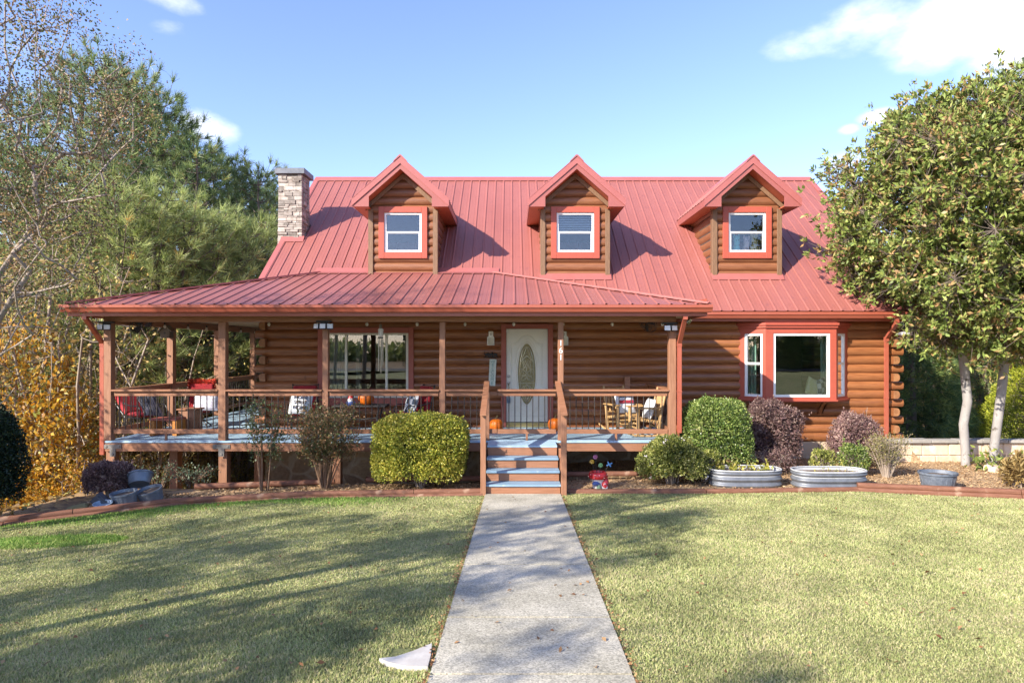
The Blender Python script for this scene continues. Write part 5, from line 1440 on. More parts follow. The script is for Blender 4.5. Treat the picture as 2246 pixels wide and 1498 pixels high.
# ---------------------------------------------------------------- clipped and loose shrubs
def shrub(name, label, x, y, w, d, h, mat, n=14000, L=.032, Wd=.02, seed=1, box=.0, rough=.10, cat='shrub', group=None, stemmat=None, open_=.0, flowers=None, base=.0, lump=.12, zoff=0., lumpf=3.5):
    rng = np.random.default_rng(seed)
    dv = unit(rng.normal(size=(n, 3))); dv[:, 2] = np.where(dv[:, 2] < -.55, -dv[:, 2], dv[:, 2]); dv = unit(dv)
    e = 2 + 4 * box                                            # superellipsoid exponent
    rr = (np.abs(dv[:, 0]) ** e + np.abs(dv[:, 1]) ** e + np.abs(dv[:, 2]) ** e) ** (-1 / e)
    ph = rng.uniform(0, 6.28, 8)
    lum = 1 + lump * (np.sin(lumpf * dv[:, 0] * 1.3 + ph[0]) * np.sin(lumpf * dv[:, 2] + ph[1]) + .7 * np.sin(2 * lumpf * dv[:, 1] + ph[2]) * np.sin(2.2 * lumpf * dv[:, 0] + ph[3]) + .5 * np.sin(4 * lumpf * dv[:, 2] + ph[4]) * np.sin(3.7 * lumpf * dv[:, 0] + ph[5]))
    dep = 1 - np.abs(rng.normal(0, rough + open_, n)) 
    q = dv * (rr * lum * np.maximum(dep, .1))[:, None] * np.array([w / 2, d / 2, h * .5]) + [0, 0, h * .5]
    q[:, 2] = np.maximum(q[:, 2], base + rng.uniform(0, .05, n))
    D_ = dv * .7 + rng.normal(size=(n, 3)) * .75 + [0, 0, .25]
    C = NP(); C.add(*leaf_quads(q, D_, L, Wd, rng, .1))
    if rough < .15:
        k = n // 3; qi = dv[:k] * (rr[:k] * lum[:k] * rng.uniform(.62, .86, k))[:, None] * np.array([w / 2, d / 2, h * .5]) + [0, 0, h * .5]; qi[:, 2] = np.maximum(qi[:, 2], .02)
        C.add(*leaf_quads(qi, rng.normal(size=qi.shape), L * 2.4, Wd * 2.6, rng, .1))
    B = NP()
    for k in range(int(26 * (w + h))):                          # stray shoots
        i = rng.integers(0, n); s0 = q[i]; dd_ = unit(dv[i] * .7 + rng.normal(0, .35, 3) + [0, 0, .5]); l_ = rng.uniform(.05, .15)
        if s0[2] < h * .35: continue
        C.add(*tube_np(np.array([s0 - dd_ * .04, s0 + dd_ * l_]), np.array([.003, .0015]), 3)); tt_ = rng.uniform(.2, 1, (9, 1)); C.add(*leaf_quads(s0 + dd_ * l_ * tt_, dd_ + rng.normal(0, .6, (9, 3)), L, Wd, rng, .1))
    for k in range(14):
        a = rng.uniform(0, 6.28); r0 = rng.uniform(0, .1); r1 = rng.uniform(.3, .8)
        p0 = np.array([np.cos(a) * r0, np.sin(a) * r0, 0]); p1 = np.array([np.cos(a) * w / 2 * r1, np.sin(a) * d / 2 * r1, h * rng.uniform(.5, .85)])
        mid = (p0 + p1) / 2 + [0, 0, h * .12]
        B.add(*tube_np(np.array([p0, mid, p1]), np.array([.016, .011, .005]), 5))
        for j in range(6):
            b0 = mid + (p1 - mid) * rng.uniform(0, .9); b1 = b0 + rng.normal(0, .18, 3) * [w, d, h] * .6 + [0, 0, .05]; b1[2] = max(b1[2], .03)
            B.add(*tube_np(np.array([b0, b1]), np.array([.006, .003]), 4))
    parts = [('stem', B.mesh('stem'), stemmat or M['twig']), ('foliage', C.mesh('foliage'), mat)]
    if flowers:
        nf, fm = flowers; i = rng.integers(0, n, nf); S = NP(); qq = np.repeat(q[i] + dv[i] * .03, 6, 0); S.add(*leaf_quads(qq + rng.normal(0, .012, qq.shape), rng.normal(size=qq.shape), .045, .035, rng, .1)); parts.append(('flowers', S.mesh('flowers'), fm))
    return veg(name, label, cat, parts, (x, y, hz(x, y) + zoff), group)
def shrub_px(name, label, x0, x1, ytop, ybase, D, mat, depth=None, **k):
    w = (x1 - x0) / F * D; x = X((x0 + x1) / 2, D); gz = hz(x, D); h = Z(ytop, D) - gz
    return shrub(name, label, x, D, w, depth or w * .8, h, mat, **k)
petal = surf('white_petal', (.75, .68, .66), (.8, .74, .72), rough=.6)
shrub_px('boxwood_shrub', 'large rounded golden-green clipped shrub left of the porch steps', 823, 1022, 910, 1078, 11.35, M['gold_box'], depth=1.15, n=26000, L=.036, Wd=.024, seed=1, box=.55, rough=.07, lump=.045)
shrub_px('holly_shrub', 'rounded dark green clipped shrub between the porch corner and the bay window', 1496, 1645, 874, 1050, 12.4, M['holly'], n=18000, L=.034, Wd=.022, seed=2, box=.3, rough=.08, lump=.06)
shrub_px('azalea_shrub', 'loose light green azalea with a few pale blooms in front of the porch corner post', 1404, 1545, 960, 1066, 11.7, M['azalea'], n=11000, L=.038, Wd=.02, seed=3, box=.1, rough=.12, lump=.11, flowers=(13, petal))
shrub_px('azalea_shrub', 'small low light green azalea behind the left end of the left oval planter', 1520, 1580, 985, 1062, 11.9, M['azalea'], n=3500, L=.036, Wd=.02, seed=33, rough=.16, lump=.12)
shrub_px('loropetalum', 'larger purple-leaved shrub below the left side of the bay window', 1632, 1757, 879, 1015, 13.2, M['purple'], n=12000, L=.036, Wd=.02, seed=4, box=.15, rough=.14, lump=.12)
shrub_px('loropetalum', 'purple-leaved shrub under the right side of the bay window', 1823, 1930, 908, 1012, 13.3, M['purple'], n=9000, L=.034, Wd=.02, seed=5, box=.1, rough=.14, lump=.10)
shrub_px('loropetalum', 'purple-leaved shrub above the stacked tubs at the left end of the porch', 192, 290, 1015, 1100, 10.75, M['purple'], n=8000, L=.032, Wd=.019, seed=6, box=.25, rough=.12, lump=.08)
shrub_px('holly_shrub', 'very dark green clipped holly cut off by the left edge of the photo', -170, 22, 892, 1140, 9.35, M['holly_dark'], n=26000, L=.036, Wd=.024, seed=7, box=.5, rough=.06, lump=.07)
shrub_px('azalea_shrub', 'low green azalea in front of the purple shrub under the bay window', 1840, 1908, 975, 1035, 12.5, M['holly'], n=3500, L=.04, Wd=.02, seed=8, rough=.18, lump=.12)
shrub_px('azalea_shrub', 'small yellow-green azalea behind the right oval planter', 1778, 1835, 985, 1035, 12.6, M['azalea'], n=1600, L=.04, Wd=.02, seed=9, rough=.25, lump=.15)
shrub_px('azalea_shrub', 'thin brown-green azalea at the foot of the larger purple shrub', 1655, 1745, 985, 1045, 12.5, M['purple'], n=1800, L=.036, Wd=.018, seed=10, rough=.3, lump=.2)
shrub_px('straw_plant', 'straw-coloured leafy plant at the right edge of the photo beside the wall', 2205, 2275, 1010, 1078, 11.4, M['straw'], n=1500, L=.13, Wd=.028, seed=12, rough=.35, lump=.2)

def cane_bush(name, label, x, y, h, r, canes, leafs, mat, stemmat, seed, L=.045, Wd=.026, split=3, bow=.5, top=.35, cat='shrub', lean=(0, 0)):
    rng = np.random.default_rng(seed); B = NP(); P = []
    for k in range(canes):
        a = 2 * np.pi * k / canes + rng.normal(0, .4); rr = r * rng.uniform(.35, 1); hh = h * rng.uniform(.65, 1.0)
        p0 = np.array([np.cos(a) * .06, np.sin(a) * .05, 0]); p1 = np.array([np.cos(a) * rr + lean[0], np.sin(a) * rr + lean[1], hh]); mid = p0 * (1 - bow) + p1 * [bow * .8, bow * .8, .55] + rng.normal(0, .03, 3)
        t = np.linspace(0, 1, 8)[:, None]; c = (1 - t) ** 2 * p0 + 2 * t * (1 - t) * mid + t * t * p1
        B.add(*tube_np(c, np.linspace(.012, .004, 8), 5)); P += [c[i] for i in range(3, 8)]
        for s in range(split):
            i = rng.integers(3, 7); q = c[i] + np.array([np.cos(a + rng.normal(0, 1)) * r * .4, np.sin(a + rng.normal(0, 1)) * r * .4, h * rng.uniform(.05, .22)])
            B.add(*tube_np(np.array([c[i], (c[i] + q) / 2 + [0, 0, -.02], q]), np.array([.005, .004, .0025]), 4)); P += [q, (c[i] * .4 + q * .6), q]
    P = np.array(P); P = P[P[:, 2] > h * top]; i = rng.integers(0, len(P), leafs)
    q = P[i] + rng.normal(0, .055, (leafs, 3)); C = NP(); C.add(*leaf_quads(q, rng.normal(size=q.shape) + [0, 0, -.1], L, Wd, rng, .1))
    return veg(name, label, cat, [('stem', B.mesh('stem', True), stemmat), ('foliage', C.mesh('foliage'), mat)], (x, y, hz(x, y)))
cane = surf('rose_cane', (.16, .10, .06), (.24, .14, .08), rough=.7, scale=8)
cane_bush('rose_bush', 'dense bronze-leaved rose bush with many canes in the bed left of the clipped golden shrub', X(713, 11.3), 11.3, 1.48, .60, 30, 7000, M['rose'], cane, 81, split=6, top=.22, L=.042, Wd=.024)
cane_bush('rose_bush', 'tall thin rose bush with sparse leaves beside the dense rose bush', X(580, 11.1), 11.1, 1.55, .27, 8, 1100, M['rose_g'], cane, 82, split=4, top=.3, L=.05, Wd=.03)
cane_bush('spirea_bush', 'twiggy pale spirea bush at the right corner of the house', X(1945, 12.3), 12.3, .86, .32, 36, 2600, M['spirea'], M['twig'], 83, split=4, top=.2, L=.03, Wd=.016)
cane_bush('weedy_plant', 'pale green weedy plant at the foot of the left deck posts', X(420, 11.5), 11.5, .34, .36, 14, 420, leafmat('sage_leaves', [(0, (.05, .08, .04)), (.6, (.12, .16, .09)), (1, (.24, .27, .17))], trans=.2), cane, 84, split=4, top=.1, L=.045, Wd=.026)
cane_bush('weedy_plant', 'taller pale green weedy plant between the left deck posts', X(345, 12.0), 12.0, .55, .28, 8, 240, MATS['sage_leaves'], cane, 85, split=4, top=.1, L=.045, Wd=.026)

# conifers at the right behind the stone wall
def cone_tree(name, label, x, y, w, h, mat, n, L, Wd, seed, pw=.8, rough=.12, base=.02, spread=.5, cat='tree', droop=0.1, strands=0):
    rng = np.random.default_rng(seed); z = rng.uniform(0, 1, n) ** 1.25
    a = rng.uniform(0, 6.28, n); ph = rng.uniform(0, 6.28, 4)
    lum = 1 + .14 * np.sin(5 * a + ph[0] + z * 9) * np.sin(z * 22 + ph[1]) + .1 * np.sin(9 * a + ph[2] - z * 15)
    r = w / 2 * (1 - z) ** pw * np.minimum(1, .55 + z * 5) * lum * (1 - np.abs(rng.normal(0, rough, n)))
    q = np.stack([np.cos(a) * r, np.sin(a) * r, base * h + z * h * (1 - base)], -1)
    d = np.stack([np.cos(a), np.sin(a), np.full(n, .9 - droop * 6)], -1) + rng.normal(size=(n, 3)) * spread
    C = NP()
    if strands: C.add(*needle_tris(q, d, strands, L, Wd, rng, .45))
    else: C.add(*leaf_quads(q, d, L, Wd, rng, .05))
    B = NP(); B.add(*tube_np(np.array([[0, 0, -.2], [0, 0, h * .9]]), np.array([w * .05 + .02, .01]), 7))
    for k in range(40):
        zz = rng.uniform(.05, .85); aa = rng.uniform(0, 6.28); rr_ = w / 2 * (1 - zz) ** pw * .85
        B.add(*tube_np(np.array([[0, 0, zz * h - .1], [np.cos(aa) * rr_, np.sin(aa) * rr_, zz * h]]), np.array([.018, .005]), 4))
    return veg(name, label, cat, [('trunk', B.mesh('trunk'), M['bark']), ('crown', C.mesh('crown'), mat)], (x, y, hz(x, y) - .05))
cone_tree('cypress', 'dense dark green cypress shaded by the right end of the house', 13.0, 21.5, 3.2, 6.2, M['conifer'], 3600, .20, .016, 91, pw=.6, strands=14, droop=.16)
cone_tree('cypress', 'sunlit feathery green cypress behind the white magnolia trunks', 14.9, 23.6, 2.9, 5.8, M['conifer'], 4000, .20, .016, 92, pw=.6, strands=14, droop=.14)
cone_tree('cypress', 'feathery green cypress behind the wall between the arborvitae and the magnolia', 18.6, 26.0, 3.4, 6.4, M['conifer'], 3200, .20, .016, 94, pw=.55, strands=14, droop=.14)
cone_tree('arborvitae', 'bright yellow-green arborvitae at the right edge behind the stone wall', X(2262, 22.5), 22.5, 3.2, 2.95, M['arbor'], 26000, .085, .035, 93, pw=.5, rough=.06, droop=-.02, spread=.4)

src_ = bpy.data.objects['cypress']
for i, x in enumerate((12, 15.5, 19, 22.5, 26, 30)):
    c = copy_tree(src_); c.location = (x, -21.5 + (i % 3), .7); c.scale = (1.5, 1.5, 1.0 + .1 * (i % 2)); tag(c, 'dark cypress in the row across the road', 'tree', 'cypresses across the road')
# far woods closing the view
def far_woods():
    rng = np.random.default_rng(99); C = NP(); B = NP(); n = 300
    for k in range(n):
        a = rng.uniform(0, 2 * np.pi); r = rng.uniform(58, 82); x, y = r * np.sin(a), r * np.cos(a)
        h = rng.uniform(8, 12) * (.25 if y < -40 else 1); z0 = hz(x, y)
        B.add(*tube_np(np.array([[x, y, z0 - .5], [x, y, z0 + h * .9]]), np.array([.18, .05]), 5))
        q, d = blob_points(170, (x, y, z0 + h * .52), (2.8, 2.8, h * .5), rng, .2, .5, .3)
        C.add(*leaf_quads(q, d + rng.normal(size=q.shape), .75, .5, rng, .1))
    o = link_mesh('distant_woods', C.mesh('distant_woods'), M['pine_y']); tag(o, 'distant belt of trees around the property', 'woods', kind='stuff')
    p = link_mesh('trunks', B.mesh('trunks'), M['bark'], o); p["kind"] = 'stuff'
far_woods()

# ---------------------------------------------------------------- grass, chips, fallen leaves
def grass():
    rng = np.random.default_rng(7); n = 880000
    D = 3.6 + (11.25 - 3.6) * rng.uniform(0, 1, n) ** 1.15; x = rng.uniform(-1, 1, n) * (.84 * D + 2.6)
    xl = -.437 - (10.8 - D) * .0098; xr = .797 - (10.8 - D) * .0088
    jag = np.abs(rng.normal(0, .012, n)) - .012
    ok = (D < border(x) - .01) & ((x < xl + jag) | (x > xr - jag))
    # the pale slab stays clear
    ok &= ~((x > X(850, 4.3)) & (x < X(945, 4.3)) & (D > 4.18) & (D < 4.5))
    x = x[ok]; D = D[ok]; xl = xl[ok]; xr = xr[ok]; n = len(x)
    patch = np.sin(x * 1.7 + 1) * np.sin(D * 1.3) + np.sin(x * .6 - D * .9) + .6 * np.sin(x * 4 + D * 3)
    P = np.stack([x, D, hgt(x, D) + .001], -1)
    lush = ((x < -1.6) & (rng.random(n) < np.clip(1.25 - (border(x) - D) / (.55 + .25 * np.sin(x * 2)), 0, 1) * np.clip((-1.5 - x) / 1.2, 0, 1))) | ((np.hypot((x + 5.6) / 1.0, (D - 7.9) / .35) < 1))
    edge = np.minimum(np.abs(x - xl), np.abs(x - xr)) < .06
    h = rng.uniform(.012, .027, n) * (1 + .18 * patch.clip(-1, 1)) * np.where(lush, 1.7, 1) * np.where(edge, 1.25, 1)
    d = np.stack([rng.normal(0, .55, n), rng.normal(0, .55, n), np.ones(n)], -1); d = unit(d)
    s = unit(np.cross(d, rng.normal(size=(n, 3)))) * (rng.uniform(.0022, .0040, (n, 1)) * (1 + D[:, None] * .09))
    V = np.stack([P - s, P + s, P + d * h[:, None]], 1)
    for nm, mk, mt in (('grass', ~lush, M['blade']), ('tall_grass', lush, M['blade_lush'])):
        v = V[mk].reshape(-1, 3); f = np.arange(len(v)).reshape(-1, 3)
        o = link_mesh(nm, np_mesh(nm, v, [f]), mt); tag(o, {'grass': 'short tan-green turf covering the front lawn', 'tall_grass': 'longer bright green grass along the left timber edging'}[nm], 'grass', kind='stuff')
def blade_mat(name, cols, ns=.9):
    m = leafmat(name, cols, rough=.6, trans=.3, clump=.22, spec=.25, nscale=ns); return m
M['blade'] = blade_mat('grass_blades', [(0, (.17, .15, .065)), (.06, (.27, .315, .11)), (.32, (.345, .385, .14)), (.55, (.42, .42, .18)), (.8, (.50, .46, .23)), (1, (.56, .475, .29))])
M['blade_lush'] = blade_mat('lush_blades', [(0, (.09, .19, .03)), (.5, (.20, .33, .06)), (1, (.40, .44, .14))])
grass()
def scatter_quads(name, label, cat, n, fpos, L, Wd, mat, seed, lift=.015, tilt=.35):
    rng = np.random.default_rng(seed); x, y = fpos(rng, n); n = len(x)
    P = np.stack([x, y, hgt(x, y) + lift + rng.uniform(0, .02, n)], -1)
    a = rng.uniform(0, 6.28, n); d = np.stack([np.cos(a), np.sin(a), rng.normal(0, tilt, n)], -1); d = unit(d)
    up = unit(np.stack([rng.normal(0, tilt, n), rng.normal(0, tilt, n), np.ones(n)], -1)); s = unit(np.cross(d, up))
    l = L * rng.uniform(.5, 1.5, (n, 1)); w = Wd * rng.uniform(.6, 1.4, (n, 1))
    nn = np.cross(s, d) * w * .25
    V = np.stack([P - d * l / 2, P + s * w / 2 + nn, P + d * l / 2, P - s * w / 2 + nn], 1).reshape(-1, 3)
    o = link_mesh(name, np_mesh(name, V, [np.arange(len(V)).reshape(-1, 4)]), mat); tag(o, label, cat, kind='stuff'); return o
def bedpos(rng, n):
    x = rng.uniform(-6.6, 12, n); b = border(x); top = np.where(x < -5.2, 10.9, np.where(x < .8, 12.2, np.where(x < 8.5, 14.4, 14.0)))
    y = b + .1 + (top - b - .1) * rng.uniform(0, 1, n) ** 1.0
    ok = (y > b + .08) & ~((x > -.5) & (x < .9) & (y < 12.3)); return x[ok], y[ok]
scatter_quads('mulch_chips', 'tan bark chips and straw spread over the planting beds', 'mulch', 26000, bedpos, .055, .02, M['chip'], 5)
def lawnpos(rng, n):
    D = rng.uniform(3.8, 10.6, n); x = rng.uniform(-.8, .8, n) * D; ok = (D < border(x) - .05); return x[ok], D[ok]
scatter_quads('fallen_leaves', 'small brown fallen leaves scattered over the lawn', 'leaves', 300, lawnpos, .04, .026, M['dry'], 6, lift=.022)
def edgepos(rng, n):
    D = rng.uniform(3.8, 10.6, n); s = rng.random(n) < .5
    x = np.where(s, -.437 - (10.8 - D) * .0098 - np.abs(rng.normal(0, .03, n)), .797 - (10.8 - D) * .0088 + np.abs(rng.normal(0, .03, n))); return x, D
scatter_quads('edge_leaves', 'brown leaf crumbs gathered along both edges of the walk', 'leaves', 1100, edgepos, .024, .014, M['dry'], 8, lift=.02)
def slopepos(rng, n):
    y = rng.uniform(9, 30, n); x = rng.uniform(-.85 * 30, -7, n); ok = (x > -.9 * y - 2); return x[ok], y[ok]
scatter_quads('woodland_leaves', 'brown fallen leaves covering the slope under the trees', 'leaves', 14000, slopepos, .11, .07, M['brush'], 9, lift=.0)
# ---------------------------------------------------------------- edging timbers, stone wall, planters
def timber(p, q, z0, label, r=.055, rise=0., group='landscape timbers edging the beds'):
    L_ = math.dist(p, q); a = math.atan2(q[1] - p[1], q[0] - p[0])
    prof = []
    for k in range(12):
        t = 2 * math.pi * k / 12 + math.pi / 12; c, s = math.cos(t), math.sin(t)
        prof.append((.055 * np.sign(c) * abs(c) ** .6, .045 * np.sign(s) * abs(s) ** .75))
    m = MB(); m.prism([(u, v) for u, v in prof], 'x', -L_ / 2 + .006, L_ / 2 - .006)
    o = m.build('landscape_timber', M['timber'], smooth=True, angle=40)
    x, y = (p[0] + q[0]) / 2, (p[1] + q[1]) / 2
    o.location = (x, y, z0); o.rotation_euler = (0, -math.atan2(rise, L_), a)
    tag(o, label, 'landscape timber', group); return o
def bp(px, D): return (X(px, D), D)
def bord_pt(x, d=.06): return (x, float(border(x)) + d)
def run(xs, labels, dz=.05, d=.06, up=False):
    for (a, b), lb in zip(zip(xs[:-1], xs[1:]), labels):
        p, q = bord_pt(a, d), bord_pt(b, d); za, zb = hz(p[0], p[1] - .1) + dz, hz(q[0], q[1] - .1) + dz
        timber(p, q, (za + zb) / 2, lb, rise=zb - za)
run([-9.0, -6.96, -4.97, -3.08, -.49], ['lower brown timber at the lawn edge by the dark holly on the left', 'lower brown timber at the lawn edge in front of the stacked tubs', 'lower brown timber at the lawn edge in front of the thin rose bush', 'lower brown timber at the lawn edge from the dense rose bush to the steps'], .0)
run([-8.2, -6.3, -5.2, -3.3, -1.6, -.49], ['upper brown timber in front of the dark holly', 'upper brown timber touching the stacked tubs', 'upper brown timber in front of the tall thin rose', 'upper brown timber in front of the dense rose bush', 'upper brown timber in front of the golden clipped shrub'], .062, .085)
run([.88, 3.22, 5.83, 8.09, 10.2], ['brown timber edging the lawn from the steps past the mushroom planter', 'long brown timber edging the lawn in front of both oval planters', 'brown timber edging the lawn in front of the barrel tub', 'weathered timber edging the lawn at the right edge of the photo'], .025)
run([5.83, 8.09, 10.2], ['upper brown timber in front of the barrel tub', 'upper weathered timber at the right edge of the photo'], .10, .075)
z_ = .08
timber((-5.35, 11.15), (-4.2, 11.35), z_, 'inner brown timber at the foot of the left deck posts')
timber((-4.19, 11.36), (-3.1, 11.6), z_, 'inner brown timber behind the tall thin rose')
timber((-2.6, 11.75), (-.55, 11.85), z_, 'inner brown timber behind the golden clipped shrub')
timber((.92, 12.25), (2.75, 12.32), z_, 'inner brown timber below the porch right of the steps')

def ret_wall():
    r = empty('stone_wall', (10, 14.02, 0)); tag(r, 'low pale limestone retaining wall with grey cap behind the magnolia trunks', 'wall')
    rr = random.Random(4)
    m = MB(); z = -.12
    for h in (.27, .26):
        x = -2.15
        while x < 8:
            w = rr.uniform(.3, .62); m.bbox(x, x + w - .012, -.02 - rr.uniform(0, .03), .12, z, z + h - .012, .012); x += w
        z += h
    m.box(-2.15, 8, 0.0, .11, -.2, .40); m.build('stone_block', M['block'], r)
    m = MB(); x = -2.2
    while x < 8:
        w = rr.uniform(.45, .8); m.bbox(x, x + w - .012, -.09 - rr.uniform(0, .03), .2, .41, .475 + rr.uniform(0, .012), .01); x += w
    m.build('capstone', M['capstone'], r)
ret_wall()

galv = surf('galvanized_metal', (.13, .14, .155), (.19, .20, .22), rough=.45, scale=9, metal=.3, bump=.05)
galv_dk = surf('weathered_zinc', (.13, .16, .20), (.22, .26, .31), rough=.5, scale=10, metal=.3, detail=8)
soil = surf('potting_soil', (.10, .07, .05), (.2, .14, .09), rough=.95, scale=30, bump=1)
white_rim = surf('planter_rim', (.42, .43, .44), (.5, .5, .5), rough=.5)
def oval_planter(x, y, w, d, h, label, seed):
    r = empty('oval_planter', (x, y, hz(x, y))); tag(r, label, 'planter', 'corrugated oval planters')
    def stad(n, sx, sy, z):
        P = []
        for k in range(n):
            t = 2 * math.pi * k / n; c, s = math.cos(t), math.sin(t)
            e = .62
            P.append((sx * np.sign(c) * abs(c) ** e, sy * np.sign(s) * abs(s) ** .8, z))
        return P
    n = 64; m = MB(); prof = []
    for i in range(33):
        u = i / 32; prof.append((u * h, .014 * math.cos(u * 3 * 2 * math.pi) * -1))
    vs = []; fs = []
    for z, o in prof: vs += stad(n, w / 2 + o - .014, d / 2 + o - .014, z)
    for i in range(len(prof) - 1):
        for k in range(n): fs.append((i * n + k, i * n + (k + 1) % n, (i + 1) * n + (k + 1) % n, (i + 1) * n + k))
    m.add(vs, fs); m.build('planter_body', galv, r, smooth=True, angle=60)
    m = MB(); ring = stad(n, w / 2 - .012, d / 2 - .012, h); m.tube(ring + [ring[0]], .013, 6, cap=False)
    vs = stad(n, w / 2 - .024, d / 2 - .024, h) + stad(n, w / 2 - .024, d / 2 - .024, h - .1); m.add(vs, [(k, n + k, n + (k + 1) % n, (k + 1) % n) for k in range(n)])
    m.build('planter_rim', white_rim, r, smooth=True)
    m = MB(); m.add(stad(n, w / 2 - .02, d / 2 - .02, h - .055), [tuple(range(n))]); m.build('soil', soil, r)
    return r
def leafy(name, label, x, y, z, w, d, h, n, mat, L, Wd, seed, cat='plant', stems=14, stm=None):
    rng = np.random.default_rng(seed); B = NP(); P = []
    for k in range(stems):
        p0 = np.array([rng.uniform(-w / 2, w / 2), rng.uniform(-d / 2, d / 2), 0]) ; p1 = p0 + [rng.normal(0, .06), rng.normal(0, .05), h * rng.uniform(.4, 1)]
        B.add(*tube_np(np.array([p0, (p0 + p1) / 2 + rng.normal(0, .015, 3), p1]), np.array([.004, .003, .002]), 4)); P += [p1, (p0 + 2 * p1) / 3, (p0 + p1) / 2]
    P = np.array(P); q = P[rng.integers(0, len(P), n)] + rng.normal(0, .035, (n, 3)); C = NP(); C.add(*leaf_quads(q, rng.normal(size=q.shape) + [0, 0, .2], L, Wd, rng, .1))
    return veg(name, label, cat, [('stem', B.mesh('stem'), stm or M['twig']), ('foliage', C.mesh('foliage'), mat)], (x, y, z))
p1x, p1y = X(1633, 11.62), 11.62; p2x, p2y = X(1817, 11.5), 11.5
oval_planter(p1x, p1y, 1.27, .62, .30, 'oval corrugated metal planter with yellowing plants, beside the azalea', 1)
oval_planter(p2x, p2y, 1.27, .62, .30, 'oval corrugated metal planter with mostly bare soil, right of the other one', 2)
yl = leafmat('yellow_veg', [(0, (.14, .17, .03)), (.5, (.38, .36, .06)), (1, (.6, .5, .14))], trans=.3)
leafy('squash_plant', 'yellow-green leafy plants growing in the left oval planter', p1x - .08, p1y, hz(p1x, p1y) + .24, 1.0, .35, .20, 210, yl, .075, .055, 3)
leafy('seedling', 'few small green seedlings in the right oval planter', p2x + .1, p2y, hz(p2x, p2y) + .24, .6, .3, .09, 70, yl, .035, .02, 4)
for px, D, s in ((1800, 12.2, 5), (1862, 12.15, 6)):
    leafy('weedy_plant', {5: 'yellow-green weed behind the middle of the right oval planter', 6: 'green weed behind the right end of the right oval planter'}[s], X(px, D), D, hz(X(px, D), D), .35, .2, .32, 190, yl, .04, .02, s)

def tub(x, y, z, rx, ry, h, label, mat, rot=(0, 0, 0), slats=True, name='planter_tub', sc=1, fill=True):
    r = empty(name, (x, y, z)); tag(r, label, 'tub'); r.rotation_euler = rot
    m = MB(); prof = [(.76, 0), (.80, h * .1), (.92, h * .75), (.93, h * .86), (1.0, h * .88), (1.0, h), (.93, h), (.88, h * .8)]
    m.lathe([(p * rx, q) for p, q in prof], n=40, sy=ry / rx, cap=False); m.add([(rx * .77 * math.cos(2 * math.pi * k / 40), ry * .77 * math.sin(2 * math.pi * k / 40), .012) for k in range(40)], [tuple(range(40))])
    b = m.build('tub_body', mat, r, smooth=True, angle=40)
    m = MB()
    if slats:
        for k in range(20):
            t = 2 * math.pi * k / 20; a = Vector((rx * .795 * math.cos(t), ry * .795 * math.sin(t), h * .08)); c = Vector((rx * .925 * math.cos(t), ry * .925 * math.sin(t), h * .82)); m.tube([a, c], .006, 4)
        m.build('tub_ribs', mat, r)
    if fill:
        m = MB(); m.add([(rx * .89 * math.cos(2 * math.pi * k / 32), ry * .89 * math.sin(2 * math.pi * k / 32), h * .78) for k in range(32)], [tuple(range(32))]); m.build('soil', soil, r)
    return r
dkplastic = surf('grey_plastic', (.085, .10, .125), (.15, .17, .20), rough=.5, scale=14, detail=8)
tx, ty = X(2057, 11.35), 11.35
tub(tx, ty, hz(tx, ty), .31, .27, .29, 'dark grey barrel tub of soil standing in the mulch near the magnolia', dkplastic)
def at(px, py, D): return X(px, D), D, Z(py, D)
x, y, z = at(263, 1115, 9.95); tub(x, 10.1, hz(x, 10.1), .20, .17, .22, 'ribbed grey tub in the middle of the stacked tubs at the left', galv_dk, rot=(R(8), R(-5), 0))
x, y, z = at(324, 1107, 10.15); tub(x, 10.3, hz(x, 10.3) + .02, .195, .17, .21, 'ribbed grey tub tilted open, rightmost of the stacked tubs', galv_dk, rot=(R(16), R(-10), 0))
x, y, z = at(284, 1088, 10.35); tub(x, 10.62, hz(x, 10.62) + .22, .20, .17, .18, 'smooth grey tub lying tilted against the purple shrub', galv_dk, rot=(R(-35), R(-14), 0), slats=False, fill=False)
x, y, z = at(216, 1119, 9.75); tub(x, 9.86, hz(x, 9.86) + .05, .135, .125, .06, 'small pale blue dish, leftmost of the stacked tubs', surf('blue_dish', (.25, .34, .44), (.32, .40, .5), rough=.4), rot=(R(12), 0, 0), slats=False, fill=False, name='dish')
m = MB(); m.obox((0, 0, .06), (.20, .12, .16), Euler((.1, .75, .2)).to_matrix()); m.obox((.005, -.045, .066), (.15, .06, .11), Euler((.1, .75, .2)).to_matrix())
o = m.build('square_pot', surf('dark_pot', (.06, .07, .09), (.1, .11, .13), rough=.5)); x, y, z = at(221, 1110, 10.0); o.location = (x, y, z + .02); tag(o, 'dark square pot tipped on its corner behind the small blue dish', 'pot')

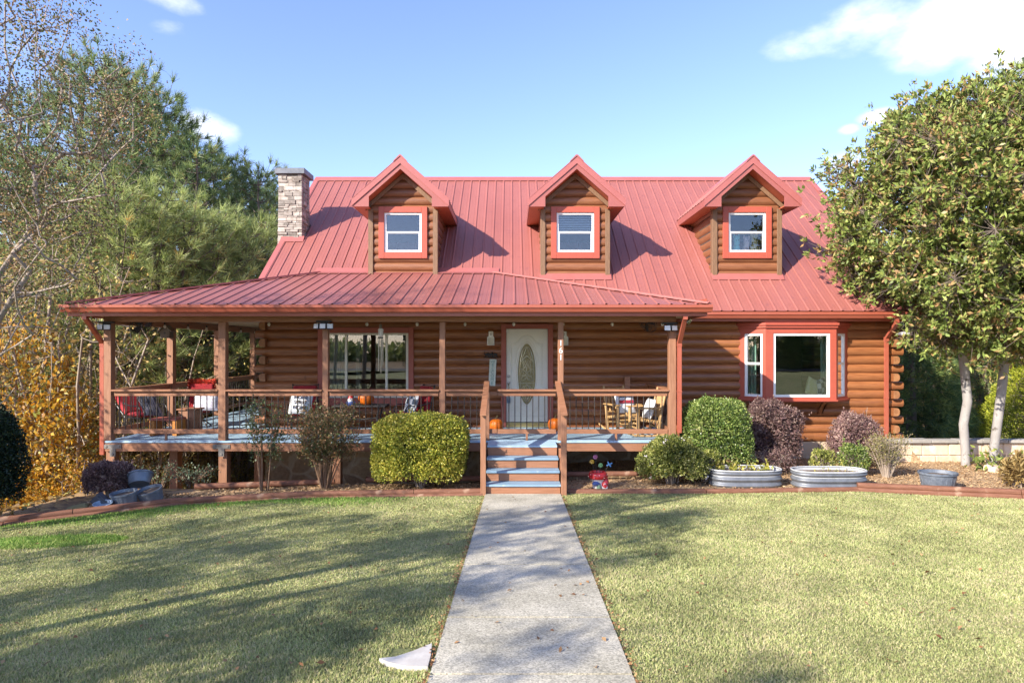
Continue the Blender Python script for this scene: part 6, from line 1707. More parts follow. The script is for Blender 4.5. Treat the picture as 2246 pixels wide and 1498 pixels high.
# corrugated drain pipe
m = MB(); pts = []; 
for i in range(150):
    t = i / 149; px = 1972 + (2118 - 1972) * t; D = 13.62 + .1 * math.sin(t * 4); pts.append((X(px, D), D, Z(1024 + 14 * t + 4 * math.sin(t * 7), D)))
c = Vector(pts[0]); m.tube([Vector(p) - c for p in pts], [.045 if i % 2 else .037 for i in range(150)], 8)
o = m.build('drain_pipe', M['black'], smooth=True, angle=80); o.location = c; tag(o, 'black corrugated drain pipe lying along the foot of the stone wall', 'pipe')
m = MB(); m.bbox(-.22, .22, -.12, .12, -.05, .10, .03); o = m.build('stone', M['block']); o.location = (X(2185, 12.9), 12.9, .02); o.rotation_euler = (.1, .1, .3); tag(o, 'loose pale stone at the foot of the right magnolia trunk', 'stone')
m = MB(); m.bbox(-.15, .15, -.1, .1, -.05, .09, .03); o = m.build('stone', surf('mossy_stone', (.22, .18, .07), (.3, .24, .1), rough=.9, scale=8, bump=.5)); x, y, z = at(170, 1122, 9.9); o.location = (x, y, z); o.rotation_euler = (.1, -.2, .4); tag(o, 'mossy stone left of the stacked tubs', 'stone')

# ---------------------------------------------------------------- mushroom planter with gnomes
red_gl = surf('red_glaze', (.52, .03, .03), (.46, .025, .03), rough=.25); white_gl = surf('white_glaze', (.78, .75, .72), (.72, .70, .68), rough=.4); blue_gl = surf('blue_glaze', (.04, .07, .22), (.05, .09, .26), rough=.35); green_gl = surf('green_glaze', (.14, .24, .16), (.2, .3, .2), rough=.4); skin_gl = surf('skin_glaze', (.6, .36, .26), (.56, .33, .24), rough=.5)
x, y = X(1312, 11.35), 11.35
r = empty('mushroom_planter', (x, y, hz(x, y))); tag(r, 'red toadstool planter pot with a gnome beside the steps', 'planter'); r.scale = (.9, .9, .9)
m = MB(); m.lathe([(.10, 0), (.115, .04), (.105, .12), (.13, .17), (.15, .20)], n=28); m.build('stalk', white_gl, r, smooth=True)
m = MB(); m.lathe([(.12, .185), (.17, .20), (.185, .24), (.175, .29), (.15, .325), (.135, .325), (.125, .28), (0.0, .27)], n=32, cap=False); m.build('mushroom_cap', red_gl, r, smooth=True, angle=60)
m = MB()
for k in range(12):
    t = 2 * math.pi * k / 12; zz = .235 + .05 * (k % 2); rr_ = .186 - .01 * (k % 2)
    m.lathe([(0, -.006), (.013, 0), (0, .006)], (rr_ * math.cos(t), rr_ * math.sin(t), zz), 8, cap=False)
m.build('white_dots', white_gl, r)
m = MB(); m.lathe([(.055, 0), (.07, .05), (.06, .11), (.035, .14)], (.115, -.06, 0), 18); m.lathe([(.075, .12), (.06, .18), (.03, .26), (.004, .33)], (.125, -.05, 0), 18); m.build('gnome', red_gl, r, smooth=True)
m = MB(); m.lathe([(.05, .0), (.062, .05), (.045, .11), (.02, .13)], (.115, -.085, 0), 16, sy=.7); m.lathe([(0, .105), (.02, .118), (0, .13)], (.115, -.13, 0), 10, cap=False); m.build('gnome_beard', white_gl, r, smooth=True)
m = MB(); m.lathe([(.04, 0), (.045, .05), (.03, .10), (.0, .12)], (.0, -.115, 0), 14); m.build('small_gnome', green_gl, r, smooth=True)
m = MB(); m.lathe([(.05, .09), (.06, .12), (.03, .16), (.0, .17)], (-.05, -.10, 0), 14, sx=1.4); m.build('blue_hat', blue_gl, r, smooth=True)
# metal flowers stuck in the pot
def stake_flower(dx, dz, hx, mat1, label, kind):
    r2 = empty('garden_stake', (x + dx, y, hz(x, y) + .24)); tag(r2, label, 'garden stake')
    m = MB(); m.tube([(0, 0, 0), (hx * .4, 0, dz * .5), (hx, 0, dz)], .006, 6); m.build('stem', M['black'], r2)
    m = MB()
    if kind == 'flower':
        for k in range(7):
            t = 2 * math.pi * k / 7; m.obox((hx + .022 * math.cos(t), -.01, dz + .019 * math.sin(t) + .005), (.036, .010, .022), Euler((.3, -t, 0)).to_matrix())
        m.lathe([(.0, -.012), (.018, 0), (.03, .02), (.027, .024), (.012, .008)], (hx, 0, dz), 12)
    else:
        for k in range(4):
            t = 2 * math.pi * k / 4 + .5; m.obox((hx + .028 * math.cos(t), -.01, dz + .021 * math.sin(t)), (.055, .006, .02), Euler((.2, -t, 0)).to_matrix())
    m.build('petals', mat1, r2, smooth=False)
stake_flower(-.03, .30, -.02, surf('pink_metal', (.45, .16, .27), (.4, .12, .22), rough=.4), 'pink metal flower rising from the toadstool pot', 'flower')
stake_flower(-.06, .22, -.05, surf('yellow_metal', (.62, .38, .05), (.55, .3, .03), rough=.4), 'yellow metal flower lowest on the left of the toadstool pot', 'flower')
stake_flower(.02, .16, .02, surf('green_metal', (.12, .28, .13), (.1, .22, .1), rough=.4), 'green metal flower at the middle of the toadstool pot', 'flower')
stake_flower(.10, .18, .09, surf('blue_metal', (.05, .14, .35), (.07, .2, .42), rough=.4), 'blue metal dragonfly stake on the right of the toadstool pot', 'fly')

# ---------------------------------------------------------------- porch things
ZD = .6915
orange = surf('pumpkin_skin', (.72, .17, .008), (.62, .12, .006), rough=.45, scale=6); stemg = surf('pumpkin_stem', (.18, .14, .05), (.26, .2, .09), rough=.8)
def pumpkin(x, y, z, r0, h, label):
    r = empty('pumpkin', (x, y, z)); tag(r, label, 'pumpkin', 'pumpkins on the porch')
    prof = [(r0 * math.sin(math.pi * (.04 + .92 * k / 14)) ** .75, h * (.5 - .5 * math.cos(math.pi * k / 14))) for k in range(15)]
    m = MB(); m.lathe(prof, n=60, lobes=10, lamp=.09); m.build('pumpkin_body', orange, r, smooth=True, angle=80)
    m = MB(); m.tube([(0, 0, h * .95), (.01, 0, h + .03), (.03, 0, h + .07)], [.02, .014, .016], 7); m.build('pumpkin_stem', stemg, r, smooth=True)
pumpkin(X(1088, 13.6), 13.6, ZD, .15, .265, 'orange pumpkin on the porch floor left of the front door')
pumpkin(X(1217, 13.75), 13.75, ZD, .15, .265, 'orange pumpkin on the porch floor right of the front door behind the post')
TBX, TBY = X(792, 13.75), 13.75
pumpkin(X(803, 13.7), 13.7, ZD + .5515, .165, .25, 'large orange pumpkin on the black porch table')

# black table
r = empty('patio_table', (TBX, TBY, ZD)); tag(r, 'black slatted-top metal patio table under the window with a pumpkin on it', 'table')
m = MB()
for k in range(9): m.bbox(-.53, .53, -.27 + k * .06, -.27 + k * .06 + .054, .52, .55, .004)
m.build('table_top', surf('dark_table', (.05, .042, .038), (.08, .068, .06), rough=.5), r)
m = MB(); m.bbox(-.54, -.52, -.28, .28, .50, .545, .003); m.bbox(.52, .54, -.28, .28, .50, .545, .003); m.build('table_rim', M['black'], r)
for sx in (-1, 1):
    for sy in (-1, 1):
        m = MB(); m.tube([(sx * .42, sy * .2, .50), (sx * .36, sy * .18, .3), (sx * .40, sy * .2, .12), (sx * .48, sy * .24, .0)], .016, 7); m.build('leg', M['black'], r, smooth=True)
m = MB(); m.tube([(-.36, 0, .28), (0, 0, .24), (.36, 0, .28)], .012, 6); m.build('stretcher', M['black'], r)
# gnome figurine on the table
r = empty('garden_gnome', (X(773, 13.68), 13.55, ZD + .5515)); tag(r, 'white-bearded gnome figurine with red hat and blue coat on the black table', 'figurine')
m = MB(); m.lathe([(.075, 0), (.09, .03), (.085, .08), (.06, .12)], n=18); m.lathe([(0, -.02), (.022, 0), (.0, .02)], (-.085, -.02, .06), 8, cap=False); m.lathe([(0, -.02), (.022, 0), (.0, .02)], (.085, -.02, .06), 8, cap=False); m.build('coat', blue_gl, r, smooth=True)
m = MB(); m.lathe([(.03, .03), (.055, .08), (.055, .13), (.03, .15)], (0, -.04, 0), 16, sy=.8); m.build('beard', white_gl, r, smooth=True)
m = MB(); m.lathe([(0, .125), (.016, .138), (0, .15)], (0, -.09, 0), 10, cap=False); m.build('nose', skin_gl, r, smooth=True)
m = MB(); m.lathe([(.065, .14), (.05, .17), (.03, .23), (.004, .28)], n=18); m.build('hat', red_gl, r, smooth=True)

cush = surf('red_cushion', (.36, .02, .025), (.27, .013, .02), rough=.85, scale=12, bump=.2)
def pillow_mesh(w, h, t, n=12):
    m = MB(); vs = []; fs = []
    for s in (1, -1):
        b = len(vs)
        for i in range(n + 1):
            for j in range(n + 1):
                u, v = 2 * i / n - 1, 2 * j / n - 1
                th = t / 2 * max(0, (1 - abs(u) ** 3)) ** .55 * max(0, (1 - abs(v) ** 3)) ** .55
                k = 1 - .05 * (1 - abs(v)) * abs(u); k2 = 1 - .05 * (1 - abs(u)) * abs(v)
                vs.append((u * w / 2 * k, -s * th, v * h / 2 * k2))
        for i in range(n):
            for j in range(n):
                q = (b + i * (n + 1) + j, b + (i + 1) * (n + 1) + j, b + (i + 1) * (n + 1) + j + 1, b + i * (n + 1) + j + 1); fs.append(q if s > 0 else q[::-1])
    return m.add(vs, fs)
def pillow(name, label, loc, rot, w, h, t, mat, cat='pillow'):
    o = pillow_mesh(w, h, t).build(name, mat, smooth=True, angle=120); o.location = loc; o.rotation_euler = rot; tag(o, label, cat); return o
def patio_chair(x, y, rz, label, swivel=False, z=ZD, lean=-.18):
    """faces -y before turning"""
    r = empty('patio_chair', (x, y, z), rz); tag(r, label, 'chair', 'red cushioned patio chairs')
    m = MB(); m.bbox(-.27, .27, -.30, .27, .36, .46, .04); m.build('seat_cushion', cush, r, smooth=True)
    m = MB(); m.obox((0, .30 - (lean + .18) * .42, .74 + (lean + .18) * .18), (.54, .11, .62), Euler((lean, 0, 0)).to_matrix()); 
    b = m.build('back_cushion', cush, r); mod = b.modifiers.new('bevel', 'BEVEL'); mod.width = .04; mod.segments = 3
    m = MB(); m.tube([(-.29, -.30, .34), (.29, -.30, .34), (.29, .30, .34), (-.29, .30, .34), (-.29, -.30, .34)], .014, 6); m.tube([(-.29, .28, .34), (-.29, .42 - (lean + .18) * .8, 1.06 + (lean + .18) * .4), (.29, .42 - (lean + .18) * .8, 1.06 + (lean + .18) * .4), (.29, .28, .34)], .014, 6); m.build('frame', M['black'], r, smooth=True)
    for s in (-1, 1):
        m = MB(); m.tube([(s * .31, -.30, .34), (s * .32, -.33, .52), (s * .32, -.26, .62), (s * .32, .05, .62), (s * .31, .34, .68)], .014, 6); m.build('arm', M['black'], r, smooth=True)
        if not swivel:
            for yy in (-.28, .28):
                m = MB(); m.tube([(s * .29, yy, .35), (s * .30, yy * 1.15, .0)], .014, 6); m.build('leg', M['black'], r, smooth=True)
    if swivel:
        m = MB(); m.tube([(0, 0, .34), (0, 0, .15)], .03, 8)
        for k in range(4):
            t = math.pi / 4 + k * math.pi / 2; m.tube([(0, 0, .17), (.15 * math.cos(t), .15 * math.sin(t), .14), (.32 * math.cos(t), .32 * math.sin(t), .0)], .016, 6)
        m.build('swivel_base', M['black'], r, smooth=True)
    m = MB()
    for s in (-1, 1): m.lathe([(0, -.03), (.03, 0), (0, .03)], (s * .29, .42 - (lean + .18) * .8, 1.065 + (lean + .18) * .4), 10, cap=False)
    m.build('finial', M['black'], r, smooth=True)
    r.scale = (.9, .9, .88)
    return r
patio_chair(X(665, 13.85), 13.85, R(10), 'red cushioned patio chair left of the window, with a lettered white pillow')
patio_chair(X(905, 13.75), 13.75, R(-58), 'red cushioned patio chair right of the window, turned to face left')
patio_chair(X(437, 14.6), 14.6, R(15), 'red swivel patio chair with a sunlit-coloured back top at the side porch', True)
patio_chair(X(318, 13.7), 13.7, R(62), 'red cushioned lounge chair beside the far left porch post, turned right', False, lean=-.75)
wh = surf('white_cloth', (.70, .71, .72), (.60, .62, .64), rough=.9, scale=14, bump=.15)
ink = surf('dark_ink', (.06, .06, .10), (.08, .08, .12), rough=.8)
po = pillow('throw_pillow', 'white square pillow lettered in dark script on the red chair left of the window', (X(660, 13.6), 13.60, 1.28), (R(-14), R(4), R(6)), .46, .46, .13, wh)
for i, (t, sz) in enumerate((('HOME', .10), ('SWEET', .085), ('HOME', .10))):
    text_mesh('lettering', t, sz, ink, po, (0, -.069 + .008 * abs(i - 1) * 0, .11 - .105 * i), (R(90), 0, 0), ext=.008)
plaid, nt, p, out = newmat('plaid_cloth'); Nn = nt.nodes
tc = Nn.new('ShaderNodeTexCoord'); ck = Nn.new('ShaderNodeTexChecker'); ck.inputs['Scale'].default_value = 9; ck.inputs[1].default_value = (.65, .66, .68, 1); ck.inputs[2].default_value = (.10, .13, .17, 1)
nt.links.new(tc.outputs['Object'], ck.inputs[0]); nt.links.new(ck.outputs[0], p.inputs['Base Color']); p.inputs['Roughness'].default_value = .9
pillow('throw_pillow', 'grey and white checked pillow on the red chair right of the window', (X(902, 13.62), 13.62, 1.25), (R(-16), 0, R(-50)), .42, .42, .14, plaid)
floral = surf('floral_cloth', (.70, .70, .76), (.42, .38, .48), rough=.9, scale=18, lo=.45, hi=.62)
pillow('throw_pillow', 'white and lilac floral pillow on the red swivel chair', (X(452, 14.3), 14.30, 1.27), (R(-20), 0, R(12)), .5, .44, .15, floral)
stripe = surf('dark_throw', (.06, .07, .09), (.45, .45, .48), rough=.9, scale=4, stretch=(9, 1, 1), lo=.48, hi=.56)
pillow('throw_blanket', 'black and white throw draped on the red lounge chair at the left', (X(325, 13.6), 13.66, 1.24), (R(-45), R(8), R(60)), .42, .62, .08, stripe, 'blanket')
fl = NP(); rng = np.random.default_rng(4); n = 1800
q = rng.uniform(-1, 1, (n, 3)) * [.26, .07, .10]; fl.add(*leaf_quads(q, q * [1, 3, 2] + rng.normal(0, .1, q.shape) + [0, 0, -.05], .06, .012, rng, .1))
o = link_mesh('lit_back_tufts', fl.mesh('lit_back_tufts'), leafmat('lit_back_red', [(0, (.5, .04, .02)), (1, (.68, .09, .05))], rough=.9, trans=.2, clump=.15)); o.location = (X(437, 14.6) - .11, 14.95, ZD + .90); o.rotation_euler = (0, 0, R(15)); tag(o, 'bright red tufts painted as the sunlit top of the swivel chair back', 'chair back')  # brighter red stands in for sunlight on the top of the backrest
# low wooden box table by the left chair
wood_o = surf('orange_wood', (.50, .20, .035), (.40, .15, .03), rough=.5, scale=4, stretch=(2, 2, 10))
r = empty('side_table', (X(368, 13.15), 13.15, ZD)); tag(r, 'low orange wooden side table in front of the left lounge chair', 'table')
m = MB(); m.bbox(-.27, .27, -.2, .2, .30, .34, .006); m.build('table_top', M['trim_dull'], r)
for sx in (-1, 1):
    m = MB(); m.bbox(sx * .22 - .05, sx * .22 + .05, -.18, .18, 0, .299, .005); m.build('leg', wood_o, r)
r = empty('side_table', (X(418, 13.6), 13.6, ZD)); tag(r, 'square brown box table between the lounge chair and the swivel chair', 'table')
m = MB(); m.bbox(-.17, .17, -.17, .17, 0, .46, .008); m.build('table_body', M['porch_v'], r)
m = MB(); m.bbox(-.2, .2, -.2, .2, .461, .49, .006); m.build('table_top', M['porch'], r)

# log rocking chairs
peel = surf('peeled_log', (.46, .29, .13), (.38, .22, .085), rough=.5, scale=4, stretch=(6, 6, 1), spots=((.28, .13, .04), 12, .66))
def rocker(x, y, rz, label, z=ZD):
    r = empty('log_rocker', (x, y, z), rz); tag(r, label, 'rocking chair', 'log rocking chairs')
    for s in (-1, 1):
        m = MB(); m.tube([(s * .27, -.52, .10), (s * .27, -.35, .04), (s * .27, 0, .022), (s * .27, .35, .05), (s * .27, .60, .13)], .024, 8); m.build('runner', peel, r, smooth=True)
        m = MB(); m.tube([(s * .27, -.28, .03), (s * .27, -.29, .66)], [.034, .03], 9); m.build('front_leg', peel, r, smooth=True)
        m = MB(); m.tube([(s * .26, .20, .03), (s * .26, .24, .42), (s * .26, .40, 1.12)], [.034, .034, .028], 9); m.build('rear_leg', peel, r, smooth=True)
        m = MB(); m.bbox(s * .28 - .055, s * .28 + .055, -.36, .30, .655, .69, .01); m.build('arm', peel, r)
    m = MB()
    for k in range(7): m.tube([(-.28, -.27 + k * .085, .41 - .012 * k), (.28, -.27 + k * .085, .41 - .012 * k)], .034, 8)
    m.build('seat', peel, r, smooth=True)
    m = MB()
    for k in range(5): m.tube([(-.16 + k * .08, .25, .48), (-.16 + k * .08, .39, 1.0)], .026, 8)
    m.tube([(-.27, .245, .47), (.27, .245, .47)], .026, 8); m.tube([(-.27, .395, 1.03), (.27, .395, 1.03)], .028, 8); m.build('backrest', peel, r, smooth=True)
    m = MB()
    for zz in (.2, .3): m.tube([(-.27, -.28, zz), (.27, -.28, zz)], .024, 8)
    m.tube([(-.27, .21, .22), (.27, .21, .22)], .024, 8); m.build('stretcher', peel, r, smooth=True)
    r.scale = (.92, .85, .83)
    return r
rocker(X(1364, 13.75), 13.75, R(22), 'peeled-log rocking chair with the lettered pillow, farther from the corner post')
rocker(X(1416, 13.05), 13.05, R(-82), 'peeled-log rocking chair with the plain white pillow, nearest the corner post')
po = pillow('throw_pillow', 'white pillow with red band and lettering on the left log rocker', (X(1372, 13.55), 13.62, 1.29), (R(-20), 0, R(18)), .44, .44, .13, wh)
text_mesh('lettering', 'FRESH FARMS', .052, ink, po, (0, -.068, .11), (R(90), 0, 0), ext=.008)
m = MB(); m.bbox(-.16, .16, -.085, -.055, -.03, .035, .008); m.build('red_band', surf('red_print', (.35, .03, .05), (.3, .025, .04), rough=.8), po)
pillow('throw_pillow', 'plain white pillow on the right log rocker', (X(1424, 13.05), 13.05, 1.22), (R(-18), 0, R(-80)), .42, .40, .14, wh)

# wall lanterns, signs
def lantern(x, z, label):
    r = empty('wall_lantern', (x, D_W - .06, z)); tag(r, label, 'lantern', 'wall lanterns by the front door'); r.scale = (.8, .8, .82)
    m = MB(); m.bbox(-.065, .065, -.03, .02, .10, .26, .006); m.tube([(0, -.03, .18), (0, -.10, .2), (0, -.12, .14)], .012, 6); m.build('back_plate', M['nickel'], r)
    m = MB(); w = .085
    for sx in (-1, 1):
        for sy in (-1, 1): m.bbox(sx * w - .009, sx * w + .009, -.12 + sy * w - .009, -.12 + sy * w + .009, -.10, .09, .002)
    m.prism([(-w - .015, .09), (w + .015, .09), (.03, .15), (-.03, .15)], 'y', -.12 - w - .012, -.12 + w + .012); m.bbox(-w - .01, w + .01, -.12 - w - .01, -.12 + w + .01, -.115, -.101, .002); m.build('lantern_frame', M['nickel'], r)
    m = MB(); m.bbox(-w + .012, w - .012, -.12 - w + .012, -.12 + w - .012, -.10, .088, .004); m.build('lantern_glass', surf('frosted_pane', (.40, .36, .26), (.48, .43, .32), rough=.15), r)
lantern(X(1077, 14.5), Z(748, 14.5), 'square metal wall lantern left of the front door')
lantern(X(1237, 14.5), Z(748, 14.5), 'square metal wall lantern right of the front door, half behind the post')
r = empty('welcome_sign', (X(1080, 14.38), 14.42, Z(817, 14.4))); tag(r, 'narrow vertical whitewashed sign reading WELCOME beside the front door', 'sign')
m = MB(); m.bbox(-.075, .075, -.012, .012, -.29, .29, .004); m.build('sign_board', surf('whitewashed', (.52, .58, .50), (.62, .66, .58), rough=.8, scale=8), r); r.rotation_euler = (0, R(2.5), 0)
tl = surf('teal_letter', (.14, .30, .28), (.18, .34, .3), rough=.7)
for k, ch in enumerate('WELCOME'): text_mesh('letter', ch, .095, tl, r, (0, -.0145, .235 - k * .078), (R(90), 0, 0), ext=.002)
m = MB(); m.tube([(-.06, 0, .29), (0, 0, .35), (.06, 0, .29)], .004, 5); m.build('hanger', M['black'], r)
# small black iron wall ornament: running bears
m = MB()
for k in range(3):
    cx = -.10 + k * .09
    m.lathe([(0, -.05), (.03, -.03), (.038, 0), (.03, .03), (0, .05)], (0, 0, 0), 10, cap=False)
    vs = m.v[-50:]; m.v[-50:] = [(cx + p[2], p[1] * .5, p[0] * .8 + .02) for p in vs]
    m.lathe([(0, -.02), (.02, 0), (0, .02)], (cx - .055, 0, .035 + .012 * k), 8, cap=False)
    for d in (-.03, -.012, .018, .034): m.tube([(cx + d, 0, .0), (cx + d * 1.3, 0, -.045)], .008, 5)
m.tube([(-.17, 0, -.05), (.15, 0, -.05)], .006, 5); m.tube([(-.15, 0, .06), (-.16, 0, .09)], .005, 4)
o = m.build('wall_ornament', M['black'], smooth=True); o.location = (X(1078, 14.42), 14.41, Z(779, 14.4)); tag(o, 'black iron ornament of walking bears above the welcome sign', 'ornament')

# wind chime in front of the window
r = empty('wind_chime', (X(835, 13.0), 13.0, 3.0)); tag(r, 'wind chime with a white lantern top hanging in front of the porch window', 'wind chime')
m = MB(); m.lathe([(.03, -.20), (.055, -.22), (.045, -.34), (.035, -.36)], n=14); m.build('chime_top', white_gl, r, smooth=True)
m = MB(); m.tube([(0, 0, 0.0), (0, 0, -.2)], .004, 5); m.lathe([(.025, -.12), (.03, -.2)], n=10); m.lathe([(.05, -.365), (.055, -.40), (.04, -.405)], n=14); m.build('hanger', M['steel'], r)
for k in range(5):
    t = 2 * math.pi * k / 5; m = MB(); m.tube([(.045 * math.cos(t), .045 * math.sin(t), -.42), (.045 * math.cos(t), .045 * math.sin(t), -.42 - .5 - .04 * k)], .009, 7); m.build('tube', M['nickel'], r, smooth=True)

# flood lights on the posts
lamp_w = surf('led_panel', (.74, .77, .80), (.68, .71, .74), rough=.25)
def flood(x, y, z, n, label):
    r = empty('flood_light', (x, y, z)); tag(r, label, 'flood light', 'solar flood lights on the porch'); r.scale = (1.15, 1.15, 1.35)
    m = MB(); m.bbox(-.12, .12, -.05, .05, .03, .055, .006); m.bbox(-.05, .05, -.03, .05, -.02, .03, .006); m.build('housing', M['black'], r)
    for k in range(n):
        a = (k - (n - 1) / 2); m = MB(); mt = Euler((R(-8), 0, R(28) * a)).to_matrix()
        m.obox((a * .105, -.07 + abs(a) * .02, -.025), (.10, .03, .075), mt); h = m.build('lamp_head', M['black'], r)
        m = MB(); m.obox(Vector((a * .105, -.07 + abs(a) * .02, -.025)) + mt @ Vector((0, -.0175, 0)), (.088, .004, .062), mt); m.build('lamp_panel', lamp_w, h)
flood(-7.50, 12.22, Z(714, 12.22), 2, 'black flood light with two white panels on the far left porch post')
flood(-3.48, 12.24, Z(712, 12.24), 3, 'black flood light with three white panels on the post left of the window')
flood(2.92, 12.22, Z(716, 12.22), 2, 'black flood light with white panels on the right corner post')
# chrome twin spot at the right corner, small spot at the left corner, disc light at the far right eave
r = empty('spot_light', (X(1506, 12.2), 12.25, Z(703, 12.2))); tag(r, 'chrome twin spotlight beside the right porch downspout', 'spotlight')
chrome = surf('chrome', (.6, .6, .6), (.55, .55, .55), rough=.12, metal=1)
m = MB()
for s in (-1, 1):
    n0 = len(m.v); m.lathe([(.018, .09), (.035, .05), (.045, -.02), (.04, -.02), (.0, -.0)], n=14); mt = Euler((R(50), R(40) * s, 0)).to_matrix(); m.v[n0:] = [tuple(mt @ Vector(p) + Vector((s * .05, 0, -.02))) for p in m.v[n0:]]
m.build('lamp_head', chrome, r, smooth=True)
m = MB(); m.tube([(0, 0, .10), (0, 0, .0)], .02, 8); m.build('bracket', M['black'], r)
r = empty('spot_light', (X(186, 12.0), 12.05, Z(702, 12.0))); tag(r, 'small chrome spotlight outside the left porch downspout', 'spotlight')
m = MB(); m.lathe([(.02, .08), (.04, .03), (.045, -.03), (.0, -.02)], n=14); mt = Euler((R(50), R(40), 0)).to_matrix(); m.v = [tuple(mt @ Vector(p)) for p in m.v]; m.build('lamp_head', chrome, r, smooth=True)
m = MB(); m.tube([(0, .01, .0), (.02, .02, .10)], .014, 6); m.build('bracket', M['black'], r)
r = empty('disc_light', (X(1988, 14.05), 14.12, Z(733, 14.05))); tag(r, 'white round hanging light under the right end of the eave', 'hanging light')
m = MB(); m.lathe([(.02, .05), (.06, .045), (.155, .012), (.165, -.012), (.15, -.02), (.0, -.025)], n=26, cap=False); m.build('lamp_disc', surf('white_lamp', (.8, .8, .8), (.76, .76, .76), rough=.3), r, smooth=True)
m = MB(); m.tube([(0, 0, .05), (0, 0, .30)], .008, 6); m.build('stem', M['black'], r)

# string lights: one along the front, one along the side porch
bulbg = surf('clear_bulb', (.62, .60, .55), (.55, .52, .46), rough=.12)
def string(name, label, pts, hangs):
    r = empty(name, pts[0]); tag(r, label, 'string lights'); o0 = Vector(pts[0])
    m = MB(); P = []
    for a, b in zip(pts[:-1], pts[1:]):
        a, b = Vector(a), Vector(b)
        for k in range(8): t = k / 8; P.append(a.lerp(b, t) - o0 - Vector((0, 0, .05 * math.sin(math.pi * t))))
    P.append(Vector(pts[-1]) - o0); m.tube(P, .004, 5); m.build('cord', M['black'], r)
    for h in hangs:
        h = Vector(h) - o0; m = MB(); m.lathe([(.014, 0), (.016, -.05), (.012, -.055)], h, 8); s = m.build('socket', M['black'], r)
        m = MB(); m.lathe([(.012, -.055), (.028, -.075), (.030, -.10), (.018, -.125), (.0, -.13)], h, 10, cap=False); m.build('bulb', bulbg, s, smooth=True)
yz = 12.75
bx = [X(px, yz) for px in (590, 697, 805, 915, 1020, 1127, 1235, 1343, 1453)]
string('string_lights', 'string of clear bulbs hung under the front edge of the porch ceiling', [(x, yz, 3.0) for x in [-7.3] + [(a + b) / 2 for a, b in zip(bx[:-1], bx[1:])] + [2.9]], [(x, yz, 2.965) for x in bx])
ys_ = [13.0, 13.9, 14.9, 15.8, 16.8, 17.8, 18.8]
string('string_lights', 'string of bulbs hung along the side porch at the left', [(-7.3, y, 3.0) for y in [12.6, 13.4, 14.4, 15.3, 16.3, 17.3, 18.3, 19.2]], [(-7.3, y, 2.96) for y in ys_])

# caged porch fans
def fan(x, y, z, rot, label):
    r = empty('porch_fan', (x, y, z)); tag(r, label, 'fan', 'caged fans under the porch ceiling'); r.rotation_euler = rot
    m = MB()
    for rr_, yy in ((.22, 0), (.16, -.045), (.09, -.06), (.22, .05), (.15, .075)):
        P = [(rr_ * math.cos(2 * math.pi * k / 28), yy, rr_ * math.sin(2 * math.pi * k / 28)) for k in range(29)]; m.tube(P, .0045, 5, cap=False)
    for k in range(24):
        t = 2 * math.pi * k / 24; c, s = math.cos(t), math.sin(t); m.tube([(.03 * c, -.065, .03 * s), (.16 * c, -.045, .16 * s), (.22 * c, 0, .22 * s), (.22 * c, .05, .22 * s), (.05 * c, .085, .05 * s)], .0028, 4)
    m.build('cage', M['black'], r)
    m = MB()
    for k in range(3):
        t = 2 * math.pi * k / 3; c, s = math.cos(t), math.sin(t)
        m.add([(.03 * c, 0, .03 * s), (.12 * c - .07 * s, -.02, .12 * s + .07 * c), (.19 * c - .05 * s, -.02, .19 * s + .05 * c), (.19 * c + .06 * s, .025, .19 * s - .06 * c), (.10 * c + .05 * s, .02, .10 * s - .05 * c)], [(0, 1, 2, 3, 4)])
    m.build('blades', M['black'], r)
    m = MB(); n0 = 0; m.lathe([(.05, 0), (.075, .04), (.07, .14), (.03, .18)], n=14); m.v = [(p[0], p[2] + .06, p[1]) for p in m.v]; m.build('motor', M['black'], r, smooth=True)
    m = MB(); m.tube([(0, .16, 0), (0, .22, .10), (0, .20, .26)], .018, 6); m.build('bracket', M['black'], r)
fan(X(312, 12.9), 12.9, Z(712, 12.9), (R(30), R(0), R(66)), 'black caged fan hanging under the porch ceiling near the far left post')
fan(X(1418, 13.0), 13.0, Z(708, 13.0), (R(30), R(0), R(-60)), 'black caged fan hanging under the porch ceiling near the right corner post')
# bird house
r = empty('birdhouse', (X(366, 14.3), 14.3, 2.72)); tag(r, 'dark wooden birdhouse hanging from the side porch beam', 'birdhouse')
m = MB(); m.prism([(-.10, -.09), (.10, -.09), (.10, .08), (0, .17), (-.10, .08)], 'y', -.09, .09); m.build('box', surf('grey_wood', (.10, .08, .06), (.15, .12, .09), rough=.8, scale=6), r)
m = MB()
for s in (-1, 1): m.prism([(0, .172), (s * .15, .04), (s * .15, .06), (0, .20)], 'y', -.12, .12)
m.build('roof', M['steel'], r)
m = MB(); m.lathe([(.0, .004), (.024, .003), (.024, 0)], n=14); m.v = [(p[0], -.09 - p[2], p[1] + .02) for p in m.v]; m.build('entrance', M['black'], r)
m = MB(); m.tube([(0, 0, .19), (0, 0, .30)], .004, 5); m.build('hanger', M['black'], r)

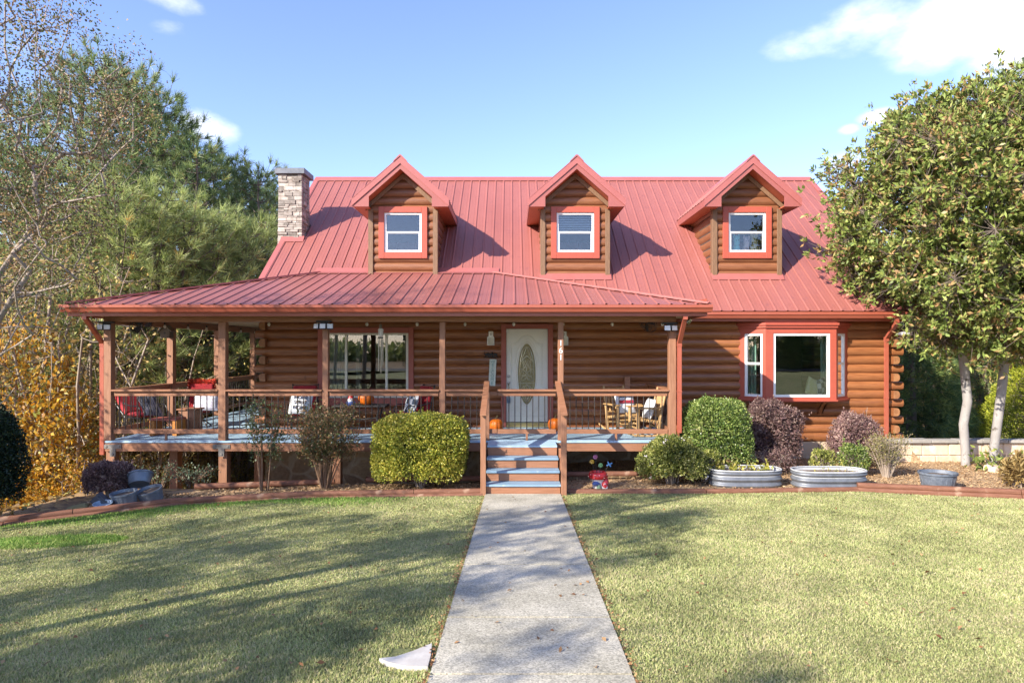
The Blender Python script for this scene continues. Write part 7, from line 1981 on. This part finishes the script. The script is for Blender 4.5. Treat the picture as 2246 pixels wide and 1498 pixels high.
# ---------------------------------------------------------------- things inside the windows
teal = surf('teal_plush', (.16, .55, .55), (.2, .62, .62), rough=.95, scale=14, bump=.4); striped = surf('striped_plush', (.55, .36, .36), (.62, .56, .52), rough=.95, scale=5, stretch=(12, 1, 1), bump=.3); yellowp = surf('yellow_plush', (.50, .42, .14), (.42, .34, .10), rough=.95, scale=14, bump=.4)
def plush(x, mat, label, s=1.):
    r = empty('plush_toy', (x, 15.25, 4.47)); tag(r, label, 'plush toy', 'plush toys in the right dormer window')
    r.scale = (s * .95, s * .95, s * 1.9)
    m = MB(); ball = lambda rr, c, sy=1: m.lathe([(rr * math.sin(math.pi * k / 8), -rr * math.cos(math.pi * k / 8)) for k in range(9)], c, 14, cap=False)
    ball(.10, (0, 0, .09)); ball(.075, (0, -.03, .21)); ball(.03, (-.06, -.02, .27)); ball(.03, (.06, -.02, .27)); ball(.04, (-.09, -.06, .05)); ball(.04, (.09, -.06, .05)); m.build('body', mat, r, smooth=True)
    m = MB(); ball(.008, (-.025, -.10, .22)); ball(.008, (.025, -.10, .22)); m.build('eyes', M['black'], r)
plush(5.17, teal, 'teal plush toy, leftmost on the sill of the right dormer window'); plush(5.40, striped, 'pink and white striped plush toy in the middle of the dormer sill', .95); plush(5.58, yellowp, 'yellow plush toy, rightmost on the sill of the right dormer window', 1.05)

def curtain(name, label, x0, x1, y, z0, z1, mat, waves=5, amp=.025):
    m = MB(); n = waves * 8; vs = []; fs = []
    for i in range(n + 1):
        u = i / n; vs += [(u * (x1 - x0), amp * math.sin(u * waves * 2 * math.pi), 0), (u * (x1 - x0), amp * .7 * math.sin(u * waves * 2 * math.pi + .4), z1 - z0)]
    for i in range(n): fs.append((2 * i, 2 * i + 2, 2 * i + 3, 2 * i + 1))
    m.add(vs, fs); o = m.build(name, mat, smooth=True, angle=180); o.location = (x0, y, z0); tag(o, label, 'curtain'); return o
cgrey = surf('grey_curtain', (.30, .31, .27), (.24, .25, .22), rough=.9, scale=3); cgreen = surf('green_curtain', (.34, .52, .44), (.28, .46, .38), rough=.9, scale=3)
curtain('curtain', 'grey curtain at the left side of the porch window', -4.06, -3.66, 14.75, 1.2, 2.8, cgrey)
curtain('curtain', 'narrow pale curtain just inside the middle pane of the porch window', -3.52, -3.42, 14.9, 1.2, 2.8, cgrey, 2)
curtain('curtain', 'pale green curtain at the right side of the bay window', 6.74, 7.12, 14.45, 1.38, 2.75, cgreen, 5)
curtain('curtain', 'pale green curtain behind the left angled pane of the bay window', 5.12, 5.40, 14.6, 1.38, 2.75, cgreen, 4)
pillow('throw_pillow', 'pale yellow striped pillow leaning in the right of the bay window', (6.50, 14.30, 1.57), (0, R(20), R(28)), .40, .38, .15, surf('cream_stripe', (.62, .58, .30), (.70, .68, .5), rough=.9, scale=4, stretch=(1, 9, 1)))
pillow('throw_pillow', 'dark plaid pillow at the far right of the bay window', (6.72, 14.36, 1.57), (0, R(-10), R(40)), .38, .38, .13, plaid)
pillow('throw_pillow', 'thin cream pillow standing in the left of the bay window', (5.62, 14.32, 1.56), (0, R(-8), R(62)), .38, .36, .11, MATS['cream_stripe'])
tree_l = hz(0, 0)
